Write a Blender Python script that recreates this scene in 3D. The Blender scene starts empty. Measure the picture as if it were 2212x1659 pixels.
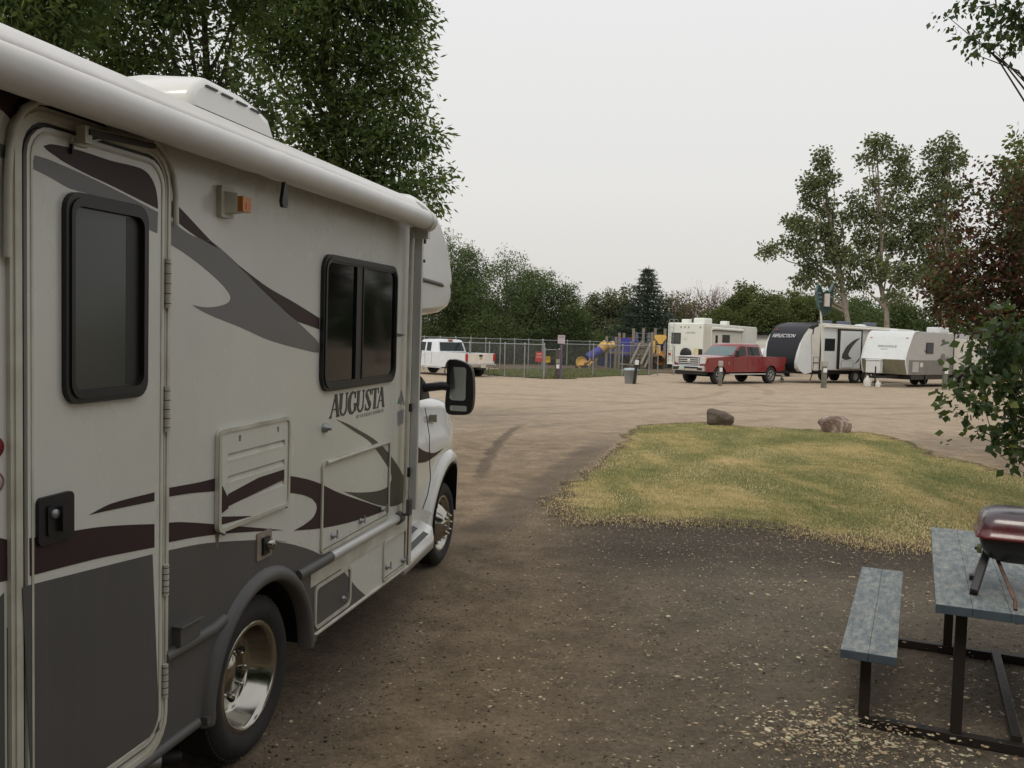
import bpy, math, random
import numpy as np
from mathutils import Vector, Matrix
from mathutils.geometry import tessellate_polygon
random.seed(7); RNG = np.random.default_rng(11)
S = bpy.context.scene
COL = S.collection
R = math.radians

# ---------------------------------------------------------------- camera
FPX, CX, CY = 1950.0, 1106.0, 829.5          # focal length and centre in units of a 2212-wide frame
PITCH, ROLL, EYE = R(3.08), R(1.5), 1.92
fwd = Vector((0, math.cos(PITCH), -math.sin(PITCH)))
up0 = Vector((0, math.sin(PITCH), math.cos(PITCH)))
rt0 = Vector((1, 0, 0))
rt = rt0*math.cos(ROLL) + up0*math.sin(ROLL)
upv = -rt0*math.sin(ROLL) + up0*math.cos(ROLL)
EYEP = Vector((0, 0, EYE))
cam = bpy.data.cameras.new('camera')
cam.sensor_width = 36; cam.lens = 36*FPX/2212; cam.clip_end = 600; cam.clip_start = 0.05
cam_o = bpy.data.objects.new('camera', cam); COL.objects.link(cam_o)
cam_o.matrix_world = Matrix(((rt.x, upv.x, -fwd.x, 0), (rt.y, upv.y, -fwd.y, 0), (rt.z, upv.z, -fwd.z, EYE), (0, 0, 0, 1)))
S.camera = cam_o

def ray(px, py):
    return fwd + rt*((px-CX)/FPX) - upv*((py-CY)/FPX)
def sm(t): t = max(0., min(1., t)); return t*t*(3-2*t)
def gz(x, y):
    z = 0.03*(1-sm((y-5)/3.)) - 0.006*max(0, y-12)
    if y > 110: z = -0.588
    if y < 60: z += 0.012*math.sin(x*.55+1.3)*math.sin(y*.41+.4)*min(1, max(0, (y-9)/6.))
    return z
def gp(px, py):                                # where a measured sight line meets the ground
    d = ray(px, py); t = 4.
    for _ in range(60):
        z = gz(d.x*t, d.y*t); t = .5*t + .5*(z-EYE)/d.z
    return Vector((d.x*t, d.y*t, gz(d.x*t, d.y*t)))
def at(px, py, Y):                             # point of a sight line at the distance Y
    d = ray(px, py); return EYEP + d*(Y/d.y)

# ---------------------------------------------------------------- mesh helper
def cr(pts, n=5, closed=True):
    """smooth a 2-D outline; a point with a third value is a corner"""
    out = []; L = len(pts)
    for i in range(L if closed else L-1):
        a = pts[i]; b = pts[(i+1) % L]
        p0 = pts[i-1] if (closed or i > 0) else a
        p3 = pts[(i+2) % L] if (closed or i+2 < L) else b
        A = Vector(a[:2]); B = Vector(b[:2]); d = (B-A).length
        def tan(p, q, r_):
            v = Vector(r_[:2])-Vector(p[:2]); return v.normalized()*d if v.length > 1e-9 else Vector((0, 0))
        ta = (B-A) if len(a) > 2 else tan(p0, a, b)
        tb = (B-A) if len(b) > 2 else tan(a, b, p3)
        for k in range(n):
            t = k/n; h = t*t*(3-2*t)
            out.append(tuple(A*(1-h) + B*h + ta*(t*(1-t)**2)*.9 - tb*(t*t*(1-t))*.9))
    if not closed: out.append(tuple(pts[-1][:2]))
    return out
def rrect(x0, y0, x1, y1, r, n=5):
    o = []
    for cx, cy, a in ((x1-r, y1-r, 0), (x0+r, y1-r, 90), (x0+r, y0+r, 180), (x1-r, y0+r, 270)):
        for k in range(n+1):
            t = R(a+90*k/n); o.append((cx+r*math.cos(t), cy+r*math.sin(t)))
    return o

class MB:
    def __init__(s, M=None): s.v = []; s.f = []; s.m = []; s.sm = []; s.mats = []; s.M = M or Matrix()
    def mi(s, mat):
        if mat not in s.mats: s.mats.append(mat)
        return s.mats.index(mat)
    def add(s, vs, fs, mat, smooth=False):
        b = len(s.v); s.v += [tuple(s.M @ Vector(v)) for v in vs]
        k = s.mi(mat)
        for f in fs: s.f.append([b+i for i in f]); s.m.append(k); s.sm.append(smooth)
        return s
    def box(s, c, d, mat, rot=None):
        h = [x/2 for x in d]; vs = []
        for x in (-1, 1):
            for y in (-1, 1):
                for z in (-1, 1):
                    p = Vector((x*h[0], y*h[1], z*h[2]))
                    if rot is not None: p = rot @ p
                    vs.append(p+Vector(c))
        return s.add(vs, [(0, 1, 3, 2), (4, 6, 7, 5), (0, 4, 5, 1), (2, 3, 7, 6), (0, 2, 6, 4), (1, 5, 7, 3)], mat)
    def beam(s, a, b, w, h, mat, up=(0, 0, 1)):
        a = Vector(a); b = Vector(b); d = (b-a); L = d.length; d.normalize()
        u = Vector(up); x = d.cross(u)
        if x.length < 1e-4: x = d.cross(Vector((1, 0, 0)))
        x.normalize(); u = x.cross(d)
        rot = Matrix((x, d, u)).transposed()
        return s.box((a+b)/2, (w, L, h), mat, rot)
    def plate(s, poly, O, ex, ey, t0, t1, mat, holes=(), smooth=False, sidemat=None):
        O = Vector(O); ex = Vector(ex); ey = Vector(ey); n = ex.cross(ey).normalized()
        loops = [[Vector((p[0], p[1], 0)) for p in poly]] + [[Vector((p[0], p[1], 0)) for p in h] for h in holes]
        tris = tessellate_polygon(loops); flat = [p for l in loops for p in l]; N = len(flat)
        P = lambda p, t: O+ex*p.x+ey*p.y+n*t
        vs = [P(p, t1) for p in flat]+[P(p, t0) for p in flat]; fs = []
        for t in tris:
            a, b, c = (flat[i] for i in t)
            if (b-a).cross(c-a).z < 0: t = (t[0], t[2], t[1])
            fs.append(tuple(t)); fs.append((t[0]+N, t[2]+N, t[1]+N))
        s.add(vs, fs, mat)
        i0 = 0
        for li, l in enumerate(loops):
            ar = sum(l[i].x*l[(i+1) % len(l)].y-l[(i+1) % len(l)].x*l[i].y for i in range(len(l)))
            ccw = (ar > 0) == (li == 0); q = []
            for i in range(len(l)):
                j = (i+1) % len(l); a, b = (i0+i, i0+j) if ccw else (i0+j, i0+i)
                q.append((a, a+N, b+N, b))
            s.add(vs, q, sidemat or mat, smooth); i0 += len(l)
        return s
    def tube(s, pts, r, mat, n=8, cap=True, sx=1.):
        pts = [Vector(p) for p in pts]; K = len(pts)
        rr = r if isinstance(r, (list, tuple)) else [r]*K
        vs = []; fs = []; pu = None
        for i, p in enumerate(pts):
            d = (pts[min(i+1, K-1)]-pts[max(i-1, 0)]).normalized()
            if pu is None: u = d.cross(Vector((0, 0, 1)) if abs(d.z) < .9 else Vector((1, 0, 0))).normalized()
            else: u = (pu-d*pu.dot(d)).normalized()
            pu = u; w = d.cross(u)
            for k in range(n):
                a = 2*math.pi*k/n; vs.append(p+(u*math.cos(a)+w*math.sin(a)*sx)*rr[i])
        for i in range(K-1):
            for k in range(n):
                k2 = (k+1) % n; fs.append((i*n+k, i*n+k2, (i+1)*n+k2, (i+1)*n+k))
        s.add(vs, fs, mat, True)
        if cap and n > 2: s.add(vs, [tuple(range(n-1, -1, -1)), tuple((K-1)*n+k for k in range(n))], mat)
        return s
    def lathe(s, prof, mat, n=32, O=(0, 0, 0), ax=(0, 0, 1), smooth=True):
        """profile of (radius, height along the axis)"""
        ax = Vector(ax).normalized(); u = ax.orthogonal().normalized(); w = ax.cross(u); O = Vector(O); vs = []; fs = []
        for r, h in prof:
            for k in range(n):
                a = 2*math.pi*k/n; vs.append(O+ax*h+(u*math.cos(a)+w*math.sin(a))*r)
        for i in range(len(prof)-1):
            for k in range(n):
                k2 = (k+1) % n; fs.append((i*n+k, i*n+k2, (i+1)*n+k2, (i+1)*n+k))
        return s.add(vs, fs, mat, smooth)
    def loft(s, secs, mat, closed=False, caps=True, smooth=True):
        n = len(secs[0]); vs = [p for q in secs for p in q]; fs = []
        for i in range(len(secs)-1):
            for k in range(n if closed else n-1):
                k2 = (k+1) % n; fs.append((i*n+k, i*n+k2, (i+1)*n+k2, (i+1)*n+k))
        s.add(vs, fs, mat, smooth)
        if caps: s.add(vs, [tuple(range(n-1, -1, -1)), tuple((len(secs)-1)*n+k for k in range(n))], mat)
        return s
    def build(s, name, parent=None, bevel=0, seg=2, label=None):
        me = bpy.data.meshes.new(name); me.from_pydata(s.v, [], s.f)
        for m in s.mats: me.materials.append(m)
        me.polygons.foreach_set('material_index', s.m); me.polygons.foreach_set('use_smooth', s.sm); me.update()
        o = bpy.data.objects.new(name, me); COL.objects.link(o)
        if parent is not None: o.parent = parent
        if bevel:
            b = o.modifiers.new('bevel', 'BEVEL'); b.width = bevel; b.segments = seg; b.limit_method = 'ANGLE'; b.angle_limit = R(35)
        if label: o['label'] = label
        return o
def tag(o, label, cat, group=None, kind=None):
    if label: o['label'] = label
    if cat: o['category'] = cat
    if group: o['group'] = group
    if kind: o['kind'] = kind
    return o
def empty(name, M, label, cat, group=None):
    o = bpy.data.objects.new(name, None); COL.objects.link(o)
    o.matrix_world = M if isinstance(M, Matrix) else Matrix.Translation(Vector(M))
    o.empty_display_size = .2
    return tag(o, label, cat, group)
def text(name, s, size, O, ex, ey, mat, parent, depth=.002, shear=0, width=None):
    """lettering as a thin mesh on a plane"""
    cu = bpy.data.curves.new(name, 'FONT'); cu.body = s; cu.size = size; cu.extrude = depth; cu.shear = shear; cu.resolution_u = 3
    to = bpy.data.objects.new(name, cu); me = bpy.data.meshes.new_from_object(to)
    bpy.data.objects.remove(to)
    co = np.empty(len(me.vertices)*3, 'f'); me.vertices.foreach_get('co', co); co = co.reshape(-1, 3)
    if width: co[:, 0] *= width/co[:, 0].max()
    ex = Vector(ex).normalized(); ey = Vector(ey).normalized(); n = ex.cross(ey)
    A = np.array([ex, ey, n]); co = co@A+np.array(O)
    me.vertices.foreach_set('co', co.astype('f').ravel()); me.materials.clear(); me.materials.append(mat); me.update()
    o = bpy.data.objects.new(name, me); COL.objects.link(o); o.parent = parent
    return o
def dup(root, M, label=None, group=None):
    r_ = root.copy(); COL.objects.link(r_); r_.matrix_world = M
    if label: r_['label'] = label
    if group: r_['group'] = group
    for ch in root.children:
        c = ch.copy(); COL.objects.link(c); c.parent = r_
        for g in ch.children:
            d = g.copy(); COL.objects.link(d); d.parent = c
    return r_

# ---------------------------------------------------------------- materials
MATS = {}
def mat(name, col, rough=.5, metal=0., var=.08, vs=3., bump=0., bs=40., coat=0., spec=.5, dirt=None, emis=0, streak=0):
    if name in MATS: return MATS[name]
    m = bpy.data.materials.new(name); m.use_nodes = True; N = m.node_tree.nodes; L = m.node_tree.links
    b = N['Principled BSDF']; tc = N.new('ShaderNodeTexCoord')
    b.inputs['Roughness'].default_value = rough; b.inputs['Metallic'].default_value = metal
    b.inputs['Coat Weight'].default_value = coat; b.inputs['Coat Roughness'].default_value = .08
    b.inputs['Specular IOR Level'].default_value = spec
    nz = N.new('ShaderNodeTexNoise'); nz.inputs['Scale'].default_value = vs; nz.inputs['Detail'].default_value = 5
    L.new(tc.outputs['Object'], nz.inputs['Vector'])
    rp = N.new('ShaderNodeValToRGB'); rp.color_ramp.elements[0].position = .3; rp.color_ramp.elements[1].position = .7
    c = Vector(col[:3]); lo = c*(1-var); hi = c*(1+var)
    if dirt: lo = Vector(dirt)
    rp.color_ramp.elements[0].color = (*lo, 1); rp.color_ramp.elements[1].color = (*hi, 1)
    L.new(nz.outputs['Fac'], rp.inputs['Fac']); L.new(rp.outputs['Color'], b.inputs['Base Color'])
    if streak:                                   # run-down road dirt, a stain of its own
        ms = N.new('ShaderNodeMapping'); ms.inputs['Scale'].default_value = (7, 7, .5); L.new(tc.outputs['Object'], ms.inputs['Vector'])
        ns = N.new('ShaderNodeTexNoise'); ns.inputs['Scale'].default_value = 1.6; ns.inputs['Detail'].default_value = 7; ns.inputs['Roughness'].default_value = .7; L.new(ms.outputs[0], ns.inputs['Vector'])
        m1 = N.new('ShaderNodeMapRange'); m1.inputs['From Min'].default_value = .48; m1.inputs['From Max'].default_value = .78; m1.inputs['To Max'].default_value = streak*2; L.new(ns.outputs['Fac'], m1.inputs['Value'])
        mxx = N.new('ShaderNodeMix'); mxx.data_type = 'RGBA'; mxx.blend_type = 'MIX'; L.new(m1.outputs[0], mxx.inputs['Factor']); L.new(rp.outputs['Color'], mxx.inputs['A'])
        q_ = (.30, .25, .18, 1) if sum(col[:3]) > .8 else (.14, .12, .095, 1); mxx.inputs['B'].default_value = q_; L.new(mxx.outputs['Result'], b.inputs['Base Color'])
    mr = N.new('ShaderNodeMapRange'); mr.inputs['To Min'].default_value = max(0, rough-.06); mr.inputs['To Max'].default_value = min(1, rough+.08)
    L.new(nz.outputs['Fac'], mr.inputs['Value']); L.new(mr.outputs['Result'], b.inputs['Roughness'])
    if bump:
        n2 = N.new('ShaderNodeTexNoise'); n2.inputs['Scale'].default_value = bs; n2.inputs['Detail'].default_value = 4
        L.new(tc.outputs['Object'], n2.inputs['Vector'])
        bp = N.new('ShaderNodeBump'); bp.inputs['Strength'].default_value = bump; bp.inputs['Distance'].default_value = .01
        L.new(n2.outputs['Fac'], bp.inputs['Height']); L.new(bp.outputs['Normal'], b.inputs['Normal'])
    if emis:
        b.inputs['Emission Color'].default_value = (*col[:3], 1); b.inputs['Emission Strength'].default_value = emis
    MATS[name] = m; return m
WHITE = mat('gelcoat_white', (.64, .642, .585), .26, var=.05, vs=1.3, bump=.05, bs=180, coat=.25, streak=.03)
WHITE2 = mat('cab_white', (.73, .725, .69), .22, var=.03, coat=.6)
CREAM = mat('trim_cream', (.57, .56, .485), .4, var=.10, vs=6, dirt=(.43, .40, .32), streak=.12)
GREY = mat('paint_grey', (.088, .086, .084), .42, var=.06, vs=2, bump=.04, bs=150, streak=.15)
DGREY = mat('paint_dark_grey', (.075, .075, .078), .45, var=.08, bump=.04, bs=150)
LGREY = mat('stripe_grey', (.155, .15, .148), .42, var=.05, vs=2)
MAROON = mat('stripe_maroon', (.038, .019, .020), .5, var=.08, spec=.3)
OLIVE = mat('stripe_olive', (.062, .063, .052), .4, var=.12)
AWN = mat('awning_vinyl', (.68, .665, .64), .36, var=.05, vs=5, bump=.12, bs=9)
BLACK = mat('black_plastic', (.012, .012, .013), .42, var=.2)
RUBBER = mat('rubber', (.022, .021, .02), .78, var=.3, vs=9, bump=.3, bs=60)
TGLASS = mat('tinted_glass', (.005, .006, .006), .04, var=.1, spec=.22)
BGLASS = mat('blind_glass', (.042, .052, .048), .16, var=.06)
CHROME = mat('chrome', (.40, .385, .34), .13, 1., var=.12, vs=8)
STEEL = mat('galvanised_steel', (.34, .35, .36), .42, .7, var=.1)
ALU = mat('aluminium', (.60, .60, .58), .34, .35, var=.06)
AMBER = mat('amber_lens', (.46, .16, .02), .18, var=.25, vs=30)
RED = mat('red_lens', (.35, .012, .012), .2)
DARKMET = mat('dark_painted_steel', (.014, .013, .013), .5, .3, var=.4, vs=14, dirt=(.03, .02, .015))
WRITE = mat('lettering_dark', (.055, .055, .045), .45)
FAINT = mat('lettering_faint', (.33, .335, .29), .45)
# ================================================================ MOTORHOME
e1 = ray(1552, 712).normalized()
_up = Vector((.01*e1.y, -.01*e1.x, 1)).normalized()
outv = e1.cross(_up).normalized(); rup = outv.cross(e1).normalized()
PW = 1.88; U0, O0 = 3.4, -1.15
def V(u, o, w): return Vector((u-U0, -(o-O0), w))
RVM = Matrix.Identity(4)
org = EYEP + e1*U0 + outv*(-(PW-O0)) - rup*EYE
for i in range(3): RVM[i][0] = e1[i]; RVM[i][1] = -outv[i]; RVM[i][2] = rup[i]; RVM[i][3] = org[i]
rv = empty('motorhome', RVM, 'white class C motorhome with maroon and grey swoosh stripes and rolled awning, nearest vehicle', 'motorhome')
KK = dict(A=(0, 0, 2.212), B=(0, 700, 2.212), C=(0, 1400, 1.583), D=(600, 500, 2.37), E=(600, 1150, 2.37), F=(1250, 1300, 3.016),
          H=(0, 300, 3.95), I=(650, 1850, 2.775), G=(900, 1750, 1.229), T=(1020, 1230, 7.373), U=(1120, 1280, 10.533), Z=(0, 1350, 5.53))
def W(k, x, y, o=0.):
    """side-wall coordinates (along, height) of a mark measured on an enlargement"""
    a, b, s = KK[k]; d = ray((a+x/s)*2212/3264, (b+y/s)*2212/3264)
    t = -(PW-o)/d.dot(outv); p = d*t
    return (p.dot(e1), p.dot(rup)+EYE)
def WP(spec, o=0.):
    """'A x y[!] x y B x y' -> list of wall points, ! marks a corner"""
    out = []; k = None; toks = spec.split(); i = 0
    while i < len(toks):
        if toks[i].isalpha(): k = toks[i]; i += 1
        x = float(toks[i]); yt = toks[i+1]; c = yt.endswith('!'); y = float(yt.rstrip('!'))
        p = W(k, x, y, o); out.append(p+(1,) if c else p); i += 2
    return out
EXU, EYW = Vector((1, 0, 0)), Vector((0, 0, 1))     # wall plane; ex x ey = -y = outwards
OW = V(0, 0, 0)
def wp(mb, poly, o0, o1, m, holes=(), sm_=False): return mb.plate(poly, OW, EXU, EYW, o0, o1, m, holes, sm_)

AU, AW_, AR = 3.54, .33, .455           # rear arch opening
arch = [(AU+AR*math.cos(t)*1.0, max(.30, AW_+AR*math.sin(t))) for t in [math.pi*k/18 for k in range(19)]]
UR, UF = -1.0, 5.43                    # rear and front of the coach body
wall = [(UR, .34), (AU-AR, .34)] + [(a, b) for a, b in reversed(arch)] + [(AU+AR, .345), (5.0, .345), (UF, .335), (UF, 2.63), (UR, 2.63)]
mb = MB(); wp(mb, wall, -.05, 0, WHITE)
# left wall, rear, front, floor, roof
mb.plate([(UR, .34), (UF, .34), (UF, 2.63), (UR, 2.63)], V(0, -2.25, 0), EXU, EYW, -.05, 0, WHITE)
mb.box(V(UR+.025, -1.15, 1.49), (.05, 2.2, 2.28), WHITE)
mb.box(V(UF-.03, -1.15, 1.49), (.05, 2.2, 2.28), WHITE)
mb.box(V((UR+UF)/2, -1.15, .42), (UF-UR-.1, 1.6, .1), BLACK)
# painted marks, slightly proud of the skin
def decal(mb, spec, m, o=.0016, sm_=True):
    p = WP(spec) if isinstance(spec, str) else spec
    wp(mb, cr(p) if sm_ else [q[:2] for q in p], .0, o, m)
GTOP = WP("C 815 568! 1000 530 1150 515 1350 508 1450 520 E 650 1358 800 1390 950 1440 1080 1515 1180 1600 G 290 150 G 330 185!")
gb = [(GTOP[-1][0], .347), (AU+AR+.001, .347)] + [(a, b) for a, b in arch] + [(AU-AR-.001, .345)]
left = WP("Z 0 2300! ")
rg = cr(GTOP, 4, False)+gb+[(2.08, .345), (2.08, GTOP[0][1]-.04)]
decal(mb, rg, GREY, sm_=False)
decal(mb, [(UR+.02, .345), (2.07, .345), (2.07, W('C', 45, 765)[1]), (1.6, .88), (1.0, .80), (UR+.02, .74)], GREY, sm_=False)
decal(mb, "H 1340 420! 1290 330! 700 60 300 -50 0 -80 -500 -200! -500 0! 0 190 220 385 500 330! 1040 480!", MAROON)
decal(mb, "H 85 655! 85 815! 0 790 -500 600! -500 420! 0 620", LGREY)
decal(mb, "A 1150 1378! 1240 1440 1440 1650 B 1545 212! 1340 88 A 1150 1475!", MAROON)
decal(mb, "A 1150 1515! 1350 1659 B 1480 150 1600 245 1800 440 2212 830 D 985 1408! 985 1478! B 2212 935 1900 850 1700 760 1500 680 1400 630 1358 603! 1450 618 1530 612 1600 590 1625 558 1615 520 1560 450 1450 350 1300 235 1150 145!", LGREY)
decal(mb, "D 265 725! 400 835 600 985 800 1100 990 1218! 990 1303! 900 1270 820 1240 700 1140 500 950 350 800", MAROON)
decal(mb, "D 1550 1326! 1640 1345! 1600 1357 1550 1358!", OLIVE)
decal(mb, "C 812 252! 1000 218 E 200 890 350 875 560 865 750 868 900 895 1000 930 1100 980 1200 1020 1505 1122! 1400 1165 1200 1225 1000 1265 798 1283! 880 1235 945 1180 970 1120 965 1080 930 1040 850 1010 740 995 600 985 400 975 200 985 0 1003 C 812 297!", MAROON)
decal(mb, "C 812 424! 900 418 1000 422 1150 435 1300 447 1427 458! 1300 465 1150 475 1000 492 812 527!", MAROON)
decal(mb, "Z -900 2010! -300 1960 C 40 508! 40 712! -200 760 -500 800!", MAROON)
decal(mb, "E 1120 443! 1200 475 1300 530 1400 590 1480 660 1560 760 1620 860 1650 950 1655 1000 1640 1050 1590 1085 1530 1100 1440 1090 1350 1060 1178 990! 1300 995 1420 985 1500 955 1535 900 1530 850 1500 790 1440 700 1370 610 1250 530", OLIVE)
mb.build('coach_body', rv)
mb = MB(); prof = [(0, 2.61), (-.03, 2.655), (-.12, 2.69), (-.4, 2.72), (-1.15, 2.74), (-1.9, 2.72), (-2.18, 2.69), (-2.27, 2.655), (-2.3, 2.61)]
mb.loft([[V(u, o+.0, w) for o, w in prof] for u in (UR-.02, 1, 3, 5, UF+.02)], AWN, caps=True)
mb.build('roof', rv)
# corner trims
mb = MB(); wp(mb, [(UF, .33), (UF+.05, .33), (UF+.05, 2.58), (UF, 2.58)], -.06, .008, CREAM)
wp(mb, [(UF-.012, .35), (UF-.001, .35), (UF-.001, 2.6), (UF-.012, 2.6)], .0, .004, mat('rusty_seal', (.10, .065, .04), .7, var=.4, vs=12))
mb.build('corner_trim', rv)
# lower edge molding
mb = MB()
mb.tube([V(UR, .0, .35), V(2.78, .0, .35), V(AU-AR-.06, .0, .35)], .022, GREY)
mb.build('skirt_molding', rv)
mb = MB()
mb.tube([V(2.80, .004, .685), V(3.12, .004, .685), V(3.20, .004, .70)], .026, GREY, n=10)
mb.build('rub_rail', rv)
mb = MB()
mb.tube([V(3.85, .006, .70), V(4.22, .006, .70)], .028, GREY, n=10)
mb.tube([V(4.22, .006, .70), V(5.22, .006, .695)], .028, ALU, n=12)
mb.tube([V(5.19, .008, .695), V(5.25, .008, .695)], .038, GREY, n=12)
wp(mb, [(4.0, .60), (5.36, .60), (5.36, .665), (4.0, .665)], 0, .006, CREAM)
mb.build('rub_rail', rv)
# wheel-arch flare
def ring(cu, cw, r0, r1, o0, o1, a0, a1, m, mb, n=26, ex=1.):
    secs = []
    for k in range(n+1):
        a = a0+(a1-a0)*k/n; c, s_ = math.cos(a), math.sin(a)
        q = [(r0, o0-.04), (r0, o1-.012), (r0+.015, o1), (r0+(r1-r0)*.55, o1), (r1-.01, o0+(o1-o0)*.5), (r1, o0)]
        secs.append([V(cu+r*c*ex, o, cw+r*s_) for r, o in q])
    return mb.loft(secs, m, caps=True)
mb = MB(); ring(AU, AW_, AR-.035, AR+.032, 0, .032, R(-2), R(182), GREY, mb)
for s_ in (-1, 1): wp(mb, [(AU+s_*(AR-.03), .33), (AU+s_*(AR+.032), .33), (AU+s_*(AR+.032), .36), (AU+s_*(AR-.03), .36)], 0, .03, GREY)
mb.build('wheel_arch_flare', rv)
mb = MB()   # dark wheel well
mb.loft([[V(AU+(AR-.02)*math.cos(a), o, AW_+(AR-.02)*math.sin(a)) for a in [math.pi*k/14 for k in range(15)]] for o in (-.03, -.75)], BLACK, caps=False)
wp(mb, [(AU-.45, .3), (AU+.45, .3), (AU+.45, .9), (AU-.45, .9)], -.78, -.75, BLACK)
mb.build('wheel_well', rv)

def wheel(parent, u, w, o, r, rim_r, dish, name='wheel', wid=.21, caps=8, dual=False):
    c = V(u, o, w); ax = (0, -1, 0)
    mb = MB()
    if dual:
        prof_ = [(rim_r+.012, 0), (rim_r, .006), (rim_r-.012, .0), (rim_r-.022, -.02), (rim_r-.045, -.10), (rim_r-.06, dish), (rim_r*.52, dish-.012), (rim_r*.5, dish-.01), (rim_r*.34, dish+.03), (.0, dish+.035)]
    else:
        prof_ = [(rim_r+.012, 0), (rim_r, .006), (rim_r-.015, -.01), (rim_r-.03, -.05), (rim_r*.78, -.045), (rim_r*.62, .0), (rim_r*.5, .02), (rim_r*.42, .045), (rim_r*.22, .06), (0, .062)]
    mb.lathe(prof_, CHROME, 40, c, ax)
    for k in range(caps):
        a = 2*math.pi*k/caps; rr = rim_r*(.43 if dual else .36); d0 = (dish if dual else .03)
        p = c+Vector((math.cos(a)*rr, -d0, math.sin(a)*rr)); mb.lathe([(.012, 0), (.012, .03), (.006, .04), (0, .041)], CHROME, 8, p, ax)
    for k in range(caps):
        a = 2*math.pi*(k+.5)/caps; rr = rim_r*(.64 if dual else .72); d0 = (dish-.008 if dual else -.03)
        p = c+Vector((math.cos(a)*rr, -d0, math.sin(a)*rr)); mb.lathe([(0, .012), (.018, .010), (.018, 0)], BLACK, 10, p, ax)
    wo = mb.build(name, parent)
    mb = MB()
    tp = [(rim_r-.005, -.01), (rim_r+.015, .004), (rim_r+.03, .012), ((r+rim_r)/2, .022), (r-.035, .014), (r-.016, .002), (r-.003, -.014), (r, -.03), (r, -wid/2), (r, -wid+.03), (r-.016, -wid), (rim_r, -wid)]
    mb.lathe(tp, RUBBER, 56, c, ax)
    if dual: mb.lathe([(q, h-wid-.05) for q, h in tp], RUBBER, 40, c, ax)
    for k in range(70):                # tread blocks on the shoulder
        a = 2*math.pi*k/70
        for oo in (-.03, -.085, -.14):
            p = c+Vector((math.cos(a+oo)*(r-.004), -oo, math.sin(a+oo)*(r-.004)))
            mb.box(p, (.010, .038, .020), RUBBER, Matrix.Rotation(-(a+oo), 3, 'Y'))
    mb.build('tyre', wo)
    return wo
wheel(rv, 3.535, .330, -.055, .350, .230, -.115, wid=.2, dual=True)
wheel(rv, 7.08, .243, -.28, .338, .222, 0)
def far_wheel(u, w, o):
    mb = MB(); mb.lathe([(.2, 0), (.33, .01), (.35, -.03), (.35, -.2), (.2, -.21), (0, -.2)], RUBBER, 24, V(u, o, w), (0, -1, 0)); mb.build('wheel', rv)
far_wheel(3.545, .335, -2.05); far_wheel(7.08, .243, -1.85)
mb = MB(); mb.tube([V(1.6, -.35, .20), V(2.9, -.30, .19), V(3.05, -.18, .16)], .038, STEEL, n=12, cap=False)
mb.lathe([(.03, 0), (.03, .1)], BLACK, 12, V(3.05, -.2, .165), (.6, -.7, -.1))
mb.build('exhaust_pipe', rv)
mb = MB(); mb.box(V(1.2, -1.15, .33), (4.0, 1.0, .12), BLACK); mb.box(V(5.2, -1.15, .33), (2.6, .9, .12), BLACK)
mb.tube([V(3.545, -.3, .33), V(3.545, -2.0, .33)], .06, BLACK)
mb.build('chassis', rv)

# ---- entry door
DL, DR, DB, DT = 2.142, 2.775, .415, 2.425
mb = MB(); outer = rrect(2.082, .36, 2.815, 2.478, .125); inner = rrect(DL-.016, DB-.012, DR+.006, DT+.012, .095)
wp(mb, outer, 0, .014, CREAM, [inner])
wp(mb, rrect(2.096, .372, 2.801, 2.464, .115), .014, .019, CREAM, [rrect(2.112, .39, 2.792, 2.448, .105)])
wp(mb, rrect(DL-.0155, DB-.0115, DR+.0055, DT+.0115, .094), 0, .004, BLACK)
# rain gutter above the door
g = [(2.07, 2.05), (2.072, 2.25), (2.078, 2.33), (2.095, 2.40), (2.13, 2.455), (2.18, 2.487), (2.24, 2.497), (2.44, 2.500), (2.66, 2.496), (2.73, 2.480), (2.79, 2.44), (2.82, 2.39), (2.835, 2.32), (2.838, 2.22)]
mb.tube([V(a, .018, b) for a, b in g], .011, CREAM, n=6)
mb.build('door_frame', rv)
mb = MB(); dp = rrect(DL, DB, DR, DT, .09)
wp(mb, dp, .004, .016, WHITE)
def ddecal(spec, m, sm_=True):
    p = WP(spec, .016) if isinstance(spec, str) else spec
    wp(mb, cr(p) if sm_ else [q[:2] for q in p], .016, .0176, m)
ddecal("H 545 655! 640 630 900 680 1100 740 1400 840 1620 890 1780 940 1860 1000 1920 1090 1960 1200 1980 1330 1985 1443! 1700 1300 1400 1150 1100 1010 800 850 700 780 600 710", MAROON)
ddecal("H 395 930! 440 770! 600 820 1000 990 1500 1230 1985 1485! B 1107 95! 990 35 H 1600 1430 1300 1340 1100 1250 870 1180 600 1030", LGREY)
ddecal("C 450 381! 560 325 778 268! 778 312! 600 348", MAROON)
ddecal("C 148 500! 335 468 500 443 650 432 778 428! 778 545! 500 600 300 650 150 690!", MAROON)
q = WP("C 112 748! 150 735 400 672 600 622 768 580!", .016)
ddecal([(a, b) for a, b in [w_[:2] for w_ in q]]+[(DR-.012, .44), (DL+.012, .44)], GREY, False)
wp(mb, rrect(DL+.012, DB+.012, DR-.012, DT-.012, .08), .016, .019, CREAM, [rrect(DL+.02, DB+.02, DR-.02, DT-.02, .075)])
dr = mb.build('entry_door', rv)
mb = MB(); wr = rrect(2.275, 1.635, 2.662, 2.26, .055); wi = rrect(2.305, 1.675, 2.632, 2.22, .035)
wp(mb, wr, .016, .034, BLACK, [wi]); wp(mb, rrect(2.29, 1.65, 2.647, 2.245, .05), .034, .040, BLACK, [wi])
wo = mb.build('window', dr)
mb = MB(); wp(mb, wi, .017, .022, BGLASS); wp(mb, [(2.56, 1.68), (2.632, 1.68), (2.632, 2.215), (2.56, 2.215)], .0215, .0225, BLACK); mb.build('glass', wo)
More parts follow.
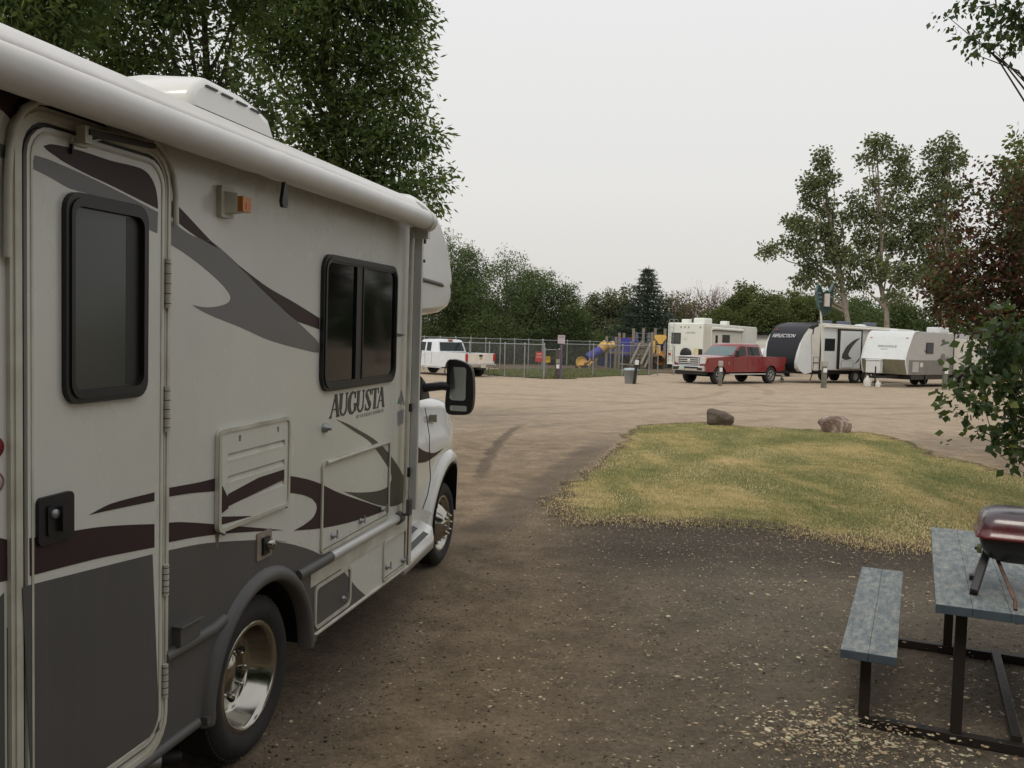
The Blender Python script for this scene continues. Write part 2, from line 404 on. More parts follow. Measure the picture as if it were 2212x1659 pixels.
mb = MB(); wp(mb, rrect(2.170, 1.238, 2.315, 1.378, .018), .016, .028, BLACK); wp(mb, rrect(2.20, 1.262, 2.285, 1.352, .01), .028, .034, BLACK)
mb.lathe([(.014, 0), (.013, .008), (0, .009)], STEEL, 14, V(2.225, .034, 1.325), (0, -1, 0))
wp(mb, rrect(2.24, 1.27, 2.28, 1.345, .006), .034, .05, BLACK)
mb.build('door_latch', dr)
for (wa, wb) in ((1.93, 2.10), (1.50, 1.66), (.92, 1.03), (.55, .67)):
    mb = MB(); mb.tube([V(2.787, .022, wa), V(2.787, .022, wb)], .011, CREAM, n=8)
    for k in range(5): mb.tube([V(2.787, .022, wa+(wb-wa)*(k+.5)/5-.0012), V(2.787, .022, wa+(wb-wa)*(k+.5)/5+.0012)], .0118, DARKMET, n=8)
    mb.build('hinge', dr)
# door closer above
ca, cb_ = W('H', 1100, 425, .06), W('H', 1930, 640, .06); mb = MB(); mb.beam(V(ca[0], .06, ca[1]-.012), V(cb_[0], .06, cb_[1]-.004), .02, .016, DARKMET); mb.beam(V(ca[0], .062, ca[1]), V(cb_[0], .062, cb_[1]+.010), .006, .006, CHROME)
mb.box(V(ca[0], .05, ca[1]-.02), (.03, .03, .05), CREAM)
mb.box(V(2.465, .03, 2.452), (.03, .04, .03), CREAM); mb.beam(V(2.44, .03, 2.44), V(2.36, .02, 2.405), .012, .008, STEEL)
mb.box(V(2.34, .021, 2.405), (.07, .012, .018), CREAM); mb.box(V(2.31, .021, 2.385), (.006, .012, .035), DARKMET)
mb.build('door_closer', rv)

# ---- porch lamp
mb = MB(); wp(mb, rrect(3.125, 2.285, 3.215, 2.405, .012), 0, .022, CREAM)
mb.loft([[V(3.145, .022, 2.30), V(3.205, .022, 2.30), V(3.205, .022, 2.385), V(3.145, .022, 2.385)], [V(3.165, .065, 2.305), V(3.215, .065, 2.31), V(3.215, .065, 2.375), V(3.165, .065, 2.38)]], CREAM, closed=True, smooth=False)
lo = mb.build('porch_lamp', rv, .004)
mb = MB(); mb.box(V(3.200, .062, 2.340), (.066, .050, .058), AMBER); mb.box(V(3.197, .0875, 2.335), (.012, .004, .026), mat('lamp_bulb', (.9, .16, .01), .3))
mb.build('lamp_lens', lo, .008)
# ---- side window
mb = MB(); a, b, c_, d_ = 4.06, 1.55, 5.085, 2.225
wp(mb, rrect(a, b, c_, d_, .085, 7), 0, .020, BLACK, [rrect(a+.04, b+.045, c_-.04, d_-.04, .05, 7)])
wp(mb, rrect(a+.014, b+.014, c_-.014, d_-.014, .075, 7), .020, .026, BLACK, [rrect(a+.03, b+.03, c_-.03, d_-.03, .06, 7)])
mb.box(V(4.505, .012, 1.89), (.075, .014, .60), BLACK); mb.box(V(4.55, .018, 1.89), (.012, .012, .60), DARKMET)
so = mb.build('window', rv)
mb = MB(); wp(mb, [(a+.03, b+.04), (4.50, b+.04), (4.50, d_-.035), (a+.03, d_-.035)], .002, .008, TGLASS); mb.build('pane', so)
mb = MB(); wp(mb, [(4.52, b+.04), (c_-.035, b+.04), (c_-.035, d_-.035), (4.52, d_-.035)], .004, .011, TGLASS); mb.build('pane', so)
# ---- refrigerator vent
mb = MB(); hs = []
for w1 in (1.366, 1.277, 1.188): hs.append([(3.203, w1-.034), (3.685, w1-.034), (3.685, w1), (3.203, w1)])
for uu in (3.285, 3.61): hs.append([(uu, 1.405), (uu+.018, 1.405), (uu+.018, 1.43), (uu, 1.43)])
wp(mb, rrect(3.134, 1.060, 3.732, 1.468, .03), 0.002, .016, WHITE, hs)
wp(mb, rrect(3.134, 1.060, 3.732, 1.468, .03), .0165, .022, CREAM, [rrect(3.152, 1.075, 3.716, 1.452, .022)])
vo = mb.build('fridge_vent', rv)
mb = MB(); wp(mb, [(3.16, 1.08), (3.70, 1.08), (3.70, 1.44), (3.16, 1.44)], .0018, .003, BLACK)
for w1 in (1.366, 1.277, 1.188):
    mb.box(V(3.444, .010, w1-.030), (.48, .014, .008), WHITE)
    mb.loft([[V(3.203, .0035, w1-.002), V(3.203, .0155, w1-.030)], [V(3.685, .0035, w1-.002), V(3.685, .0155, w1-.030)]], CREAM, caps=False, smooth=False)
mb.build('louvre', vo)
mb = MB(); decal(mb, [(3.156, W('C', 1120, 205)[1]-.018), (3.2, 1.19), (3.201, 1.150), (3.156, 1.140)], MAROON, .0225, False)
wp(mb, [(3.206, 1.155), (3.683, 1.187), (3.683, 1.232), (3.45, 1.232), (3.206, 1.205)], .016, .0171, MAROON); 
wp(mb, [(3.156, 1.062+.03), (3.40, 1.078), (3.156, 1.125)], .016, .0171, MAROON); mb.build('stripe', vo)
# screws and drips
for u_, w_ in ((3.17, 1.055), (3.70, 1.06)):
    mb = MB(); mb.lathe([(.008, 0), (.007, .01), (0, .012)], STEEL, 8, V(u_, .016, w_), (0, -1, 0)); mb.build('screw', vo)
mb = MB(); wp(mb, [(3.150, 1.0), (3.160, .99), (3.172, 1.06), (3.142, 1.06)], .0, .002, mat('brown_drip', (.16, .13, .08), .8)); mb.build('stain', vo)
# ---- storage compartment doors
def compartment(u0, w0, u1, w1, latches, r=.035, hinge=True):
    mb = MB(); wp(mb, rrect(u0, w0, u1, w1, r), .0, .010, CREAM, [rrect(u0+.016, w0+.016, u1-.016, w1-.016, r*.7)])
    wp(mb, rrect(u0+.016, w0+.016, u1-.016, w1-.016, r*.7), .0017, .0032, mat('door_shadow_gap', (.09, .085, .07), .8), [rrect(u0+.020, w0+.020, u1-.020, w1-.020, r*.6)])
    if hinge: mb.tube([V(u0+.04, .012, w1-.012), V(u1-.04, .012, w1-.012)], .011, CREAM, n=8)
    o = mb.build('compartment_door', rv)
    for lu, lw in latches:
        mb = MB(); mb.lathe([(.016, 0), (.014, .01), (.006, .012), (.005, .03), (0, .031)], STEEL, 10, V(lu, .003, lw), (0, -1, 0))
        mb.box(V(lu, .03, lw+.012), (.008, .006, .045), STEEL); mb.build('latch', o)
    return o
compartment(4.105, .735, 5.06, 1.205, [(4.25, .80), (4.62, .80), (4.95, .80)])
compartment(4.985, .352, 5.385, .60, [(5.05, .43), (5.33, .40)], .03, False)
compartment(4.05, .37, 4.50, .59, [(4.40, .43)], .04, False)
mb = MB(); mb.lathe([(.024, 0), (.022, .018), (.012, .02), (.010, .04), (0, .042)], STEEL, 16, V(4.125, 0, 1.37), (0, -1, 0)); mb.build('lock', rv)
# ---- shower outlet plate
mb = MB(); wp(mb, rrect(3.465, .865, 3.592, .985, .006), 0, .008, mat('tan_plate', (.28, .23, .19), .5, var=.2, vs=20))
mb.box(V(3.528, .012, .922), (.055, .016, .075), BLACK); mb.lathe([(.024, 0), (.022, .03), (.012, .036), (0, .037)], CHROME, 20, V(3.545, .012, .925), (0, -1, 0))
mb.build('shower_outlet', rv)
mb = MB(); mb.box(V(2.925, .018, .742), (.13, .036, .07), GREY); mb.box(V(2.925, .022, .779), (.14, .05, .006), GREY); mb.build('drain_vent', rv, .004)
mb = MB(); mb.tube([V(4.0, .0, .345), V(UF, .0, .335)], .012, CREAM, n=6)
mb.build('skirt_molding', rv)

# ---- awning
au_ = [UR+.2, 1] + [1.2+.04*k for k in range(101)]
def crinkle(u): return .0016*math.sin(u*31+math.sin(u*7)*2)*(.25+math.exp(-((u-3.25)/.12)**2)*1.6) + .0032*math.sin(u*150)*max(0, (u-4.75)/.45) - .004*max(0, (u-5.0)/.2)
mb = MB(); mb.tube([V(u, .135, 2.513-.004*math.sin(u*.9)) for u in au_], [.057+crinkle(u) for u in au_], AWN, n=24)
mb.tube([V(5.2, .135, 2.513), V(5.262, .135, 2.513)], .062, ALU, n=24)
aw = mb.build('awning', rv)
mb = MB(); cs = [(-.03, 2.668), (0, 2.663), (.03, 2.650), (.07, 2.626), (.105, 2.598), (.13, 2.573), (.128, 2.567), (.06, 2.60), (.0, 2.63)]
mb.loft([[V(u, o, w) for o, w in cs] for u in (UR+.15, 2, 4, 5.2)], AWN, closed=True)
mb.loft([[V(5.2, o, w) for o, w in cs], [V(5.33, o*.6-.01, w-.03) for o, w in cs], [V(5.43, o*.3-.02, w-.10) for o, w in cs]], CREAM, closed=True)
mb.build('awning_cover', aw)
mb = MB(); mb.box(V(5.275, .08, 1.62), (.028, .05, 1.75), ALU); mb.box(V(5.232, .045, 1.60), (.03, .02, 1.75), CREAM)
mb.box(V(5.262, .10, 2.46), (.04, .09, .10), ALU); mb.box(V(5.31, .09, 2.40), (.03, .04, .03), BLACK); mb.box(V(5.25, .055, .76), (.05, .05, .10), GREY)
mb.box(V(5.24, .06, 1.38), (.02, .02, .05), BLACK); mb.box(V(5.24, .06, .98), (.02, .02, .06), BLACK); mb.box(V(5.32, .09, 2.28), (.02, .03, .02), BLACK)
mb.build('awning_arm', aw, .004)
mb = MB(); mb.loft([[V(3.40+a*s_, .13, w) for s_ in (-1, 1)] + [V(3.40+a*s_, .145, w) for s_ in (1, -1)] for w, a in ((2.475, .006), (2.44, .008), (2.40, .020), (2.375, .026), (2.355, .016))], BLACK, closed=True, smooth=False)
mb.build('awning_strap', aw)

# ---- roof air conditioner
mb = MB(); A0 = [W('A', x, y, -.80) for x, y in ((1340, 735), (1320, 570), (1500, 610), (1700, 700), (1820, 775), (1900, 890), (1925, 978))]
ua, ub = A0[0][0], A0[-1][0]+.02; wb, wt = 2.98, 3.145
def acsec(o, k, zt):
    pr = [(ua, wb), (ua-.01, wb+.05), (ua+.03, wb+.10), (ua+.12, zt), (ub-.42, zt-.005), (ub-.22, zt-.03), (ub-.08, zt-.07), (ub-.02, wb+.02), (ub, wb)]
    um = (ua+ub)/2
    return [V(um+(u-um)*k, o, wb+(w-wb)*(k if k < 1 else 1)) for u, w in pr]
mb.loft([acsec(-.79, .90, wt-.02), acsec(-.80, .97, wt), acsec(-.83, 1, wt), acsec(-1.15, 1, wt+.02), acsec(-1.47, 1, wt), acsec(-1.5, .97, wt), acsec(-1.51, .9, wt-.02)], WHITE2, smooth=True)
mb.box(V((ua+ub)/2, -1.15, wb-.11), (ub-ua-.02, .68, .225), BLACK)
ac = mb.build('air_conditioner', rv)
mb = MB()
for k in range(4):
    u0_ = ua+.12+k*.155; mb.box(V(u0_+.055, -.788, wt-.045-k*.003), (.105, .02, .010), BLACK)
mb.build('vent_slot', ac)

# ---- cab-over cap
cap = WP("D 1640 275 1720 330 1800 420 1850 500 1885 600 1915 720 1942 900 1946 975 1930 1000 1940 1050 1932 1110 1908 1150 1865 1182 1790 1197", -.10)
cap = [(5.42, 2.67)] + [p for p in cap] + [(5.42, 1.955)]
cu_, cw_ = 5.55, 2.35
def csec(o, k): return [V(cu_+(a-cu_)*k if a > 5.43 else a, o, cw_+(b-cw_)*(k if a > 5.43 else 1-(1-k)*.5)) for a, b in cap]
mb = MB(); mb.loft([csec(-.02, .86), csec(-.035, .93), csec(-.07, .975), csec(-.13, 1), csec(-.6, 1.05), csec(-1.15, 1.07), csec(-1.7, 1.05), csec(-2.17, 1), csec(-2.28, .86)], WHITE2)
cp = mb.build('cab_over', rv)
mb = MB(); gr = WP("D 1800 955 1946 985", -.03); mb.tube([V(gr[0][0]-.15, -.014, gr[0][1]+.02), V(gr[1][0]-.16, -.016, gr[1][1]+.012), V(gr[1][0]-.085, -.03, gr[1][1]+.006), V(gr[1][0]-.045, -.07, gr[1][1]+.004), V(gr[1][0]-.02, -.13, gr[1][1])], .014, mat('groove_shade', (.16, .155, .15), .7), n=6); mb.build('seam', cp)  # proud dark strip standing in for the shade of the cap's groove
mb = MB(); mb.box(V(5.6, -.16, 2.665), (.05, .04, .02), AMBER); mb.build('marker_lamp', cp, .006)
# ---- cab
FC, FW, FR = 7.0, .28, .50           # front arch
def side_o(u): return -.21-.30*max(0, (u-6.95)/.95)**1.7
def topw(u):
    if u < 6.25: return 1.36
    return 1.345-.10*((u-6.25)/1.2)-.22*max(0, (u-7.35)/.55)**2
secs = []
for k in range(56):
    u = 5.40+k*(7.92-5.40)/55; o = side_o(u); t = topw(u); lo_ = .36
    if abs(u-FC) < FR: lo_ = max(lo_, FW+math.sqrt(FR*FR-(u-FC)**2))
    lv = [lo_, max(lo_+.01, .62), max(lo_+.02, .90), max(lo_+.03, 1.04), max(lo_+.04, 1.07), t-.09, t-.03, t]
    oo = [o-.01, o, o+.0, o-.012, o-.035, o-.045, o-.075, o-.14]
    half = [(a, b) for a, b in zip(oo, lv)] + [(-.7, t+.035), (-1.15, t+.055)]
    full = half + [(-2.3-a, b) for a, b in reversed(half[:-1])]
    secs.append([V(u, a, b) for a, b in full])
mb = MB(); mb.loft(secs, WHITE2, caps=True)
cb = mb.build('cab_body', rv)
mb = MB()   # upper cab, windscreen
mb.loft([[V(5.42, -.3, 2.02), V(5.42, -2.0, 2.02), V(5.42, -2.06, 1.36), V(5.42, -.24, 1.36)], [V(5.60, -.34, 1.98), V(5.60, -1.96, 1.98), V(6.22, -2.06, 1.34), V(6.22, -.24, 1.34)]], TGLASS, closed=True, smooth=False)
mb.build('windscreen', rv)
mb = MB()   # door lines and trim on the cab side
def sline(pts, r, m): mb.tube([V(a, side_o(a)+b0, c0) for a, b0, c0 in pts], r, m, n=5)
sline([(6.46, -.035, 1.26), (6.47, .002, 1.05), (6.50, .002, .82), (6.53, .002, .72), (6.47, .002, .60), (6.30, .0, .46)], .003, BLACK)
mb.build('door_seam', cb)
mb = MB()
for p_, q_ in (((6.54, 1.165), (6.70, 1.125)),):
    mb.plate([(0, 0), (.17, -.03), (.17, .03), (.0, .045)], V(6.53, side_o(6.55)-.022, 1.155), EXU, EYW, 0, .006, mat('olive_badge', (.10, .10, .06), .4))
mb.plate(cr([(6.20, 1.0, 1), (6.35, .95), (6.6, .90), (6.85, .905, 1), (6.65, .875), (6.4, .86), (6.2, .88, 1)], 4), V(0, side_o(6.5), 0), EXU, EYW, .001, .003, MAROON)
mb.build('badge', cb)
# flare over the front wheel
secs = []
for k in range(27):
    a = R(2)+R(180)*k/26; c, s_ = math.cos(a), math.sin(a)
    def fo(u, x): return side_o(u)+x
    pts = []
    for r_, x in ((FR-.02, -.04), (FR-.022, .035), (FR, .05), (FR+.035, .045), (FR+.07, .012), (FR+.08, -.01)):
        stretch = 1+.20*max(0, -c)*(1-s_) if c < 0 else 1
        u = FC+r_*c*stretch; pts.append(V(u, fo(u, x), FW+r_*s_*1.03))
    secs.append(pts)
mb = MB(); mb.loft(secs, WHITE2, caps=True); mb.build('wheel_arch_flare', rv)
mb = MB(); mb.loft([[V(FC+(FR-.03)*math.cos(a), side_o(FC+(FR-.03)*math.cos(a))+o, FW+(FR-.03)*math.sin(a)*1.02) for a in [math.pi*k/14 for k in range(15)]] for o in (.045, -.7)], BLACK, caps=False)
mb.box(V(7.1, -1.0, .6), (1.0, .1, .9), BLACK); mb.build('wheel_well', rv)
# step and side skirt by the cab
mb = MB(); st = [(5.45, .30), (5.95, .30), (6.18, .36), (6.24, .46), (6.12, .56), (5.95, .60), (5.45, .60)]
mb.loft([[V(5.44, -.02, .33), V(5.44, -.22, .42), V(5.44, -.22, .30), V(5.44, -.02, .27)], [V(6.05, -.02, .38), V(6.05, -.22, .46), V(6.05, -.22, .34), V(6.05, -.02, .31)], [V(6.2, -.08, .42), V(6.2, -.22, .48), V(6.2, -.22, .38), V(6.2, -.08, .36)]], WHITE2, closed=True)
mb.loft([[V(5.44, -.20, .70), V(5.44, -.22, .35)], [V(6.0, -.19, .62), V(6.0, -.2, .35)], [V(6.35, -.17, .50), V(6.35, -.18, .35)], [V(6.47, -.16, .46), V(6.47, -.17, .33)]], WHITE2, caps=False)
so = mb.build('running_board', rv)
mb = MB()
for dd in (-.055, -.135): mb.loft([[V(5.46, dd+.02, .351-dd*.45), V(5.46, dd-.02, .369-dd*.45)], [V(5.98, dd+.02, .398-dd*.42), V(5.98, dd-.02, .414-dd*.42)]], BLACK, caps=False)
mb.build('tread_strip', so)
mb = MB(); mb.loft([[V(7.80, -.50, .55), V(7.80, -.50, .33)], [V(7.93, -.6, .56), V(7.95, -.6, .32)], [V(8.02, -1.15, .56), V(8.04, -1.15, .32)], [V(7.93, -1.7, .56), V(7.95, -1.7, .32)]], CHROME, caps=False); mb.build('front_bumper', rv)
mb = MB(); mb.box(V(7.52, -.33, .70), (.05, .05, .06), WHITE2); mb.build('side_marker', rv, .015)
# wing mirror
mo, mu = .055, 6.33
mb = MB()
hp = cr([(-.095, -.19), (-.0, -.205), (.085, -.185), (.108, -.1), (.105, .05), (.085, .15), (.03, .19), (-.06, .205), (-.095, .17), (-.10, 0)], 4)
secs = [[V(mu+du, mo+a*k, 1.435+b*k) for a, b in hp] for du, k in ((0, .98), (.03, 1.0), (.07, .96), (.11, .80), (.13, .5))]
mb.loft(secs, BLACK, closed=True)
mb.tube([V(6.30, -.22, 1.42), V(6.34, -.08, 1.44), V(mu+.05, mo-.02, 1.43)], .032, BLACK, n=8)
mb.loft([[V(6.18, -.235, 1.33), V(6.42, -.235, 1.33), V(6.38, -.24, 1.46), V(6.22, -.24, 1.54)], [V(6.2, -.19, 1.34), V(6.40, -.19, 1.34), V(6.36, -.2, 1.44), V(6.24, -.2, 1.50)]], BLACK, closed=True, smooth=False)
mi_ = mb.build('wing_mirror', rv)
MIR = mat('mirror_glass', (.55, .58, .57), .02, 1., var=.01)
mb = MB(); mb.loft([[V(mu-.003, mo+a*.80-.010, 1.455+b*.74) for a, b in rrect(-.075, -.155, .075, .175, .03)], [V(mu-.002, mo+a*.80-.010, 1.455+b*.74) for a, b in rrect(-.075, -.155, .075, .175, .03)]], MIR, closed=True)
mb.loft([[V(mu-.003, mo+a, 1.284+b) for a, b in rrect(-.065, -.022, .062, .018, .012)], [V(mu-.002, mo+a, 1.284+b) for a, b in rrect(-.065, -.022, .062, .018, .012)]], MIR, closed=True)
mb.build('mirror_glass', mi_)
mb = MB(); mb.tube([V(6.45, -.30, 1.30), V(6.45, -.28, 1.78)], .0035, BLACK, n=5); mb.build('antenna', rv)

# ---- lettering on the side: slanted serif capitals
def glyphs():
    T, t, sf = .20, .075, .05       # thick, thin, serif height (cap height 1)
    def bar(x0, y0, x1, y1, w): return [(x0-w/2, y0), (x0+w/2, y0), (x1+w/2, y1), (x1-w/2, y1)]
    def ser(x, y, w, up): return [(x-w/2, y), (x+w/2, y), (x+w/2*.45, y+up*sf*1.6), (x-w/2*.45, y+up*sf*1.6)]
    def arc(cx, cy, rx, ry, a0, a1, w0, w1, n=10):
        o = []; i_ = []
        for k in range(n+1):
            a = R(a0+(a1-a0)*k/n); w = w0+(w1-w0)*(math.sin(math.pi*k/n))
            o.append((cx+(rx+w/2)*math.cos(a), cy+(ry+w/3)*math.sin(a))); i_.append((cx+(rx-w/2)*math.cos(a), cy+(ry-w/3)*math.sin(a)))
        return o+i_[::-1]
    Ag = [bar(.08, 0, .40, 1, t), bar(.66, 0, .40, 1, T*.95), [(.20, .32), (.58, .32), (.56, .38), (.22, .38)], ser(.08, 0, .22, 1), ser(.66, 0, .30, 1)]
    Ug = [bar(.14, .3, .14, 1, T), bar(.60, .3, .60, 1, t), arc(.37, .30, .23, .27, 180, 360, t*1.4, T*.7), ser(.14, 1, .34, -1), ser(.60, 1, .26, -1)]
    Gg = [arc(.40, .50, .29, .47, 50, 330, t, T*1.25, 18), bar(.64, .1, .64, .42, T*.85), ser(.64, .46, .32, -1), [(.55, .70), (.62, .98), (.66, .98), (.64, .68)]]
    Sg = [arc(.33, .74, .20, .22, 20, 230, t, T*.7), arc(.33, .26, .22, .23, -160, 60, t, T*.8), [(.10, .70), (.26, .80), (.56, .30), (.40, .20)], [(.50, .72), (.54, 1), (.58, 1), (.55, .70)], [(.06, 0), (.09, 0), (.13, .32), (.09, .32)]]
    Tg = [bar(.36, 0, .36, .95, T), [(.04, 1), (.68, 1), (.68, .93), (.04, .93)], ser(.36, 0, .34, 1), [(.03, .72), (.07, .72), (.12, .98), (.04, .98)], [(.65, .72), (.69, .72), (.68, .98), (.60, .98)]]
    return [Ag, Ug, Gg, Ug, Sg, Tg, Ag], [.70, .72, .74, .72, .62, .58, .70]
mb = MB(); gs, adv = glyphs()
b0 = W('T', 215, 768); b1 = W('T', 1490, 492); t1 = W('T', 1455, 45); hgt = (t1[1]-b1[1])*1.04
x0 = b0[0]; Ltot = sum(adv)*hgt; kx = (b1[0]-b0[0])/Ltot
x = 0
for g_, ad in zip(gs, adv):
    for poly in g_:
        pp = []
        for a, b in poly:
            px_ = (x+a)*hgt*kx+b*hgt*.10; pp.append((x0+px_, b0[1]+(b1[1]-b0[1])*px_/(b1[0]-b0[0])+b*hgt))
        wp(mb, pp, 0, .003, WRITE)
    x += ad
mb.build('lettering', rv)
q0 = W('T', 850, 770); q1 = W('T', 1490, 610)
text('lettering', 'BY HOLIDAY RAMBLER', .028, V(q0[0], .001, q0[1]), V(q1[0], 0, q1[1])-V(q0[0], 0, q0[1]), EYW, FAINT, rv, .001, width=q1[0]-q0[0])
TEAL = mat('sticker_teal', (.12, .26, .22), .5); LILAC = mat('sticker_lilac', (.29, .29, .34), .5, var=.15, vs=40)
s0 = W('T', 1810, 440); s1 = W('T', 1960, 810); sw = s1[0]-s0[0]
mb = MB(); P_ = lambda a, b: (s0[0]+a*sw, s0[1]+b*.1)
wp(mb, [P_(.0, .0), P_(.25, .45), P_(.45, .05)], 0, .001, TEAL); wp(mb, [P_(.3, .1), P_(.55, .85), P_(.75, .25), P_(.6, -.1)], .001, .002, LILAC)
wp(mb, [P_(.5, .8), P_(.56, .8), P_(1.1, -.1), P_(.95, -.1)], .002, .003, TEAL)
wp(mb, [P_(0, -.45), P_(1.05, -.35), P_(1.0, -1.25), P_(.15, -1.35)], 0, .001, LILAC); mb.build('sticker', rv)
mb = MB(); q = W('Z', -30, 420); mb.lathe([(0, .003), (.028, .003), (.03, 0)], mat('sticker_red', (.20, .01, .015), .5), 20, V(q[0]-.01, 0, q[1]), (0, -1, 0)); mb.build('sticker', rv)
mb = MB(); q = W('Z', -30, 1030); mb.lathe([(0, .003), (.030, .003), (.031, 0)], mat('sticker_pale', (.42, .40, .38), .5), 20, V(q[0]-.01, 0, q[1]), (0, -1, 0))
mb.lathe([(.022, .0035), (.024, .0045), (.026, .0035)], mat('sticker_red2', (.25, .03, .02), .5), 20, V(q[0]-.01, 0, q[1]), (0, -1, 0)); mb.build('sticker', rv)
# ================================================================ WORLD AND LIGHT
w = bpy.data.worlds.new('World'); S.world = w; w.use_nodes = True
N = w.node_tree.nodes; L = w.node_tree.links; bg = N['Background']
SUN_EL, SUN_AZ = R(48), R(205)                 # direction the sun stands in, from +Y clockwise
sky = N.new('ShaderNodeTexSky'); sky.sky_type = 'NISHITA'; sky.sun_disc = False
sky.sun_elevation = SUN_EL; sky.sun_rotation = SUN_AZ; sky.dust_density = 6; sky.air_density = 1.5
tc = N.new('ShaderNodeTexCoord'); sx = N.new('ShaderNodeSeparateXYZ'); L.new(tc.outputs['Generated'], sx.inputs[0])
rp = N.new('ShaderNodeValToRGB'); L.new(sx.outputs['Z'], rp.inputs['Fac'])
e = rp.color_ramp.elements
e[0].position = 0.0; e[0].color = (.72, .695, .65, 1); e[1].position = .5; e[1].color = (.90, .90, .912, 1)
k_ = e.new(.16); k_.color = (.82, .81, .79, 1)
mu_ = N.new('ShaderNodeVectorMath'); mu_.operation = 'SCALE'; mu_.inputs['Scale'].default_value = 10.0
L.new(rp.outputs['Color'], mu_.inputs[0])
mx = N.new('ShaderNodeMix'); mx.data_type = 'RGBA'; mx.inputs['Factor'].default_value = .95     # thick smoke and cloud veil over the clear sky
L.new(sky.outputs['Color'], mx.inputs['A']); L.new(mu_.outputs[0], mx.inputs['B'])
L.new(mx.outputs['Result'], bg.inputs['Color']); bg.inputs['Strength'].default_value = .1
sl = bpy.data.lights.new('sun', 'SUN'); sl.energy = 1.1; sl.angle = R(22); sl.color = (1, .93, .82)
so_ = bpy.data.objects.new('sun', sl); COL.objects.link(so_)
sd = Vector((math.sin(SUN_AZ)*math.cos(SUN_EL), math.cos(SUN_AZ)*math.cos(SUN_EL), math.sin(SUN_EL)))
so_.rotation_euler = sd.to_track_quat('Z', 'Y').to_euler(); so_.location = (0, -5, 30)
S.view_settings.view_transform = 'Standard'; S.view_settings.look = 'None'; S.view_settings.exposure = 0.0; S.view_settings.gamma = 1
S.render.engine = 'CYCLES'; S.cycles.max_bounces = 6; S.cycles.transparent_max_bounces = 16

# ================================================================ GROUND
def np_mesh(name, v, f, mats, parent=None, attr=None, smooth=False):
    """quads from arrays; attr = per-vertex tint"""
    me = bpy.data.meshes.new(name); n = len(v); m = len(f); k = f.shape[1]
    me.vertices.add(n); me.vertices.foreach_set('co', np.ascontiguousarray(v, 'f').ravel())
    me.loops.add(m*k); me.loops.foreach_set('vertex_index', np.ascontiguousarray(f, 'i').ravel())
    me.polygons.add(m); me.polygons.foreach_set('loop_start', np.arange(0, m*k, k, dtype='i'))
    if smooth: me.polygons.foreach_set('use_smooth', np.ones(m, bool))
    for t in mats: me.materials.append(t)
    if attr is not None:
        a = me.attributes.new('tint', 'FLOAT', 'POINT'); a.data.foreach_set('value', attr.astype('f'))
    me.update(); me.validate()
    o = bpy.data.objects.new(name, me); COL.objects.link(o)
    if parent is not None: o.parent = parent
    return o
def nodes(name, rough=.9):
    m = bpy.data.materials.new(name); m.use_nodes = True
    b = m.node_tree.nodes['Principled BSDF']; b.inputs['Roughness'].default_value = rough; b.inputs['Specular IOR Level'].default_value = .2
    return m, m.node_tree.nodes, m.node_tree.links, b
def noise(N, L, vec, scale, det=5, rough=.6, dist=0):
    n = N.new('ShaderNodeTexNoise'); n.inputs['Scale'].default_value = scale; n.inputs['Detail'].default_value = det
    n.inputs['Roughness'].default_value = rough; n.inputs['Distortion'].default_value = dist
    L.new(vec, n.inputs['Vector']); return n.outputs['Fac']
def ramp(N, L, fac, stops):
    r_ = N.new('ShaderNodeValToRGB'); L.new(fac, r_.inputs['Fac']); e = r_.color_ramp.elements
    e[0].position, c0 = stops[0][0], stops[0][1]; e[0].color = (*c0, 1) if len(c0) == 3 else c0
    e[1].position = stops[-1][0]; e[1].color = (*stops[-1][1], 1)
    for p, c in stops[1:-1]: q = e.new(p); q.color = (*c, 1)
    return r_.outputs['Color']
def mixc(N, L, fac, a, b, mode='MIX'):
    m = N.new('ShaderNodeMix'); m.data_type = 'RGBA'; m.blend_type = mode
    if hasattr(fac, 'links'): L.new(fac, m.inputs['Factor'])
    else: m.inputs['Factor'].default_value = fac
    for s_, x in (('A', a), ('B', b)):
        if hasattr(x, 'links'): L.new(x, m.inputs[s_])
        else: m.inputs[s_].default_value = (*x, 1)
    return m.outputs['Result']
def math_(N, L, op, a, b=None, c=None, clamp=False):
    m = N.new('ShaderNodeMath'); m.operation = op; m.use_clamp = clamp
    for i, x in enumerate((a, b, c)):
        if x is None: continue
        if hasattr(x, 'links'): L.new(x, m.inputs[i])
        else: m.inputs[i].default_value = x
    return m.outputs[0]
def maprange(N, L, v, a, b, c=0., d=1.):
    m = N.new('ShaderNodeMapRange'); m.interpolation_type = 'SMOOTHSTEP'; L.new(v, m.inputs['Value'])
    for i, x in zip(('From Min', 'From Max', 'To Min', 'To Max'), (a, b, c, d)): m.inputs[i].default_value = x
    return m.outputs['Result']
G0 = (0., 0., 0.)
g, N, L, B = nodes('gravel_lot')
geo = N.new('ShaderNodeNewGeometry'); pos = geo.outputs['Position']; sp = N.new('ShaderNodeSeparateXYZ'); L.new(pos, sp.inputs[0])
nb = noise(N, L, pos, .35, 6, .6); nm = noise(N, L, pos, 2.2, 6, .65); nf = noise(N, L, pos, 28, 6, .75); ng = noise(N, L, pos, 110, 3, .7)
tan_ = ramp(N, L, nm, [(.3, (.40, .315, .222)), (.55, (.49, .393, .285)), (.75, (.55, .448, .335))])
soil = ramp(N, L, nm, [(.28, (.16, .120, .078)), (.5, (.275, .205, .132)), (.72, (.40, .305, .205))])
dist = math_(N, L, 'ADD', sp.outputs['Y'], math_(N, L, 'MULTIPLY', math_(N, L, 'SUBTRACT', nb, .5), 16.))
dist = math_(N, L, 'ADD', dist, math_(N, L, 'MULTIPLY', math_(N, L, 'ABSOLUTE', math_(N, L, 'SUBTRACT', sp.outputs['X'], 6.)), .02))
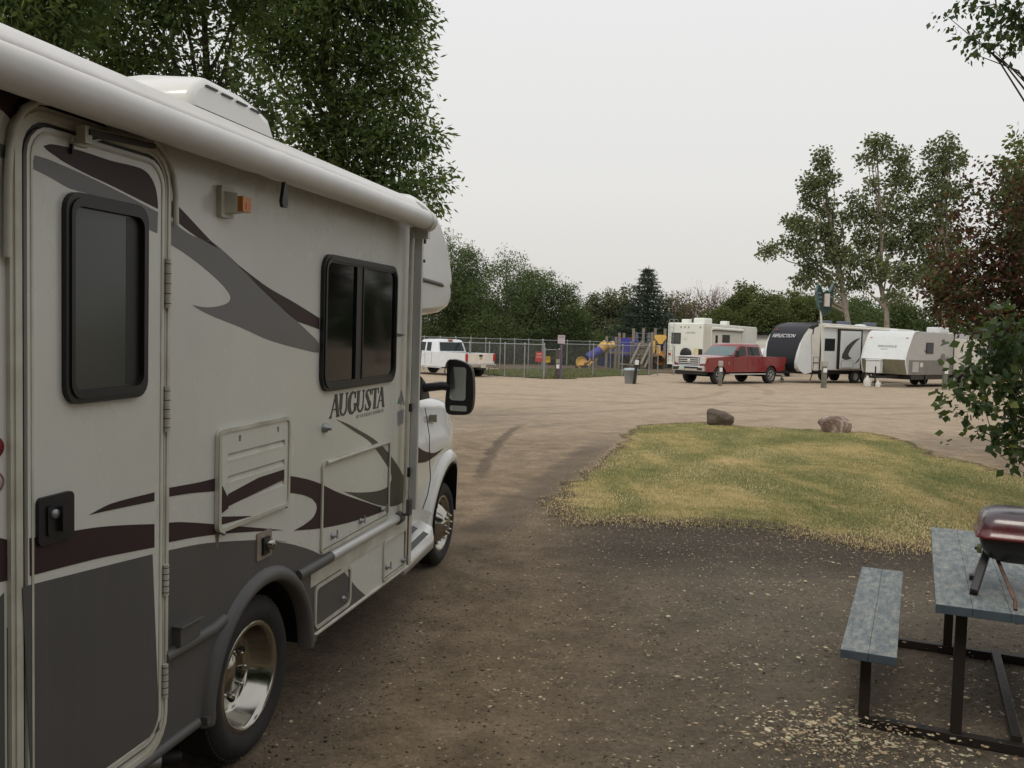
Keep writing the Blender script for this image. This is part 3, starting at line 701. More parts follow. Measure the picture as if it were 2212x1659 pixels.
base = mixc(N, L, maprange(N, L, dist, 10., 27.), soil, tan_)
# darker patch beside and in front of the lawn
dk = math_(N, L, 'MULTIPLY', maprange(N, L, sp.outputs['X'], -.6, 1.2), maprange(N, L, math_(N, L, 'ADD', sp.outputs['Y'], math_(N, L, 'MULTIPLY', math_(N, L, 'SUBTRACT', nm, .5), 2.5)), 10.8, 8.9))
base = mixc(N, L, math_(N, L, 'MULTIPLY', dk, .55), base, (.068, .055, .041))
gp_ = math_(N, L, 'MULTIPLY', maprange(N, L, math_(N, L, 'ADD', sp.outputs['X'], math_(N, L, 'MULTIPLY', nb, 3.)), 1.2, 3.4), maprange(N, L, sp.outputs['Y'], 9.5, 7.))
base = mixc(N, L, math_(N, L, 'MULTIPLY', gp_, .65), base, mixc(N, L, nm, (.11, .096, .074), (.23, .20, .155)))
n9 = noise(N, L, pos, 9., 6, .8)
base = mixc(N, L, math_(N, L, 'MULTIPLY', maprange(N, L, n9, .52, .72), .45), base, (.055, .045, .035))
dk2 = math_(N, L, 'MULTIPLY', maprange(N, L, sp.outputs['X'], .1, 1.2), math_(N, L, 'MULTIPLY', maprange(N, L, math_(N, L, 'ADD', sp.outputs['Y'], math_(N, L, 'MULTIPLY', math_(N, L, 'SUBTRACT', nm, .5), 1.5)), 10.4, 9.4), maprange(N, L, math_(N, L, 'ADD', sp.outputs['Y'], math_(N, L, 'MULTIPLY', math_(N, L, 'SUBTRACT', nb, .5), 3.)), 6.6, 8.4)))
base = mixc(N, L, math_(N, L, 'MULTIPLY', dk2, .72), base, (.040, .034, .029))
# wheel tracks: bands along curved lines
def track(x0, k1, y0, wd, ya, yb, k2=0.):
    dy = math_(N, L, 'SUBTRACT', sp.outputs['Y'], y0)
    xc = math_(N, L, 'ADD', math_(N, L, 'MULTIPLY', dy, k1), x0)
    if k2: xc = math_(N, L, 'ADD', xc, math_(N, L, 'MULTIPLY', math_(N, L, 'MULTIPLY', dy, dy), k2))
    xc = math_(N, L, 'ADD', xc, math_(N, L, 'MULTIPLY', math_(N, L, 'SUBTRACT', nm, .5), .35))
    d = math_(N, L, 'ABSOLUTE', math_(N, L, 'SUBTRACT', sp.outputs['X'], xc))
    m = maprange(N, L, d, wd, wd*.35)
    m = math_(N, L, 'MULTIPLY', m, maprange(N, L, sp.outputs['Y'], ya, ya+1.5)); return math_(N, L, 'MULTIPLY', m, maprange(N, L, sp.outputs['Y'], yb, yb-3))
p1, p2, p3 = gp(1130, 915), gp(1048, 1000), gp(1068, 1030)
q1, q2 = gp(1330, 935), gp(1100, 1110)
t1_ = track(p2.x, (p1.x-p2.x)/(p1.y-p2.y)*.35, p2.y, .13, 11.5, p1.y+1, (p1.x-p2.x)/(p1.y-p2.y)**2*.65)
t2_ = track(q2.x, (q1.x-q2.x)/(q1.y-q2.y), q2.y, .38, 8.0, q1.y)
def arc(cx, cy, r_, wd):
    dx = math_(N, L, 'SUBTRACT', sp.outputs['X'], cx); dy = math_(N, L, 'SUBTRACT', sp.outputs['Y'], cy)
    q = math_(N, L, 'SQRT', math_(N, L, 'ADD', math_(N, L, 'MULTIPLY', dx, dx), math_(N, L, 'MULTIPLY', dy, dy)))
    d = math_(N, L, 'ABSOLUTE', math_(N, L, 'SUBTRACT', math_(N, L, 'ADD', q, math_(N, L, 'MULTIPLY', nm, .5)), r_))
    return math_(N, L, 'MULTIPLY', maprange(N, L, d, wd, wd*.3), maprange(N, L, nb, .38, .6))
for a_ in ((-14, 44, 24, .30), (-14, 44, 25.8, .30), (30, -4, 36, .35), (30, -4, 37.9, .35), (6, 60, 30, .5), (6, 60, 32, .5), (-20, 10, 34, .4)):
    base = mixc(N, L, math_(N, L, 'MULTIPLY', arc(*a_), .42), base, (.22, .172, .125))
t3_ = track(-1.0, .05, 4, .35, 3, 11)
base = mixc(N, L, math_(N, L, 'MULTIPLY', t1_, .7), base, (.10, .078, .058))
base = mixc(N, L, math_(N, L, 'MULTIPLY', t2_, .55), base, (.095, .078, .066))
base = mixc(N, L, math_(N, L, 'MULTIPLY', t3_, .5), base, (.17, .135, .105))
# long faint drive streaks across the lot
sv = N.new('ShaderNodeMapping'); sv.inputs['Scale'].default_value = (.05, .55, 1); L.new(pos, sv.inputs['Vector'])
st = noise(N, L, sv.outputs[0], 1., 4, .6)
base = mixc(N, L, math_(N, L, 'MULTIPLY', maprange(N, L, st, .48, .72), .20), base, (.27, .21, .155))
# pebbly speckle
base = mixc(N, L, math_(N, L, 'MULTIPLY', maprange(N, L, nf, .40, .62), .55), base, mixc(N, L, .5, base, (.05, .04, .035), 'MULTIPLY'))
vor = N.new('ShaderNodeTexVoronoi'); vor.inputs['Scale'].default_value = 55; L.new(pos, vor.inputs['Vector'])
vs_ = N.new('ShaderNodeSeparateColor'); L.new(vor.outputs['Color'], vs_.inputs[0])
peb = math_(N, L, 'MULTIPLY', maprange(N, L, vs_.outputs[0], .80, .95), maprange(N, L, vor.outputs['Distance'], .5, .3))
base = mixc(N, L, math_(N, L, 'MULTIPLY', peb, .22), base, (.40, .32, .23))
L.new(base, B.inputs['Base Color'])
bp = N.new('ShaderNodeBump'); bp.inputs['Strength'].default_value = .9; bp.inputs['Distance'].default_value = .02
L.new(math_(N, L, 'ADD', math_(N, L, 'MULTIPLY', nf, 1.0), math_(N, L, 'ADD', math_(N, L, 'MULTIPLY', ng, .45), math_(N, L, 'MULTIPLY', nm, 1.2))), bp.inputs['Height']); L.new(bp.outputs['Normal'], B.inputs['Normal'])
def grid(xs, ys, dz=0.):
    X, Y = np.meshgrid(xs, ys); Z = np.array([[gz(x, y)+dz for x in xs] for y in ys])
    v = np.stack([X.ravel(), Y.ravel(), Z.ravel()], 1); nx = len(xs); i = np.arange(len(ys)-1)[:, None]*nx+np.arange(nx-1)[None]
    f = np.stack([i, i+1, i+nx+1, i+nx], -1).reshape(-1, 4); return v, f
xs = np.concatenate([np.linspace(-160, -22, 14), np.arange(-20, 32, .8), np.linspace(34, 190, 16)])
ys = np.concatenate([np.linspace(-60, -4, 8), np.arange(-3, 40, .7), np.linspace(41, 110, 24), np.linspace(120, 320, 6)])
v, f = grid(xs, ys); tag(np_mesh('ground', v, f, [g], smooth=True), None, None, kind='structure')

# ---- lawn
LPX = [(1168, 1098), (1215, 1052), (1290, 1000), (1348, 945), (1388, 920), (1500, 913), (1620, 922), (1740, 928), (1880, 936), (1960, 955), (2030, 985), (2110, 1004), (2230, 1034), (2420, 1080), (2600, 1180), (2500, 1240), (2212, 1215), (2000, 1190), (1880, 1182), (1780, 1165), (1700, 1152), (1600, 1138), (1500, 1132), (1400, 1132), (1300, 1128), (1220, 1128)]
lawn = [(p.x, p.y) for p in (gp(*q) for q in LPX)]
lo = []
for x, y in cr(lawn, 7): lo.append((x+.10*math.sin(9*x+3*y)+.07*math.sin(23*x-17*y), y+.10*math.sin(7*y-5*x)+.06*math.sin(31*x+11*y)))
def inside(px, py, poly=None):
    P = np.array(poly if poly is not None else lo); c = np.zeros(len(px), bool); j = len(P)-1
    for i in range(len(P)):
        xi, yi = P[i]; xj, yj = P[j]
        m = ((yi > py) != (yj > py)) & (px < (xj-xi)*(py-yi)/(yj-yi+1e-12)+xi); c ^= m; j = i
    return c
g2, N, L, B = nodes('dry_lawn', .95)
geo = N.new('ShaderNodeNewGeometry'); pos = geo.outputs['Position']
mp = N.new('ShaderNodeMapping'); mp.inputs['Rotation'].default_value = (0, 0, R(-22)); mp.inputs['Scale'].default_value = (.8, .28, 1); L.new(pos, mp.inputs['Vector'])
na = noise(N, L, mp.outputs[0], 1.1, 6, .62, .6); nb = noise(N, L, pos, 3.0, 6, .7); nf = noise(N, L, pos, 45, 4, .8)
k = math_(N, L, 'ADD', math_(N, L, 'MULTIPLY', na, .62), math_(N, L, 'ADD', math_(N, L, 'MULTIPLY', nb, .26), math_(N, L, 'MULTIPLY', nf, .12)))
c = ramp(N, L, k, [(.40, (.15, .165, .058)), (.49, (.23, .225, .08)), (.54, (.40, .325, .135)), (.62, (.56, .43, .21))])
c = mixc(N, L, math_(N, L, 'MULTIPLY', maprange(N, L, nf, .5, .7), .5), c, mixc(N, L, .7, c, (.3, .3, .2), 'MULTIPLY'))
at_ = N.new('ShaderNodeAttribute'); at_.attribute_name = 'tint'
edge = maprange(N, L, math_(N, L, 'ADD', at_.outputs['Fac'], math_(N, L, 'MULTIPLY', math_(N, L, 'SUBTRACT', nb, .5), 1.6)), .18, .62)
c = mixc(N, L, edge, mixc(N, L, maprange(N, L, nf, .4, .6), (.085, .068, .050), (.16, .118, .078)), c)
L.new(c, B.inputs['Base Color'])
bp = N.new('ShaderNodeBump'); bp.inputs['Strength'].default_value = 1; bp.inputs['Distance'].default_value = .03; L.new(nf, bp.inputs['Height']); L.new(bp.outputs['Normal'], B.inputs['Normal'])
x0, x1 = min(p[0] for p in lo), max(p[0] for p in lo); y0, y1 = min(p[1] for p in lo), max(p[1] for p in lo)
# sheet of small cells kept where their centre is inside the outline
v, f = grid(np.arange(x0-.2, x1+.2, .08), np.arange(y0-.2, y1+.2, .08), .006)
cc = v[f].mean(1); f = f[inside(cc[:, 0], cc[:, 1])]
u_, inv = np.unique(f, return_inverse=True); vv = v[u_]
PL = np.array(lo); dd = np.full(len(vv), 9.)
for i in range(len(PL)):
    A_, B_ = PL[i], PL[(i+1) % len(PL)]; ab = B_-A_; t = np.clip(((vv[:, :2]-A_)@ab)/(ab@ab+1e-9), 0, 1); dd = np.minimum(dd, np.linalg.norm(vv[:, :2]-(A_+t[:, None]*ab), axis=1))
wid_ = np.where(vv[:, 1] < 11, .75, .30)
tag(np_mesh('lawn', vv, inv.reshape(-1, 4), [g2], attr=np.clip(dd/wid_, 0, 1), smooth=True), None, None, kind='structure')

def tint_mat(name, stops, rough=.7, trans=.0, spec=.3):
    m, N, L, B = nodes(name, rough); B.inputs['Specular IOR Level'].default_value = spec
    at_ = N.new('ShaderNodeAttribute'); at_.attribute_name = 'tint'
    c = ramp(N, L, at_.outputs['Fac'], stops); L.new(c, B.inputs['Base Color'])
    if trans:
        t = N.new('ShaderNodeBsdfTranslucent'); L.new(mixc(N, L, 1., c, (1.2, 1.25, .7), 'MULTIPLY'), t.inputs['Color'])
        x = N.new('ShaderNodeMixShader'); x.inputs[0].default_value = trans; L.new(B.outputs[0], x.inputs[1]); L.new(t.outputs[0], x.inputs[2])
        L.new(x.outputs[0], N['Material Output'].inputs['Surface'])
    return m
def blades(n, xy, h, wd, rng, zoff=.01):
    a = rng.uniform(0, 2*np.pi, n); hh = h*rng.uniform(.5, 1.4, n); lean = rng.uniform(.1, .9, n)
    z = np.array([gz(x, y) for x, y in xy])+zoff
    b = np.stack([xy[:, 0], xy[:, 1], z], 1); d = np.stack([np.cos(a), np.sin(a), 0*a], 1); s_ = np.stack([-np.sin(a), np.cos(a), 0*a], 1)
    tip = b+d*(hh*lean)[:, None]; tip[:, 2] += hh*(1-.4*lean)
    v = np.stack([b-s_*wd/2, b+s_*wd/2, tip], 1).reshape(-1, 3); f = np.arange(3*n).reshape(-1, 3); return v, f
n = 230000
yy = y0-.5+(y1-y0+.5)*RNG.uniform(0, 1, n)**1.5; xy = np.stack([RNG.uniform(x0, x1, n), yy], 1)
near = (xy[:, 1] < 11).astype(float); xy = xy[inside(xy[:, 0]+RNG.normal(0, .08, n), xy[:, 1]+RNG.normal(0, .10, n)+near*np.abs(RNG.normal(0, .15, n)))]; n = len(xy)
a_ = R(22); cx_ = xy[:, 0]*math.cos(a_)-xy[:, 1]*math.sin(a_); cy_ = xy[:, 0]*math.sin(a_)+xy[:, 1]*math.cos(a_)
tint = .50+.20*np.sin(cx_*1.9+np.sin(cy_*.9)*1.5)*np.cos(cy_*.55+.6+.8*np.sin(cx_*.6))+.12*np.sin(cx_*4.1+1.3*np.sin(cy_*2.3))*np.sin(cy_*1.3+cx_*.7)+RNG.normal(0, .15, n)+.18*np.clip((10.2-xy[:, 1])/1.5, 0, 1)+.16*np.clip((3.2-xy[:, 0]+.12*(xy[:, 1]-10))/2.5, 0, 1)
for px_, py_, ww in ((1560, 990, .30), (1640, 960, .28), (1380, 990, .45), (1950, 1080, .35)):
    q_ = gp(px_, py_); c0_ = q_.x*math.cos(a_)-q_.y*math.sin(a_); tint += .26*np.exp(-((cx_-c0_+.25*np.sin(cy_*1.1))/ww)**2)*np.clip(1.4-np.abs(xy[:, 1]-q_.y)/3.2, 0, 1)
v, f = blades(n, xy, .026, .006, RNG)
GB = tint_mat('grass_blade', [(.1, (.11, .145, .045)), (.42, (.23, .24, .085)), (.64, (.45, .375, .165)), (.92, (.68, .54, .30))], .8)
tag(np_mesh('grass', v, f, [GB], attr=np.repeat(tint, 3)), 'short dry yellow and green grass of the lawn in front of the boulders', 'grass', kind='stuff')

# ---- litter: leaves and wood chips lying on the dirt
def litter(n, xy, size, rng, zo=.008):
    a = rng.uniform(0, 2*np.pi, n); L_ = size*rng.uniform(.5, 1.5, n); W_ = L_*rng.uniform(.3, .75, n); t = rng.uniform(-.5, .5, n)
    z = np.array([gz(x, y) for x, y in xy])+zo
    b = np.stack([xy[:, 0], xy[:, 1], z], 1); d = np.stack([np.cos(a), np.sin(a), t*.5], 1)*L_[:, None]/2; s_ = np.stack([-np.sin(a), np.cos(a), rng.uniform(-.4, .4, n)], 1)*W_[:, None]/2
    v = np.stack([b-d, b+s_, b+d, b-s_], 1).reshape(-1, 3); v[:, 2] = np.maximum(v[:, 2], np.repeat(z, 4)-zo+.003)
    return v, np.arange(4*n).reshape(-1, 4)
LIT = tint_mat('litter', [(0, (.07, .052, .038)), (.25, (.22, .155, .10)), (.5, (.36, .27, .17)), (.75, (.52, .42, .26)), (.92, (.60, .53, .39)), (.97, (.20, .27, .10))], .85)
pts = []
for k_n, cx_, cy_, sx_, sy_ in ((4200, 2.6, 6.5, 2.4, 3.0), (3500, -.2, 5.2, 1.6, 2.4), (4200, 2.2, 8.9, 2.6, .55), (1800, 3.4, 8.3, 1.4, .5), (5000, 1.2, 5.0, 2.0, 2.4)):
    pts.append(np.stack([RNG.normal(cx_, sx_, k_n), RNG.normal(cy_, sy_, k_n)], 1))
for px_, py_, k_n, sg in ((1790, 1645, 420, .17), (1880, 1610, 300, .17), (1700, 1610, 90, .13), (1760, 1590, 200, .15), (2000, 1655, 160, .2), (1840, 1570, 160, .18), (1690, 1440, 60, .4), (1400, 1480, 60, .7), (2110, 1500, 160, .35), (1900, 1290, 160, .45), (1700, 1250, 200, .8)):
    p = gp(px_, py_); pts.append(np.stack([RNG.normal(p.x, sg, k_n), RNG.normal(p.y, sg*.8, k_n)], 1))
xy = np.concatenate(pts); ok = (xy[:, 1] > 1.5) & ~((xy[:, 0]+1.35 < .226*(xy[:, 1]-3))); xy = xy[ok]; n = len(xy)
tt = np.clip(RNG.beta(2.0, 2.2, n), 0, .93); tt[RNG.uniform(0, 1, n) < .02] = .99
big = (np.arange(n) > n-1400)
v, f = litter(n, xy, 1., RNG); 
ctr = v.reshape(-1, 4, 3).mean(1, keepdims=True); sc_ = np.where(big, .021, .0135)*np.clip(RNG.lognormal(0, .38, n), .3, 1.7)
v = (ctr+(v.reshape(-1, 4, 3)-ctr)*sc_[:, None, None]); v[..., 2] += .006; v = v.reshape(-1, 3); tt[big] = np.clip(tt[big]+.22, 0, .93)
tag(np_mesh('leaf_litter', v, f, [LIT], attr=np.repeat(tt, 4)), 'pale dry leaves and wood chips strewn over the dark dirt', 'leaf litter', kind='stuff')
# ---- loose pebbles
n = 16000; Y = 2.2+14*RNG.uniform(0, 1, n)**1.4; X = RNG.uniform(-.45, .62, n)*Y+.0
ok = ~(X+1.45 < .226*(Y-3)) ; ok &= ~inside(X, Y); X, Y = X[ok], Y[ok]; n = len(X)
r_ = RNG.lognormal(-5.15, .35, n); oct_ = np.array([(1, 0, 0), (0, 1, 0), (-1, 0, 0), (0, -1, 0), (0, 0, .6), (0, 0, -.3)])
v = oct_[None]*r_[:, None, None]*RNG.uniform(.6, 1.3, (n, 6, 1)); z = np.array([gz(a, b) for a, b in zip(X, Y)])
v += np.stack([X, Y, z+.002], 1)[:, None]
tf = np.array([(0, 1, 4), (1, 2, 4), (2, 3, 4), (3, 0, 4), (1, 0, 5), (2, 1, 5), (3, 2, 5), (0, 3, 5)])
PEB = tint_mat('pebble', [(0, (.05, .042, .034)), (.45, (.17, .13, .09)), (.85, (.28, .22, .16)), (1, (.38, .32, .24))], .85)
tag(np_mesh('gravel', v.reshape(-1, 3), (tf[None]+6*np.arange(n)[:, None, None]).reshape(-1, 3), [PEB], attr=np.repeat(RNG.beta(2, 3, n), 6)), 'loose brown pebbles scattered over the dirt parking pad', 'gravel', kind='stuff')
# ================================================================ PICNIC TABLE, GRILL, BOULDERS
PLANK, N, L, B = nodes('weathered_blue_grey_planks', .62); B.inputs['Specular IOR Level'].default_value = .45
tc = N.new('ShaderNodeTexCoord'); mp = N.new('ShaderNodeMapping'); mp.inputs['Scale'].default_value = (1.2, 3.5, 3); L.new(tc.outputs['Object'], mp.inputs['Vector'])
na = noise(N, L, mp.outputs[0], 8., 9, .85, .2); mp2 = N.new('ShaderNodeMapping'); mp2.inputs['Scale'].default_value = (2, 60, 3); L.new(tc.outputs['Object'], mp2.inputs['Vector'])
ngr = noise(N, L, mp2.outputs[0], 2, 4, .6)
c = ramp(N, L, na, [(.36, (.085, .11, .125)), (.47, (.14, .168, .178)), (.54, (.225, .24, .228)), (.66, (.37, .36, .315))])
c = mixc(N, L, math_(N, L, 'MULTIPLY', maprange(N, L, ngr, .5, .75), .35), c, (.09, .10, .11)); L.new(c, B.inputs['Base Color'])
bp = N.new('ShaderNodeBump'); bp.inputs['Strength'].default_value = .4; bp.inputs['Distance'].default_value = .004; L.new(ngr, bp.inputs['Height']); L.new(bp.outputs['Normal'], B.inputs['Normal'])
EDGE = mat('plank_edge_blue', (.050, .068, .085), .6, var=.15, vs=12)
PA = R(24.2); TO = Vector((1.607, 4.255, gz(1.5, 4.3)))
TM = Matrix.Translation(TO) @ Matrix.Rotation(-PA, 4, 'Z') @ Matrix(((0, 1, 0, 0), (1, 0, 0, 0), (0, 0, 1, 0), (0, 0, 0, 1)))
# local axes: x along the table (away), y to the right
TM = Matrix(((math.sin(PA), math.cos(PA), 0, TO.x), (math.cos(PA), -math.sin(PA), 0, TO.y), (0, 0, 1, TO.z), (0, 0, 0, 1)))
TM = TM @ Matrix.Scale(-1, 4, (0, 1, 0))      # right-handed: local y points left
def T_(a, b, z): return Vector((a, -b, z*.955))
TC = T_(.95, .80, 0)
TMc = TM @ Matrix.Translation(TC)
def Q(a, b, z): return T_(a, b, z)-TC
pt = empty('picnic_table', TMc, 'weathered blue-grey plank picnic table on dark steel frame with attached benches', 'picnic table')
def planks(name, b0, b1, z, n, a0=0., a1=1.78, ch=None):
    w_ = (b1-b0)/n; mb = MB()
    for k in range(n):
        c0 = Q((a0+a1)/2, b0+w_*(k+.5), z-.02); mb.box(c0, (a1-a0-random.uniform(0, .006), w_-.0012, .04), PLANK)
        mb.box(c0+Vector((-(a1-a0)/2-.001, 0, 0)), (.004, w_-.0012, .041), EDGE)
    return mb.build(name, pt, .004)
planks('tabletop', .40, 1.16, .75, 5, -.03, 1.90)
planks('bench', 0, .25, .45, 2); planks('bench', 1.32, 1.57, .45, 2)
def bar(name, pts, w_=.05, r_=None):
    mb = MB()
    for a, b in pts: mb.beam(a, b, w_, w_, DARKMET)
    return mb.build(name, pt, .004)
for a in (.20, 1.58):
    bar('floor_bar', [(Q(a, .09, .028), Q(a, 1.48, .028))])
    for b, z in ((.11, .405), (.52, .705), (1.04, .705), (1.46, .405)): bar('leg', [(Q(a, b, .054), Q(a, b, z))])
    bar('crossbar', [(Q(a, .42, .69), Q(a, 1.14, .69))], .04)
    for b in (.11, 1.46): bar('bench_bracket', [(Q(a, b-.10, .40), Q(a, b+.10, .40))], .04)
bar('stretcher', [(Q(.23, .78, .058), Q(1.55, .78, .058))], .045)

# ---- portable grill standing on the table
ENAM, N, L, B = nodes('red_enamel', .28); B.inputs['Specular IOR Level'].default_value = .6; B.inputs['Coat Weight'].default_value = .5
tc = N.new('ShaderNodeTexCoord'); nq = noise(N, L, tc.outputs['Object'], 7, 6, .7); s3 = N.new('ShaderNodeSeparateXYZ'); L.new(tc.outputs['Object'], s3.inputs[0])
top_grey = maprange(N, L, math_(N, L, 'ADD', s3.outputs['Z'], math_(N, L, 'MULTIPLY', nq, .12)), .34, .46)  # red enamel turns dark grey towards the top of the lid
L.new(mixc(N, L, top_grey, (.12, .010, .012), (.055, .040, .050)), B.inputs['Base Color'])
L.new(maprange(N, L, nq, .3, .7, .22, .42), B.inputs['Roughness'])
gm = TM @ Matrix.Translation(T_(.35, .86, .752))
gr = empty('portable_grill', gm, 'red-lidded black portable grill standing on the picnic table', 'grill')
def rr3(hx, hy, z, r_, n=4): return [Vector((x, y, z)) for x, y in rrect(-hx, -hy, hx, hy, r_, n)]
# local x = depth (away), y = along the body
mb = MB(); mb.loft([rr3(.10, .20, .165, .05), rr3(.135, .245, .185, .05), rr3(.158, .27, .23, .05), rr3(.165, .282, .285, .05)], mat('black_enamel', (.010, .010, .011), .3, coat=.3), closed=True)
mb.build('firebox', gr)
mb = MB(); mb.loft([rr3(.178, .298, .282, .055), rr3(.180, .30, .292, .055), rr3(.168, .287, .302, .055), rr3(.166, .284, .332, .055), rr3(.158, .275, .368, .055), rr3(.135, .255, .395, .06), rr3(.09, .215, .410, .06), rr3(.03, .12, .415, .03)], ENAM, closed=True)
ld = mb.build('lid', gr)
mb = MB(); mb.tube([Vector((-.178, -.07, .325)), Vector((-.215, -.055, .325)), Vector((-.218, .045, .325)), Vector((-.178, .06, .325))], .012, BLACK); mb.build('handle', ld)
for k in range(3):
    mb = MB(); mb.lathe([(0, .001), (.008, .001), (.008, 0)], BLACK, 10, (-.02+.035*k*0, .2845, .325+.016*k), (0, 1, 0)); mb.build('vent_hole', ld)
RUST = mat('rusty_rod', (.16, .09, .06), .7, .3, var=.5, vs=30, dirt=(.06, .05, .045))
for s_ in (1, -1):
    y = .235*s_
    mb = MB(); mb.beam((.02, y, .19), (-.13, y+.06*s_, .006), .085, .035, BLACK, (0, 1, 0)); mb.build('leg', gr, .004)
    mb = MB(); mb.tube([(-.02, y-.03*s_, .185), (-.29, y-.10*s_, .035), (-.318, y-.10*s_, .004)], .009, RUST); mb.build('leg', gr)
    mb = MB(); mb.beam((.05, y, .19), (.20, y+.04*s_, .008), .04, .015, mat('grey_bracket', (.22, .21, .19), .5), (0, 1, 0)); mb.box((.20, y+.045*s_, .012), (.05, .035, .024), BLACK); mb.build('leg', gr, .003)
mb = MB(); mb.lathe([(.0, .02), (.022, .02), (.024, 0)], mat('brass_plate', (.20, .20, .08), .45), 16, (-.0, .262, .20), (0, 1, 0)); mb.lathe([(0, .03), (.008, .03), (.008, .018)], BLACK, 12, (0, .262, .20), (0, 1, 0)); mb.build('gas_fitting', gr)

# ---- boulders
def boulder(name, px, py, w_, d_, h_, m, seed, label, shear=0., box=0.):
    rng = np.random.default_rng(seed); import bmesh
    bm = bmesh.new(); bmesh.ops.create_icosphere(bm, subdivisions=4, radius=1)
    planes = [(Vector(rng.normal(size=3)).normalized(), rng.uniform(.68, .92)) for _ in range(14)]
    ph = rng.uniform(0, 6, (6, 3)); fr = rng.uniform(1.5, 6, (6, 3))
    for v in bm.verts:
        p = v.co.copy()
        if box: p = Vector([math.copysign(abs(c_)**(1-box), c_) for c_ in p])
        for n_, d0 in planes:
            e_ = p.dot(n_)-d0
            if e_ > 0: p -= n_*e_*.85
        q = sum(math.sin(fr[i][0]*p.x+ph[i][0])*math.sin(fr[i][1]*p.y+ph[i][1])*math.sin(fr[i][2]*p.z+ph[i][2])/(1+i) for i in range(6))
        p *= 1+.07*q+rng.normal(0, .006)
        p.x *= w_/1.5; p.y *= d_/1.5; p.z = (p.z+.55)*h_/1.35; p.z += shear*p.x*max(0, p.z/h_)
        v.co = p
    me = bpy.data.meshes.new(name); bm.to_mesh(me); bm.free(); me.materials.append(m)
    o = bpy.data.objects.new(name, me); COL.objects.link(o); g_ = gp(px, py); o.location = (g_.x, g_.y, g_.z-.03)
    return tag(o, label, 'boulder', 'boulders at the edge of the lawn')
def rock(name, stops, sc):
    m, N, L, B = nodes(name, .85); tc = N.new('ShaderNodeTexCoord'); n1 = noise(N, L, tc.outputs['Object'], sc, 7, .7, .8); n2 = noise(N, L, tc.outputs['Object'], 22, 5, .7)
    L.new(mixc(N, L, math_(N, L, 'MULTIPLY', maprange(N, L, n2, .4, .7), .4), ramp(N, L, n1, stops), (.05, .04, .035)), B.inputs['Base Color'])
    bp = N.new('ShaderNodeBump'); bp.inputs['Strength'].default_value = .8; bp.inputs['Distance'].default_value = .03; L.new(n2, bp.inputs['Height']); L.new(bp.outputs['Normal'], B.inputs['Normal']); return m
boulder('boulder', 1552, 918, .54, .42, .33, rock('brown_rock', [(.35, (.10, .078, .06)), (.55, (.155, .12, .095)), (.7, (.21, .17, .14))], 2.), 5, 'dark brown wedge-shaped boulder on the far lawn edge, the one nearer the driveway', -.22, .35)
boulder('boulder', 1806, 934, .55, .42, .36, rock('pink_granite', [(.38, (.17, .115, .09)), (.48, (.27, .195, .16)), (.56, (.43, .36, .31)), (.66, (.62, .57, .52))], 3.5), 12, 'squarish pink and white mottled boulder on the far lawn edge', .05, .45)
# ================================================================ VEHICLES ON THE FAR SIDE
def frame(p, hx, hy):
    """matrix with local x along the heading, y to the left"""
    h = Vector((hx, hy, 0)).normalized()
    return Matrix(((h.x, -h.y, 0, p.x), (h.y, h.x, 0, p.y), (0, 0, 1, p.z), (0, 0, 0, 1)))
REDP = mat('red_truck_paint', (.20, .016, .018), .22, var=.06, coat=.7)
WHP = mat('white_truck_paint', (.68, .715, .75), .25, var=.03, coat=.3, dirt=(.64, .67, .69))
ALG = mat('cast_alloy', (.40, .40, .40), .35, .7)
VGL = mat('vehicle_glass', (.012, .018, .018), .05, spec=.4)
HLAMP = mat('headlamp_glass', (.55, .57, .56), .1, spec=.8)
CHR2 = mat('bright_chrome', (.75, .76, .78), .12, 1.)
def vwheel(par, x, y, r, side, rim=.25, wid=.26, spokes=6):
    ax = (0, side, 0); c = (x, y, r); mb = MB()
    mb.lathe([(rim, 0), (rim-.02, -.04), (.07, -.05), (0, -.05)], BLACK, 20, c, ax)
    mb.lathe([(rim, 0), (rim+.01, .006), (rim-.025, .0), (rim-.03, -.02)], ALG, 24, c, ax)
    for k in range(spokes):
        a = 2*math.pi*k/spokes+.3; d = Vector((math.cos(a), 0, math.sin(a))); cc = Vector(c)
        mb.beam(cc+d*.04+Vector((0, -.005*side, 0)), cc+d*(rim-.015)+Vector((0, -.012*side, 0)), .055, .02, ALG, (0, 1, 0))
    mb.lathe([(.075, -.01), (.06, .012), (0, .016)], ALG, 14, c, ax)
    w_ = mb.build('wheel', par)
    mb = MB(); mb.lathe([(rim, -.01), (rim+.03, .012), (r-.05, .016), (r-.012, -.004), (r, -.03), (r, -wid+.03), (r-.02, -wid), (rim, -wid)], RUBBER, 28, c, ax)
    mb.build('tyre', w_)
def archpts(x, r, zc, z0, n=8):
    """from the front bottom of the opening over to the rear bottom, x decreasing"""
    a0 = math.asin((z0-zc)/r) if z0 > zc-r else 0
    return [(x+r*math.cos(a0+(math.pi-2*a0)*k/n), zc+r*math.sin(a0+(math.pi-2*a0)*k/n)) for k in range(n+1)]
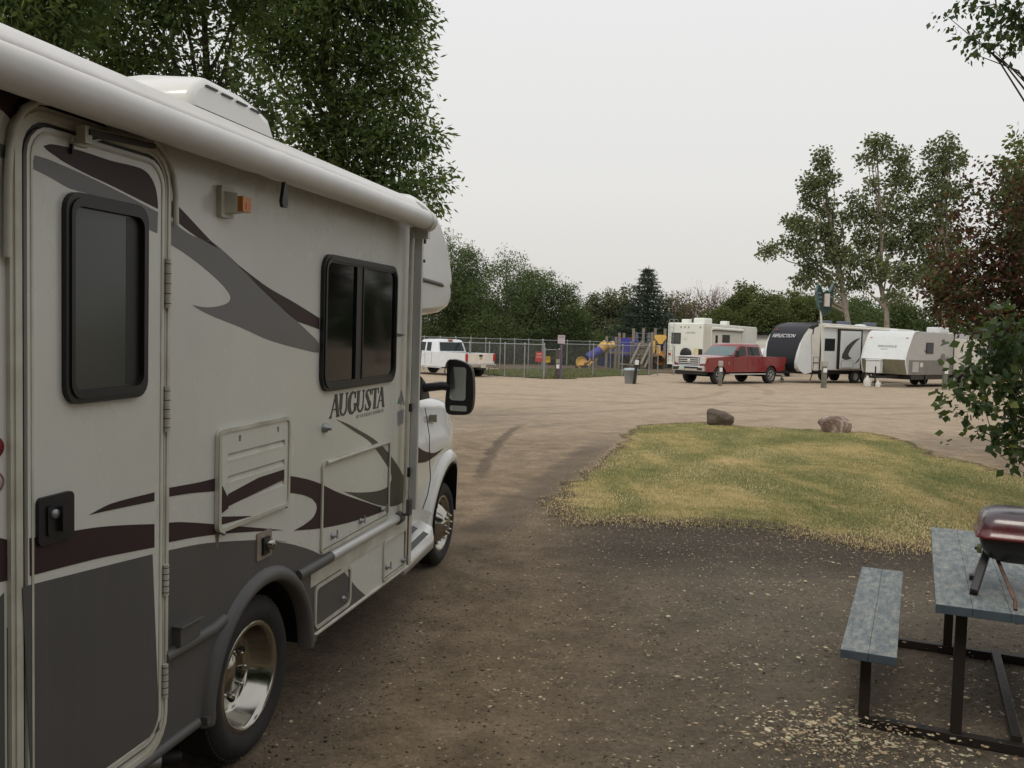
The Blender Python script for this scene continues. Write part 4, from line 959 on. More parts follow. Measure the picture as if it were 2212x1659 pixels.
def pickup(name, M, label, cat, P, paint, L_, Wd, H_, beltz, wr, xf, xr, hoodz, cab, bedz, spec):
    """P unused; origin on the ground under the middle"""
    v = empty(name, M, label, cat, None); x1, x0 = L_/2, -L_/2; hw = Wd/2; z0 = spec.get('z0', .52)
    ar = wr+.09
    low = [(x1-.02, z0+.02)] + archpts(xf, ar, wr, z0) + archpts(xr, ar, wr, z0) + [(x0+.02, z0+.08), (x0, z0+.2), (x0, bedz)]
    low += [(cab[3]-.02, bedz), (cab[3]-.02, beltz), (cab[0], beltz+.01), (cab[0]+.15, hoodz), (x1-.25, hoodz-.06), (x1-.04, hoodz-.16), (x1, hoodz-.35)]
    low = low[::-1]
    def side(zy, k, dx=0): return [(x, z) for x, z in low]
    mb = MB()
    for s_ in (1, -1):
        O = Vector((0, s_*hw, 0)); mb.plate(low if s_ < 0 else low, (0, s_*(hw-.06), 0), (1, 0, 0), (0, 0, 1), -.06 if s_ < 0 else -.0, .0 if s_ < 0 else .06, paint) if s_ < 0 else mb.plate(low, (0, hw-.06, 0), (1, 0, 0), (0, 0, 1), -.06, 0., paint)
    # hood, cowl, front, tail, bed floor and inner walls
    zc = hoodz
    mb.loft([[(cab[0], -hw+.05, beltz), (cab[0], -hw*.6, beltz+.04), (cab[0], 0, beltz+.06), (cab[0], hw*.6, beltz+.04), (cab[0], hw-.05, beltz)],
             [(x1-.35, -hw+.06, zc-.07), (x1-.35, -hw*.6, zc-.0), (x1-.35, 0, zc+.02), (x1-.35, hw*.6, zc), (x1-.35, hw-.06, zc-.07)],
             [(x1-.06, -hw+.1, zc-.18), (x1-.05, -hw*.6, zc-.12), (x1-.04, 0, zc-.10), (x1-.05, hw*.6, zc-.12), (x1-.06, hw-.1, zc-.18)],
             [(x1-.02, -hw+.06, z0+.1), (x1-.0, -hw*.6, z0+.1), (x1+.0, 0, z0+.1), (x1-.0, hw*.6, z0+.1), (x1-.02, hw-.06, z0+.1)]], paint, caps=False)
    mb.box(((cab[3]+x0)/2, 0, z0+.25), (cab[3]-x0-.06, Wd-.2, .06), BLACK)
    mb.box((cab[3]-.04, 0, (z0+beltz)/2+.1), (.06, Wd-.15, beltz-z0-.2), paint)
    mb.box(((cab[0]+cab[3])/2, 0, z0+.1), (cab[0]-cab[3], Wd-.2, .15), BLACK)
    body = mb.build('body', v, .035, 2)
    # cab: tapered house with window openings shown by glass set just proud
    xa, xb, xc, xd = cab; rz = H_; ti = .17
    b4 = [(xa, hw-.04), (xd, hw-.04)]; 
    mb = MB(); sec = lambda z, f0, f1, y: [(f0, -y, z), (f0+.05, 0, z), (f0, y, z), (f1, y, z), (f1, 0, z), (f1, -y, z)]
    mb.loft([sec(beltz-.02, xa, xd, hw-.03), sec(rz-.14, xb+.07, xc-.05, hw-ti+.03), sec(rz-.04, xb-.04, xc+.02, hw-ti-.04), sec(rz, xb-.25, xc+.25, hw-ti-.22)], paint, closed=True)
    cabo = mb.build('cab', v, .03, 2)
    def pt(u, z, y_s):                # point on the cab side plane
        t = (z-beltz)/(rz-.14-beltz); y = (hw-.03)*(1-t)+(hw-ti+.03)*t; return Vector((u, y_s*(y+.004), z))
    za, zb_ = beltz+.04, rz-.17
    lean = (xa-(xb+.07))/(rz-.14-beltz); leanr = ((xc-.05)-xd)/(rz-.14-beltz)
    for s_ in (1, -1):
        for (f0, f1, f2, f3) in spec['side_windows']:
            mb = MB(); mb.add([pt(f0, za, s_), pt(f1, za, s_), pt(f2, zb_, s_), pt(f3, zb_, s_)], [(0, 1, 2, 3)], VGL)
            mb.add([pt(f0, za, s_)-Vector((0, s_*.01, 0)), pt(f1, za, s_)-Vector((0, s_*.01, 0)), pt(f2, zb_, s_)-Vector((0, s_*.01, 0)), pt(f3, zb_, s_)-Vector((0, s_*.01, 0))], [(0, 1, 2, 3)], VGL); mb.build('side_window', v)
    mb = MB(); f = lambda z, k: (xa+k-(xa-(xb+.07))*(z-beltz)/(rz-.14-beltz))
    yw = lambda z: (hw-.03)*(1-(z-beltz)/(rz-.14-beltz))+(hw-ti+.03)*(z-beltz)/(rz-.14-beltz)
    z1_, z2_ = beltz+.05, rz-.16
    mb.loft([[(f(z1_, .02), -yw(z1_)+.09, z1_), (f(z1_, .02)+.05, 0, z1_), (f(z1_, .02), yw(z1_)-.09, z1_)], [(f(z2_, .02), -yw(z2_)+.09, z2_), (f(z2_, .02)+.05, 0, z2_), (f(z2_, .02), yw(z2_)-.09, z2_)]], VGL if 'ws' not in spec else spec['ws'], caps=False)
    mb.build('windscreen', v)
    fr_ = lambda z, k: (xd-k+((xc-.05)-xd)*(z-beltz)/(rz-.14-beltz))
    mb = MB(); z1_ = beltz+.06
    mb.add([(fr_(z1_, .012), -yw(z1_)+.14, z1_), (fr_(z1_, .012), yw(z1_)-.14, z1_), (fr_(z2_, .012), yw(z2_)-.12, z2_), (fr_(z2_, .012), -yw(z2_)+.12, z2_)], [(0, 1, 2, 3)], VGL); mb.build('rear_window', v)
    for x_ in (xf, xr):
        for s_ in (1, -1): vwheel(v, x_, s_*(hw-.03 if x_ == xf else hw-.03), wr, s_)
    for x_ in (xf, xr):               # wheel wells
        mb = MB(); mb.loft([[(x_+(ar+.01)*math.cos(a), y, wr+(ar+.01)*math.sin(a)) for a in [math.pi*k/10 for k in range(11)]] for y in (hw-.07, -hw+.07)], BLACK, caps=False); mb.build('wheel_well', v)
    mb = MB(); mb.box((0, 0, z0-.02), (L_*.9, .9, .14), BLACK); mb.tube([(xr, hw-.3, wr), (xr, -hw+.3, wr)], .09, BLACK); mb.tube([(xf, hw-.3, wr), (xf, -hw+.3, wr)], .07, BLACK); mb.build('chassis', v)
    for s_ in (1, -1):
        for x_ in spec['door_lines']: mb = MB(); mb.box((x_, s_*(hw+.001), (z0+beltz)/2+.05), (.014, .006, beltz-z0-.12), BLACK); mb.build('door_seam', v)
    for s_ in (1, -1):
        for x_ in spec['handles']:
            mb = MB(); mb.box((x_, s_*(hw+.012), beltz-.14), (.15, .03, .035), spec.get('hm', paint)); mb.build('door_handle', v, .008)
    return v, (x0, x1, hw, z0)
# ---- red pickup: measured from its wheel contacts
pf = gp(1556.8, 830.3); pr = gp(1661, 828.5); hd = Vector((pf.x-pr.x, pf.y-pr.y, 0)); WB = 4.1; hd.normalize()
lft = Vector((-hd.y, hd.x, 0)); Wt = 2.04
mid = (pf+pr)/2 - lft*(Wt/2-.05)
xf_, xr_ = WB/2+.03, -WB/2+.03
M = frame(Vector((mid.x, mid.y, gz(mid.x, mid.y))), hd.x, hd.y)
rp_, (x0_, x1_, hw_, z0_) = pickup('pickup_truck', M, 'dark red crew-cab pickup with big chrome grille parked before the campers', 'pickup truck', None, REDP, 6.25, Wt, 2.02, 1.38, .42, xf_, xr_, 1.36,
    (1.05, .42, -1.12, -1.35), 1.36, dict(z0=.60, side_windows=[(.92, .02, .02, .42), (-.10, -1.10, -1.02, -.10)], door_lines=[1.08, -.04, -1.28], handles=[.20, -.95], ws=mat('windscreen_sky_reflection', (.10, .16, .16), .06, spec=.9)))  # windscreen colour lightened to carry the reflection of the sky
mb = MB()     # grille surround and bars
X = x1_+.02
mb.box((X-.02, 0, 1.13), (.10, 1.34, .46), CHR2)
gl = mb.build('grille', rp_, .03)
mb = MB(); mb.box((X+.035, 0, 1.12), (.02, 1.20, .34), BLACK)
for z in (1.02, 1.12, 1.22): mb.box((X+.05, 0, z), (.03, 1.16, .045), ALU)
for y in (-.62, .62): mb.box((X+.052, y, 1.12), (.035, .05, .36), CHR2)
mb.lathe([(0, .02), (.09, .02), (.10, 0)], ALU, 16, (X+.06, 0, 1.12), (1, 0, 0)); mb.build('grille_bars', gl)
mb = MB(); mb.box((X-.04, 0, 1.33), (.18, 1.42, .06), CHR2); mb.build('hood_trim', rp_, .02)
for s_ in (1, -1):
    mb = MB(); mb.loft([[(X+.0, s_*.68, .98), (X+.0, s_*.68, 1.34), (X-.08, s_*.99, 1.32), (X-.08, s_*.99, 1.0)], [(X+.035, s_*.69, 1.0), (X+.035, s_*.69, 1.32), (X-.05, s_*1.0, 1.30), (X-.05, s_*1.0, 1.02)]], HLAMP, closed=True, smooth=False)
    hl = mb.build('headlight', rp_, .01)
    mb = MB(); mb.box((X-.12, s_*1.005, 1.17), (.16, .03, .24), AMBER); mb.build('indicator', hl)
    mb = MB(); mb.box((.98, s_*1.17, 1.52), (.10, .22, .32), BLACK); mb.beam((1.0, s_*1.0, 1.42), (.98, s_*1.12, 1.5), .06, .06, BLACK); mb.build('wing_mirror', rp_, .03)
    mb = MB(); mb.beam((1.35, s_*1.03, .50), (-1.45, s_*1.03, .50), .13, .05, ALU); mb.build('running_board', rp_)
    mb = MB(); mb.box((x0_-.02, s_*.95, 1.18), (.06, .15, .36), RED); mb.build('tail_light', rp_)
mb = MB(); mb.box((X+.03, 0, .76), (.20, 2.0, .26), CHR2); fb = mb.build('bumper', rp_, .04)
mb = MB(); mb.box((X+.135, 0, .80), (.01, 1.3, .09), BLACK); mb.box((X+.135, .75, .74), (.012, .3, .12), BLACK); mb.box((X+.135, -.75, .74), (.012, .3, .12), BLACK); mb.build('air_intake', fb)
mb = MB(); mb.box((X+.15, -.35, .77), (.012, .32, .17), mat('number_plate', (.42, .52, .44), .5)); mb.build('number_plate', fb)
mb = MB(); mb.box((X-.15, 0, .56), (.4, 1.7, .16), BLACK); mb.build('air_dam', rp_)
mb = MB(); mb.box((x0_-.06, 0, .78), (.16, 1.9, .2), CHR2); mb.build('rear_bumper', rp_, .03)
mb = MB(); mb.box((x0_+.02, 0, 1.10), (.05, 1.86, .50), REDP); mb.build('tailgate', rp_, .02)
for s_ in (1, -1): mb = MB(); mb.box((1.42, s_*(hw_+.004), 1.05), (.05, .01, .16), CHR2); mb.build('badge', rp_)
# ---- white pickup seen from behind
al = R(44); hd = Vector((-math.sin(al), math.cos(al), 0)); pl = gp(975, 812.5); Wt = 2.0
lft = Vector((-hd.y, hd.x, 0)); mid = pl - lft*(Wt/2-.05) + hd*(1.83)
M = frame(Vector((mid.x, mid.y, gz(mid.x, mid.y))), hd.x, hd.y)
wp_, (x0_, x1_, hw_, z0_) = pickup('pickup_truck', M, 'white extended-cab pickup showing its tailgate beside the chain-link fence', 'pickup truck', None, WHP, 5.85, Wt, 1.86, 1.20, .39, 1.83, -1.83, 1.18,
    (1.40, .70, -.52, -.75), 1.20, dict(z0=.46, side_windows=[(1.25, .33, .33, .73), (.20, -.17, -.13, .23)], door_lines=[1.40, .27, -.27], handles=[.40]))
mb = MB(); CRT = mat('tailgate_cream', (.74, .68, .60), .3, coat=.5)
mb.box((x0_+.005, 0, .93), (.06, 1.68, .52), CRT); tg = mb.build('tailgate', wp_, .015)
mb = MB(); mb.box((x0_-.03, 0, 1.08), (.02, .22, .10), BLACK); mb.box((x0_-.03, 0, .95), (.012, .16, .10), mat('tailgate_badge', (.42, .33, .18), .4)); mb.build('handle', tg)
for s_ in (1, -1):
    mb = MB(); mb.box((x0_+.02, s_*.935, 1.0), (.13, .13, .36), mat('tail_light_red', (.42, .02, .02), .25)); mb.build('tail_light', wp_, .02)
mb = MB(); mb.box((x0_-.08, 0, .58), (.18, 1.9, .16), mat('pale_chrome', (.5, .46, .42), .25, .8)); rb = mb.build('rear_bumper', wp_, .03)
mb = MB(); mb.box((x0_-.18, -.05, .56), (.012, .32, .16), mat('number_plate_pale', (.55, .55, .48), .5)); mb.box((x0_-.10, 0, .44), (.1, .5, .12), BLACK); mb.build('number_plate', rb)
mb = MB(); mb.box((-.55, 0, 1.80), (.12, .26, .09), mat('third_brake_light', (.38, .11, .06), .3)); mb.build('brake_light', wp_, .01)
for s_ in (1, -1): mb = MB(); mb.beam((1.2, s_*.98, .42), (-1.1, s_*.98, .42), .08, .05, ALU); mb.build('running_board', wp_)

# ================================================================ CAMPERS
FIB = mat('fibreglass_front', (.66, .69, .69), .3, var=.03, coat=.3)
SIDEB = mat('camper_side_beige', (.64, .62, .56), .42, var=.05)
SIDEG = mat('camper_side_grey', (.27, .265, .25), .5, var=.07, vs=2)
def tw(v, x, y, r, s_):
    mb = MB(); mb.lathe([(.19, 0), (.20, .01), (r-.03, .02), (r, -.02), (r, -.2), (.1, -.21)], RUBBER, 24, (x, y, r), (0, s_, 0)); mb.lathe([(.2, .005), (.17, -.02), (.08, .0), (0, .02)], ALG, 18, (x, y, r), (0, s_, 0)); return mb.build('wheel', v)
def shell(mb, prof, hw, m, sides=None, rnd=.05):
    """side outline (x, z) spread across the width"""
    n = len(prof); c = (sum(p[0] for p in prof)/n, sum(p[1] for p in prof)/n)
    def sc(y, k): return [(c[0]+(x-c[0])*(1-k/ max(abs(x-c[0]), .5)) if k else x, y, z-(k*.8 if z > c[1] else -k*.8)) for x, z in prof]
    mb.loft([sc(-hw, rnd), sc(-hw+rnd*.4, rnd*.3), sc(-hw+rnd, 0), sc(0, 0), sc(hw-rnd, 0), sc(hw-rnd*.4, rnd*.3), sc(hw, rnd)], m, closed=True, smooth=False)
def sbox(mb, side, x0, x1, z0, z1, hw, t, m): # slab on a side wall
    mb.box(((x0+x1)/2, side*(hw+t/2), (z0+z1)/2), (abs(x1-x0), t, z1-z0), m)
def swin(v, side, x0, x1, z0, z1, hw, frame_m=BLACK, g_=None, nm='window'):
    mb = MB(); sbox(mb, side, x0, x1, z0, z1, hw, .03, frame_m); w_ = mb.build(nm, v, .01)
    mb = MB(); sbox(mb, side, min(x0, x1)+.05, max(x0, x1)-.05, z0+.05, z1-.05, hw+.03, .006, g_ or VGL); mb.build('pane', w_); return w_
def fwin(v, x, y0, y1, z0, z1, s_, nm='window', g_=None):
    mb = MB(); mb.box((x+s_*.015, (y0+y1)/2, (z0+z1)/2), (.03, abs(y1-y0), z1-z0), BLACK); w_ = mb.build(nm, v, .01)
    mb = MB(); mb.box((x+s_*.033, (y0+y1)/2, (z0+z1)/2), (.006, abs(y1-y0)-.1, z1-z0-.1), g_ or VGL); mb.build('pane', w_)
# ---- black and white travel trailer
th = R(60); h = Vector((-math.sin(th), -math.cos(th), 0)); lf = Vector((-h.y, h.x, 0))   # lf points to viewer's right
c0 = gp(1722, 828); hw = 1.22
o_ = c0 - lf*hw; M = frame(Vector((o_.x, o_.y, gz(o_.x, o_.y))), h.x, h.y)
tA = empty('travel_trailer', M, 'travel trailer with black front cap, white fins and beige side behind the red truck', 'travel trailer', 'campers parked across the lot')
pA = [(-.25, .62), (-.02, .80), (.02, 1.15), (-.02, 1.6), (-.16, 2.1), (-.42, 2.6), (-.75, 2.95), (-1.15, 3.14), (-1.7, 3.24), (-5, 3.18), (-9.4, 3.05), (-9.4, .70), (-1.0, .70)]
mb = MB(); shell(mb, pA, hw, SIDEB); mb.build('body', tA)
BLKF = mat('black_front_cap', (.010, .011, .015), .42, coat=.1, spec=.3)
mb = MB()
fr_ = [(-.25, .62), (-.02, .80), (.02, 1.15), (-.02, 1.6), (-.16, 2.1), (-.42, 2.6), (-.75, 2.95), (-1.15, 3.14), (-1.7, 3.24)]
def yo(z): return .98 if z < 1.0 else .98+.24*min(1, (z-1)/1.7)
mb.loft([[(x+.03 if z < 3 else x, yy*yo(z), z+(.03 if z > 2.9 else 0)) for x, z in fr_] for yy in (-1, -.5, 0, .5, 1)], BLKF, caps=False)
mb.build('front_cap', tA)
for s_ in (1, -1):
    mb = MB(); fin = [(-.25, .62, 1), (-.55, .50), (-1.02, .60, 1), (-1.0, 1.2), (-.95, 1.8), (-.88, 2.4), (-.98, 2.86), (-.75, 2.75), (-.42, 2.42), (-.14, 1.95), (.02, 1.5), (.03, 1.1), (-.02, .78)]
    mb.plate(cr(fin, 3), (0, s_*hw, 0), (1, 0, 0), (0, 0, 1), -.03, .03, FIB, smooth=False)
    mb.loft([[(x+.02, s_*yo(z), z) for x, z in fr_[:6]], [(x+.02, s_*(hw+.02), z) for x, z in fr_[:6]]], FIB, caps=False); mb.build('fin', tA)
    mb = MB(); mb.plate(cr([(-.75, 2.95), (-.98, 2.88), (-1.02, 2.6), (-1.1, 2.95), (-1.45, 3.12), (-1.1, 3.1)], 3), (0, s_*hw, 0), (1, 0, 0), (0, 0, 1), -.02, .035, BLKF); mb.build('cap_edge', tA)
    mb = MB(); mb.tube([Vector((x, s_*(hw+.03), z)) for x, z in cr([(-1.02, .62), (-.99, 1.2), (-.95, 1.8), (-.88, 2.4), (-.98, 2.9)], 3, False)], .012, mat('thin_maroon_line', (.12, .03, .03), .5), n=5); mb.build('pinstripe', tA)
LET = mat('lettering_white', (.72, .73, .75), .4)
nrm = Vector((-.26, 0, .5)).normalized()
text('lettering', 'REFLECTION', .30, (-.275+.035, -.93, 2.42), (0, 1, 0), nrm, LET, tA, .006, .25, 1.62)
mb = MB(); mb.plate([(0, 0), (.16, .10), (.26, .0), (.12, .03)], (-.53, -1.0, 2.80), (0, 1, 0), nrm, 0, .03, mat('lettering_red', (.40, .04, .05), .4)); mb.build('emblem', tA)
# side: window, slide-out with swoosh, hatch, rails
swin(tA, 1, -1.95, -2.75, 1.75, 2.42, hw, g_=VGL)
mb = MB(); sbox(mb, 1, -1.72, -2.85, .74, 2.98, hw, .012, FIB); sbox(mb, 1, -1.60, -1.68, .74, 2.98, hw, .02, BLACK); mb.build('side_panel', tA)
mb = MB(); sbox(mb, 1, -2.95, -4.85, .78, 2.96, hw, .10, BLACK); so = mb.build('slide_out', tA)
mb = MB(); sbox(mb, 1, -3.08, -4.70, .80, 2.86, hw+.10, .03, FIB); mb.build('panel', so)
mb = MB(); sw_ = cr([(-3.2, 1.38, 1), (-3.25, 1.6), (-3.6, 2.05), (-4.2, 2.4), (-4.66, 2.5, 1), (-4.3, 2.28), (-3.9, 1.9), (-3.72, 1.55), (-4.0, 1.36, 1), (-3.5, 1.28)], 4)
mb.plate(sw_, (0, hw+.13, 0), (1, 0, 0), (0, 0, 1), -.01, .004, OLIVE); mb.plate(cr([(-4.2, 1.05, 1), (-4.5, 1.3), (-4.66, 1.45, 1), (-4.6, 1.25)], 3), (0, hw+.13, 0), (1, 0, 0), (0, 0, 1), -.01, .004, LGREY); mb.build('swoosh', so)
mb = MB(); sbox(mb, 1, -3.2, -4.1, .86, 1.22, hw+.13, .02, FIB); mb.build('hatch', so)
mb = MB(); sbox(mb, 1, -3.15, -4.15, .84, 1.24, hw+.125, .01, STEEL); mb.build('hatch_frame', so)
mb = MB(); sbox(mb, 1, -4.95, -5.5, .74, 2.9, hw, .012, SIDEB); sbox(mb, 1, -5.52, -5.62, .74, 2.9, hw, .02, BLACK); mb.build('side_panel', tA)
swin(tA, 1, -6.6, -8.4, 1.9, 2.7, hw)
mb = MB(); sbox(mb, 1, -1.12, -1.55, .66, 1.42, hw, .02, STEEL); sbox(mb, 1, -1.16, -1.51, .70, 1.38, hw+.012, .016, SIDEB); sbox(mb, 1, -1.1, -1.5, 1.08, 1.12, hw+.02, .03, BLACK); mb.build('hatch', tA)
mb = MB(); mb.tube([(-1.75, hw+.10, 3.05), (-8.9, hw+.10, 2.95)], .07, SIDEB); mb.build('awning_roll', tA)
for x in (-2.9, -4.4, -6.6):
    mb = MB(); mb.box((x, .35, 3.30), (.6, .5, .22), mat('blue_grey_shroud', (.10, .12, .16), .5)); mb.build('roof_vent', tA, .04)
mb = MB(); mb.lathe([(0, .12), (.25, .10), (.36, .02), (.38, 0)], FIB, 20, (-5.6, .5, 3.17)); mb.build('antenna_dome', tA)
mb = MB()
for s_ in (1, -1): mb.beam((-1.2, s_*.7, .62), (.95, s_*.05, .52), .07, .12, BLACK)
mb.beam((.9, 0, .50), (1.25, 0, .50), .08, .1, BLACK); mb.tube([(.75, 0, .02), (.75, 0, .85)], .035, STEEL); mb.build('tow_frame', tA)
mb = MB(); mb.lathe([(0, .0), (.15, .02), (.16, .35), (.08, .43), (0, .44)], mat('gas_bottle_cover', (.02, .02, .022), .4), 20, (.28, 0, .60)); mb.box((.28, 0, .72), (.35, .72, .5), BLACK); mb.build('gas_bottle_cover', tA, .05)
for x in (-4.6, -5.5):
    for s_ in (1, -1): tw(tA, x, s_*(hw-.05), .36, s_)
mb = MB(); mb.box((-5.2, 0, .58), (8.2, 2.1, .2), BLACK); mb.build('underbody', tA)
for s_ in (1, -1):
    mb = MB(); mb.beam((-1.4, s_*1.0, .6), (-1.1, s_*1.05, .02), .05, .05, STEEL); mb.build('stabiliser_leg', tA)
# ---- white and grey trailer at the right
th = R(54); h = Vector((-math.sin(th), -math.cos(th), 0)); lf = Vector((-h.y, h.x, 0))
c0 = gp(1955, 838); o_ = c0 - lf*hw; M = frame(Vector((o_.x, o_.y, gz(o_.x, o_.y))), h.x, h.y)
tB = empty('travel_trailer', M, 'travel trailer with white wedge front and grey ribbed side, right of the black-fronted one', 'travel trailer', 'campers parked across the lot')
pB = [(-.12, .72), (.10, 1.42), (-.42, 2.58), (-.55, 2.76), (-.72, 2.84), (-1.0, 2.87), (-9.2, 2.78), (-9.2, .66), (-.3, .66)]
RIB = mat('grey_ribbed_siding', (.42, .415, .40), .5, var=.05)
mb = MB(); shell(mb, pB, hw, RIB, rnd=.03); mb.build('body', tB)
fB = [(-.13, .70), (.10, 1.42), (-.42, 2.58), (-.55, 2.76), (-.72, 2.85), (-1.0, 2.88)]
mb = MB(); mb.loft([[(x+.02, y, z+(.02 if z > 2.7 else 0)) for x, z in fB[1:]] for y in (-hw-.01, hw+.01)], FIB, caps=False, smooth=False)
mb.loft([[(fB[0][0]+.02, y, fB[0][1]), (fB[1][0]+.02, y, fB[1][1])] for y in (-hw-.01, hw+.01)], mat('khaki_apron', (.17, .16, .105), .6, var=.12), caps=False, smooth=False)
mb.loft([[(.06, y, 1.27), (.125, y, 1.43)] for y in (-hw-.01, hw+.01)], mat('cream_band', (.55, .52, .43), .5), caps=False, smooth=False)
mb.build('front_cap', tB)
for s_ in (1, -1):
    mb = MB(); mb.tube([Vector((x+.01, s_*(hw+.012), z)) for x, z in cr(fB, 3, False)], .028, FIB, n=6); mb.build('corner_trim', tB)
mb = MB(); mb.box((.18, -.42, 1.02), (.30, .80, .66), FIB); mb.box((.20, -.42, 1.37), (.36, .84, .06), FIB); mb.build('propane_cover', tB, .04)
nrm = (Vector((-.42, 0, 2.58))-Vector((.10, 0, 1.42))).normalized()
text('lettering', 'SPRINGDALE', .17, Vector((.10, -.50, 1.42))+nrm*.66+Vector((.028, 0, .01)), (0, 1, 0), nrm, mat('lettering_grey', (.26, .26, .27), .5), tB, .004, .0, 1.05)
text('lettering', 'by keystone', .08, Vector((.10, -.28, 1.42))+nrm*.54+Vector((.028, 0, .01)), (0, 1, 0), nrm, FAINT, tB, .004)
for y in (-1.0, 1.0):
    mb = MB(); q = Vector((.10, y, 1.42))+nrm*1.2; mb.box(q+Vector((.02, 0, 0)), (.04, .12, .06), mat('orange_marker', (.55, .20, .12), .4)); mb.build('marker_lamp', tB)
swin(tB, 1, -1.75, -2.45, 1.75, 2.32, hw)
mb = MB(); mb.plate(cr([(-.25, 1.42, 1), (-2.5, 1.42), (-3.0, 1.46), (-3.3, 1.72), (-3.7, 1.72), (-3.9, 1.45), (-4.05, 1.6), (-4.4, 1.42, 1), (-4.4, .68, 1), (-.35, .68, 1)], 2), (0, hw, 0), (1, 0, 0), (0, 0, 1), -.016, -.001, SIDEG)
mb.add([(0, 0, 0)], [], SIDEG)
mb2 = MB()
BRN = mat('side_lower_brown', (.19, .18, .165), .55, var=.12)
mb2.box((-2.4, hw+.008, 1.05), (4.3, .016, .72), BRN)
mb2.build('lower_stripe', tB); mb2 = MB()
mb2.plate(cr([(x_, z_, 1) if False else (x_, z_) for x_, z_ in [(2.9, 1.38), (3.0, 1.52), (3.15, 1.48), (3.3, 1.74), (3.6, 1.72), (3.75, 1.45), (3.85, 1.62), (4.0, 1.55), (4.2, 1.38)]], 2), (0, hw, 0), (-1, 0, 0), (0, 0, 1), 0, .017, BRN)
mb2.build('tree_silhouette', tB)
mb = MB(); sbox(mb, 1, -.55, -1.1, .80, 1.32, hw+.016, .02, mat('service_hatch', (.42, .42, .38), .5)); mb.build('hatch', tB)
mb = MB(); sbox(mb, 1, -1.25, -1.5, 1.06, 1.28, hw+.016, .02, SIDEB); mb.build('hatch', tB)
text('lettering', 'Springdale', .12, (-1.62, hw+.004, 1.86), (-1, 0, 0), (0, 0, 1), WRITE, tB, .003)
mb = MB(); mb.plate(cr([(3.2, 2.42), (3.6, 2.50), (3.5, 2.42), (4.1, 2.33), (3.6, 2.34)], 2), (0, hw, 0), (-1, 0, 0), (0, 0, 1), 0, .005, OLIVE); mb.build('emblem', tB)
mb = MB(); sbox(mb, 1, -4.5, -6.3, .80, 2.55, hw, .9, SIDEB); so = mb.build('slide_out', tB, .02)
mb = MB(); sbox(mb, 1, -4.46, -4.52, .66, 2.8, hw, .03, BLACK); mb.build('seam', tB)
swin(tB, 1, -6.8, -8.2, 1.8, 2.4, hw)
mb = MB(); mb.box((-4.3, .4, 3.0), (1.0, .75, .32), FIB); mb.build('air_conditioner', tB, .06)
mb = MB(); mb.lathe([(0, .16), (.18, .13), (.28, .02), (.28, 0)], FIB, 18, (-1.6, -.5, 2.86)); mb.build('roof_vent', tB)
mb = MB(); mb.box((-2.8, .9, 2.90), (.1, .1, .12), FIB); mb.build('pipe_cap', tB); mb = MB(); mb.box((-4.2, 1.15, 2.84), (.25, .12, .1), FIB); mb.build('corner_lamp', tB)
mb = MB()
for s_ in (1, -1): mb.beam((-1.2, s_*.7, .58), (1.0, s_*.05, .50), .07, .12, BLACK)
mb.tube([(.72, 0, .05), (.72, 0, 1.05)], .035, BLACK); mb.build('tow_frame', tB)
mb = MB(); mb.tube([(-2.0, hw-.1, .1), (-2.0, hw-.1, 1.2)], .03, BLACK); mb.build('jack', tB)
mb = MB(); mb.box((-4.9, 0, .53), (8.4, 2.2, .24), BLACK); mb.build('underbody', tB)
for x in (-4.8, -5.7):
    for s_ in (1, -1): tw(tB, x, s_*(hw-.05), .34, s_)
# ---- white camper with ladder and spare wheel
th = R(36); h = Vector((math.sin(th), math.cos(th), 0)); rt_ = Vector((h.y, -h.x, 0))   # heading away; its right side faces us on the right
c0 = gp(1515.7, 811); o_ = c0 - rt_*hw; M = frame(Vector((o_.x, o_.y, gz(o_.x, o_.y))), h.x, h.y)
tC = empty('fifth_wheel_camper', M, 'older white camper with rear ladder, spare wheel and rolled awning behind the red truck', 'camper', 'campers parked across the lot')
VW = mat('old_camper_white', (.72, .735, .675), .4, var=.04); VC = mat('old_camper_cream', (.68, .655, .57), .42, var=.04)
pC = [(0, .62), (0, 3.22), (.05, 3.28), (.2, 3.30), (9.0, 3.22), (9.15, 3.1), (9.15, 2.3), (8.6, 1.7), (7.3, 1.65), (7.1, .62)]
mb = MB(); shell(mb, pC, hw, VW, rnd=.04); mb.build('body', tC)
mb = MB(); sbox(mb, -1, .05, 6.9, .66, 3.1, hw, .008, VC); mb.build('side_panel', tC)
fwin(tC, 0, .30, .95, 1.95, 2.65, -1, 'rear_window', mat('grey_curtained_glass', (.07, .07, .07), .2))
mb = MB()
for y in (1.08, .78): mb.tube([(-.02, y, .72), (-.10, y, .8), (-.10, y, 3.4), (.02, y, 3.5), (.5, y, 3.5), (.55, y, 3.3)], .014, STEEL)
for k in range(8): mb.tube([(-.10, .78, .9+.3*k), (-.10, 1.08, .9+.3*k)], .012, STEEL)
mb.build('ladder', tC)
mb = MB(); mb.lathe([(0, .20), (.30, .20), (.36, .17), (.38, .1), (.36, 0)], BLACK, 28, (0, -.12, 1.33), (-1, 0, 0)); mb.build('spare_wheel', tC)
for y in (.05, -.22, -.48, -1.10): mb = MB(); mb.box((-.015, y+.25 if y > -1 else y+.08, 3.02), (.03, .06, .09), mat('small_marker', (.16, .15, .10), .5)); mb.build('marker_lamp', tC)
text('lettering', 'LESABRE', .15, (-.004, -.02, 2.62), (0, -1, 0), (0, 0, 1), mat('lettering_green_grey', (.25, .30, .26), .5), tC, .004, 0, .66)
mb = MB(); mb.box((-.012, .0, 2.33), (.02, .27, .16), VC); mb.build('lamp', tC)
mb = MB(); mb.box((-.006, -.78, 1.5), (.01, .38, .40), mat('yellow_notice', (.62, .56, .33), .6)); mb.build('notice', tC)
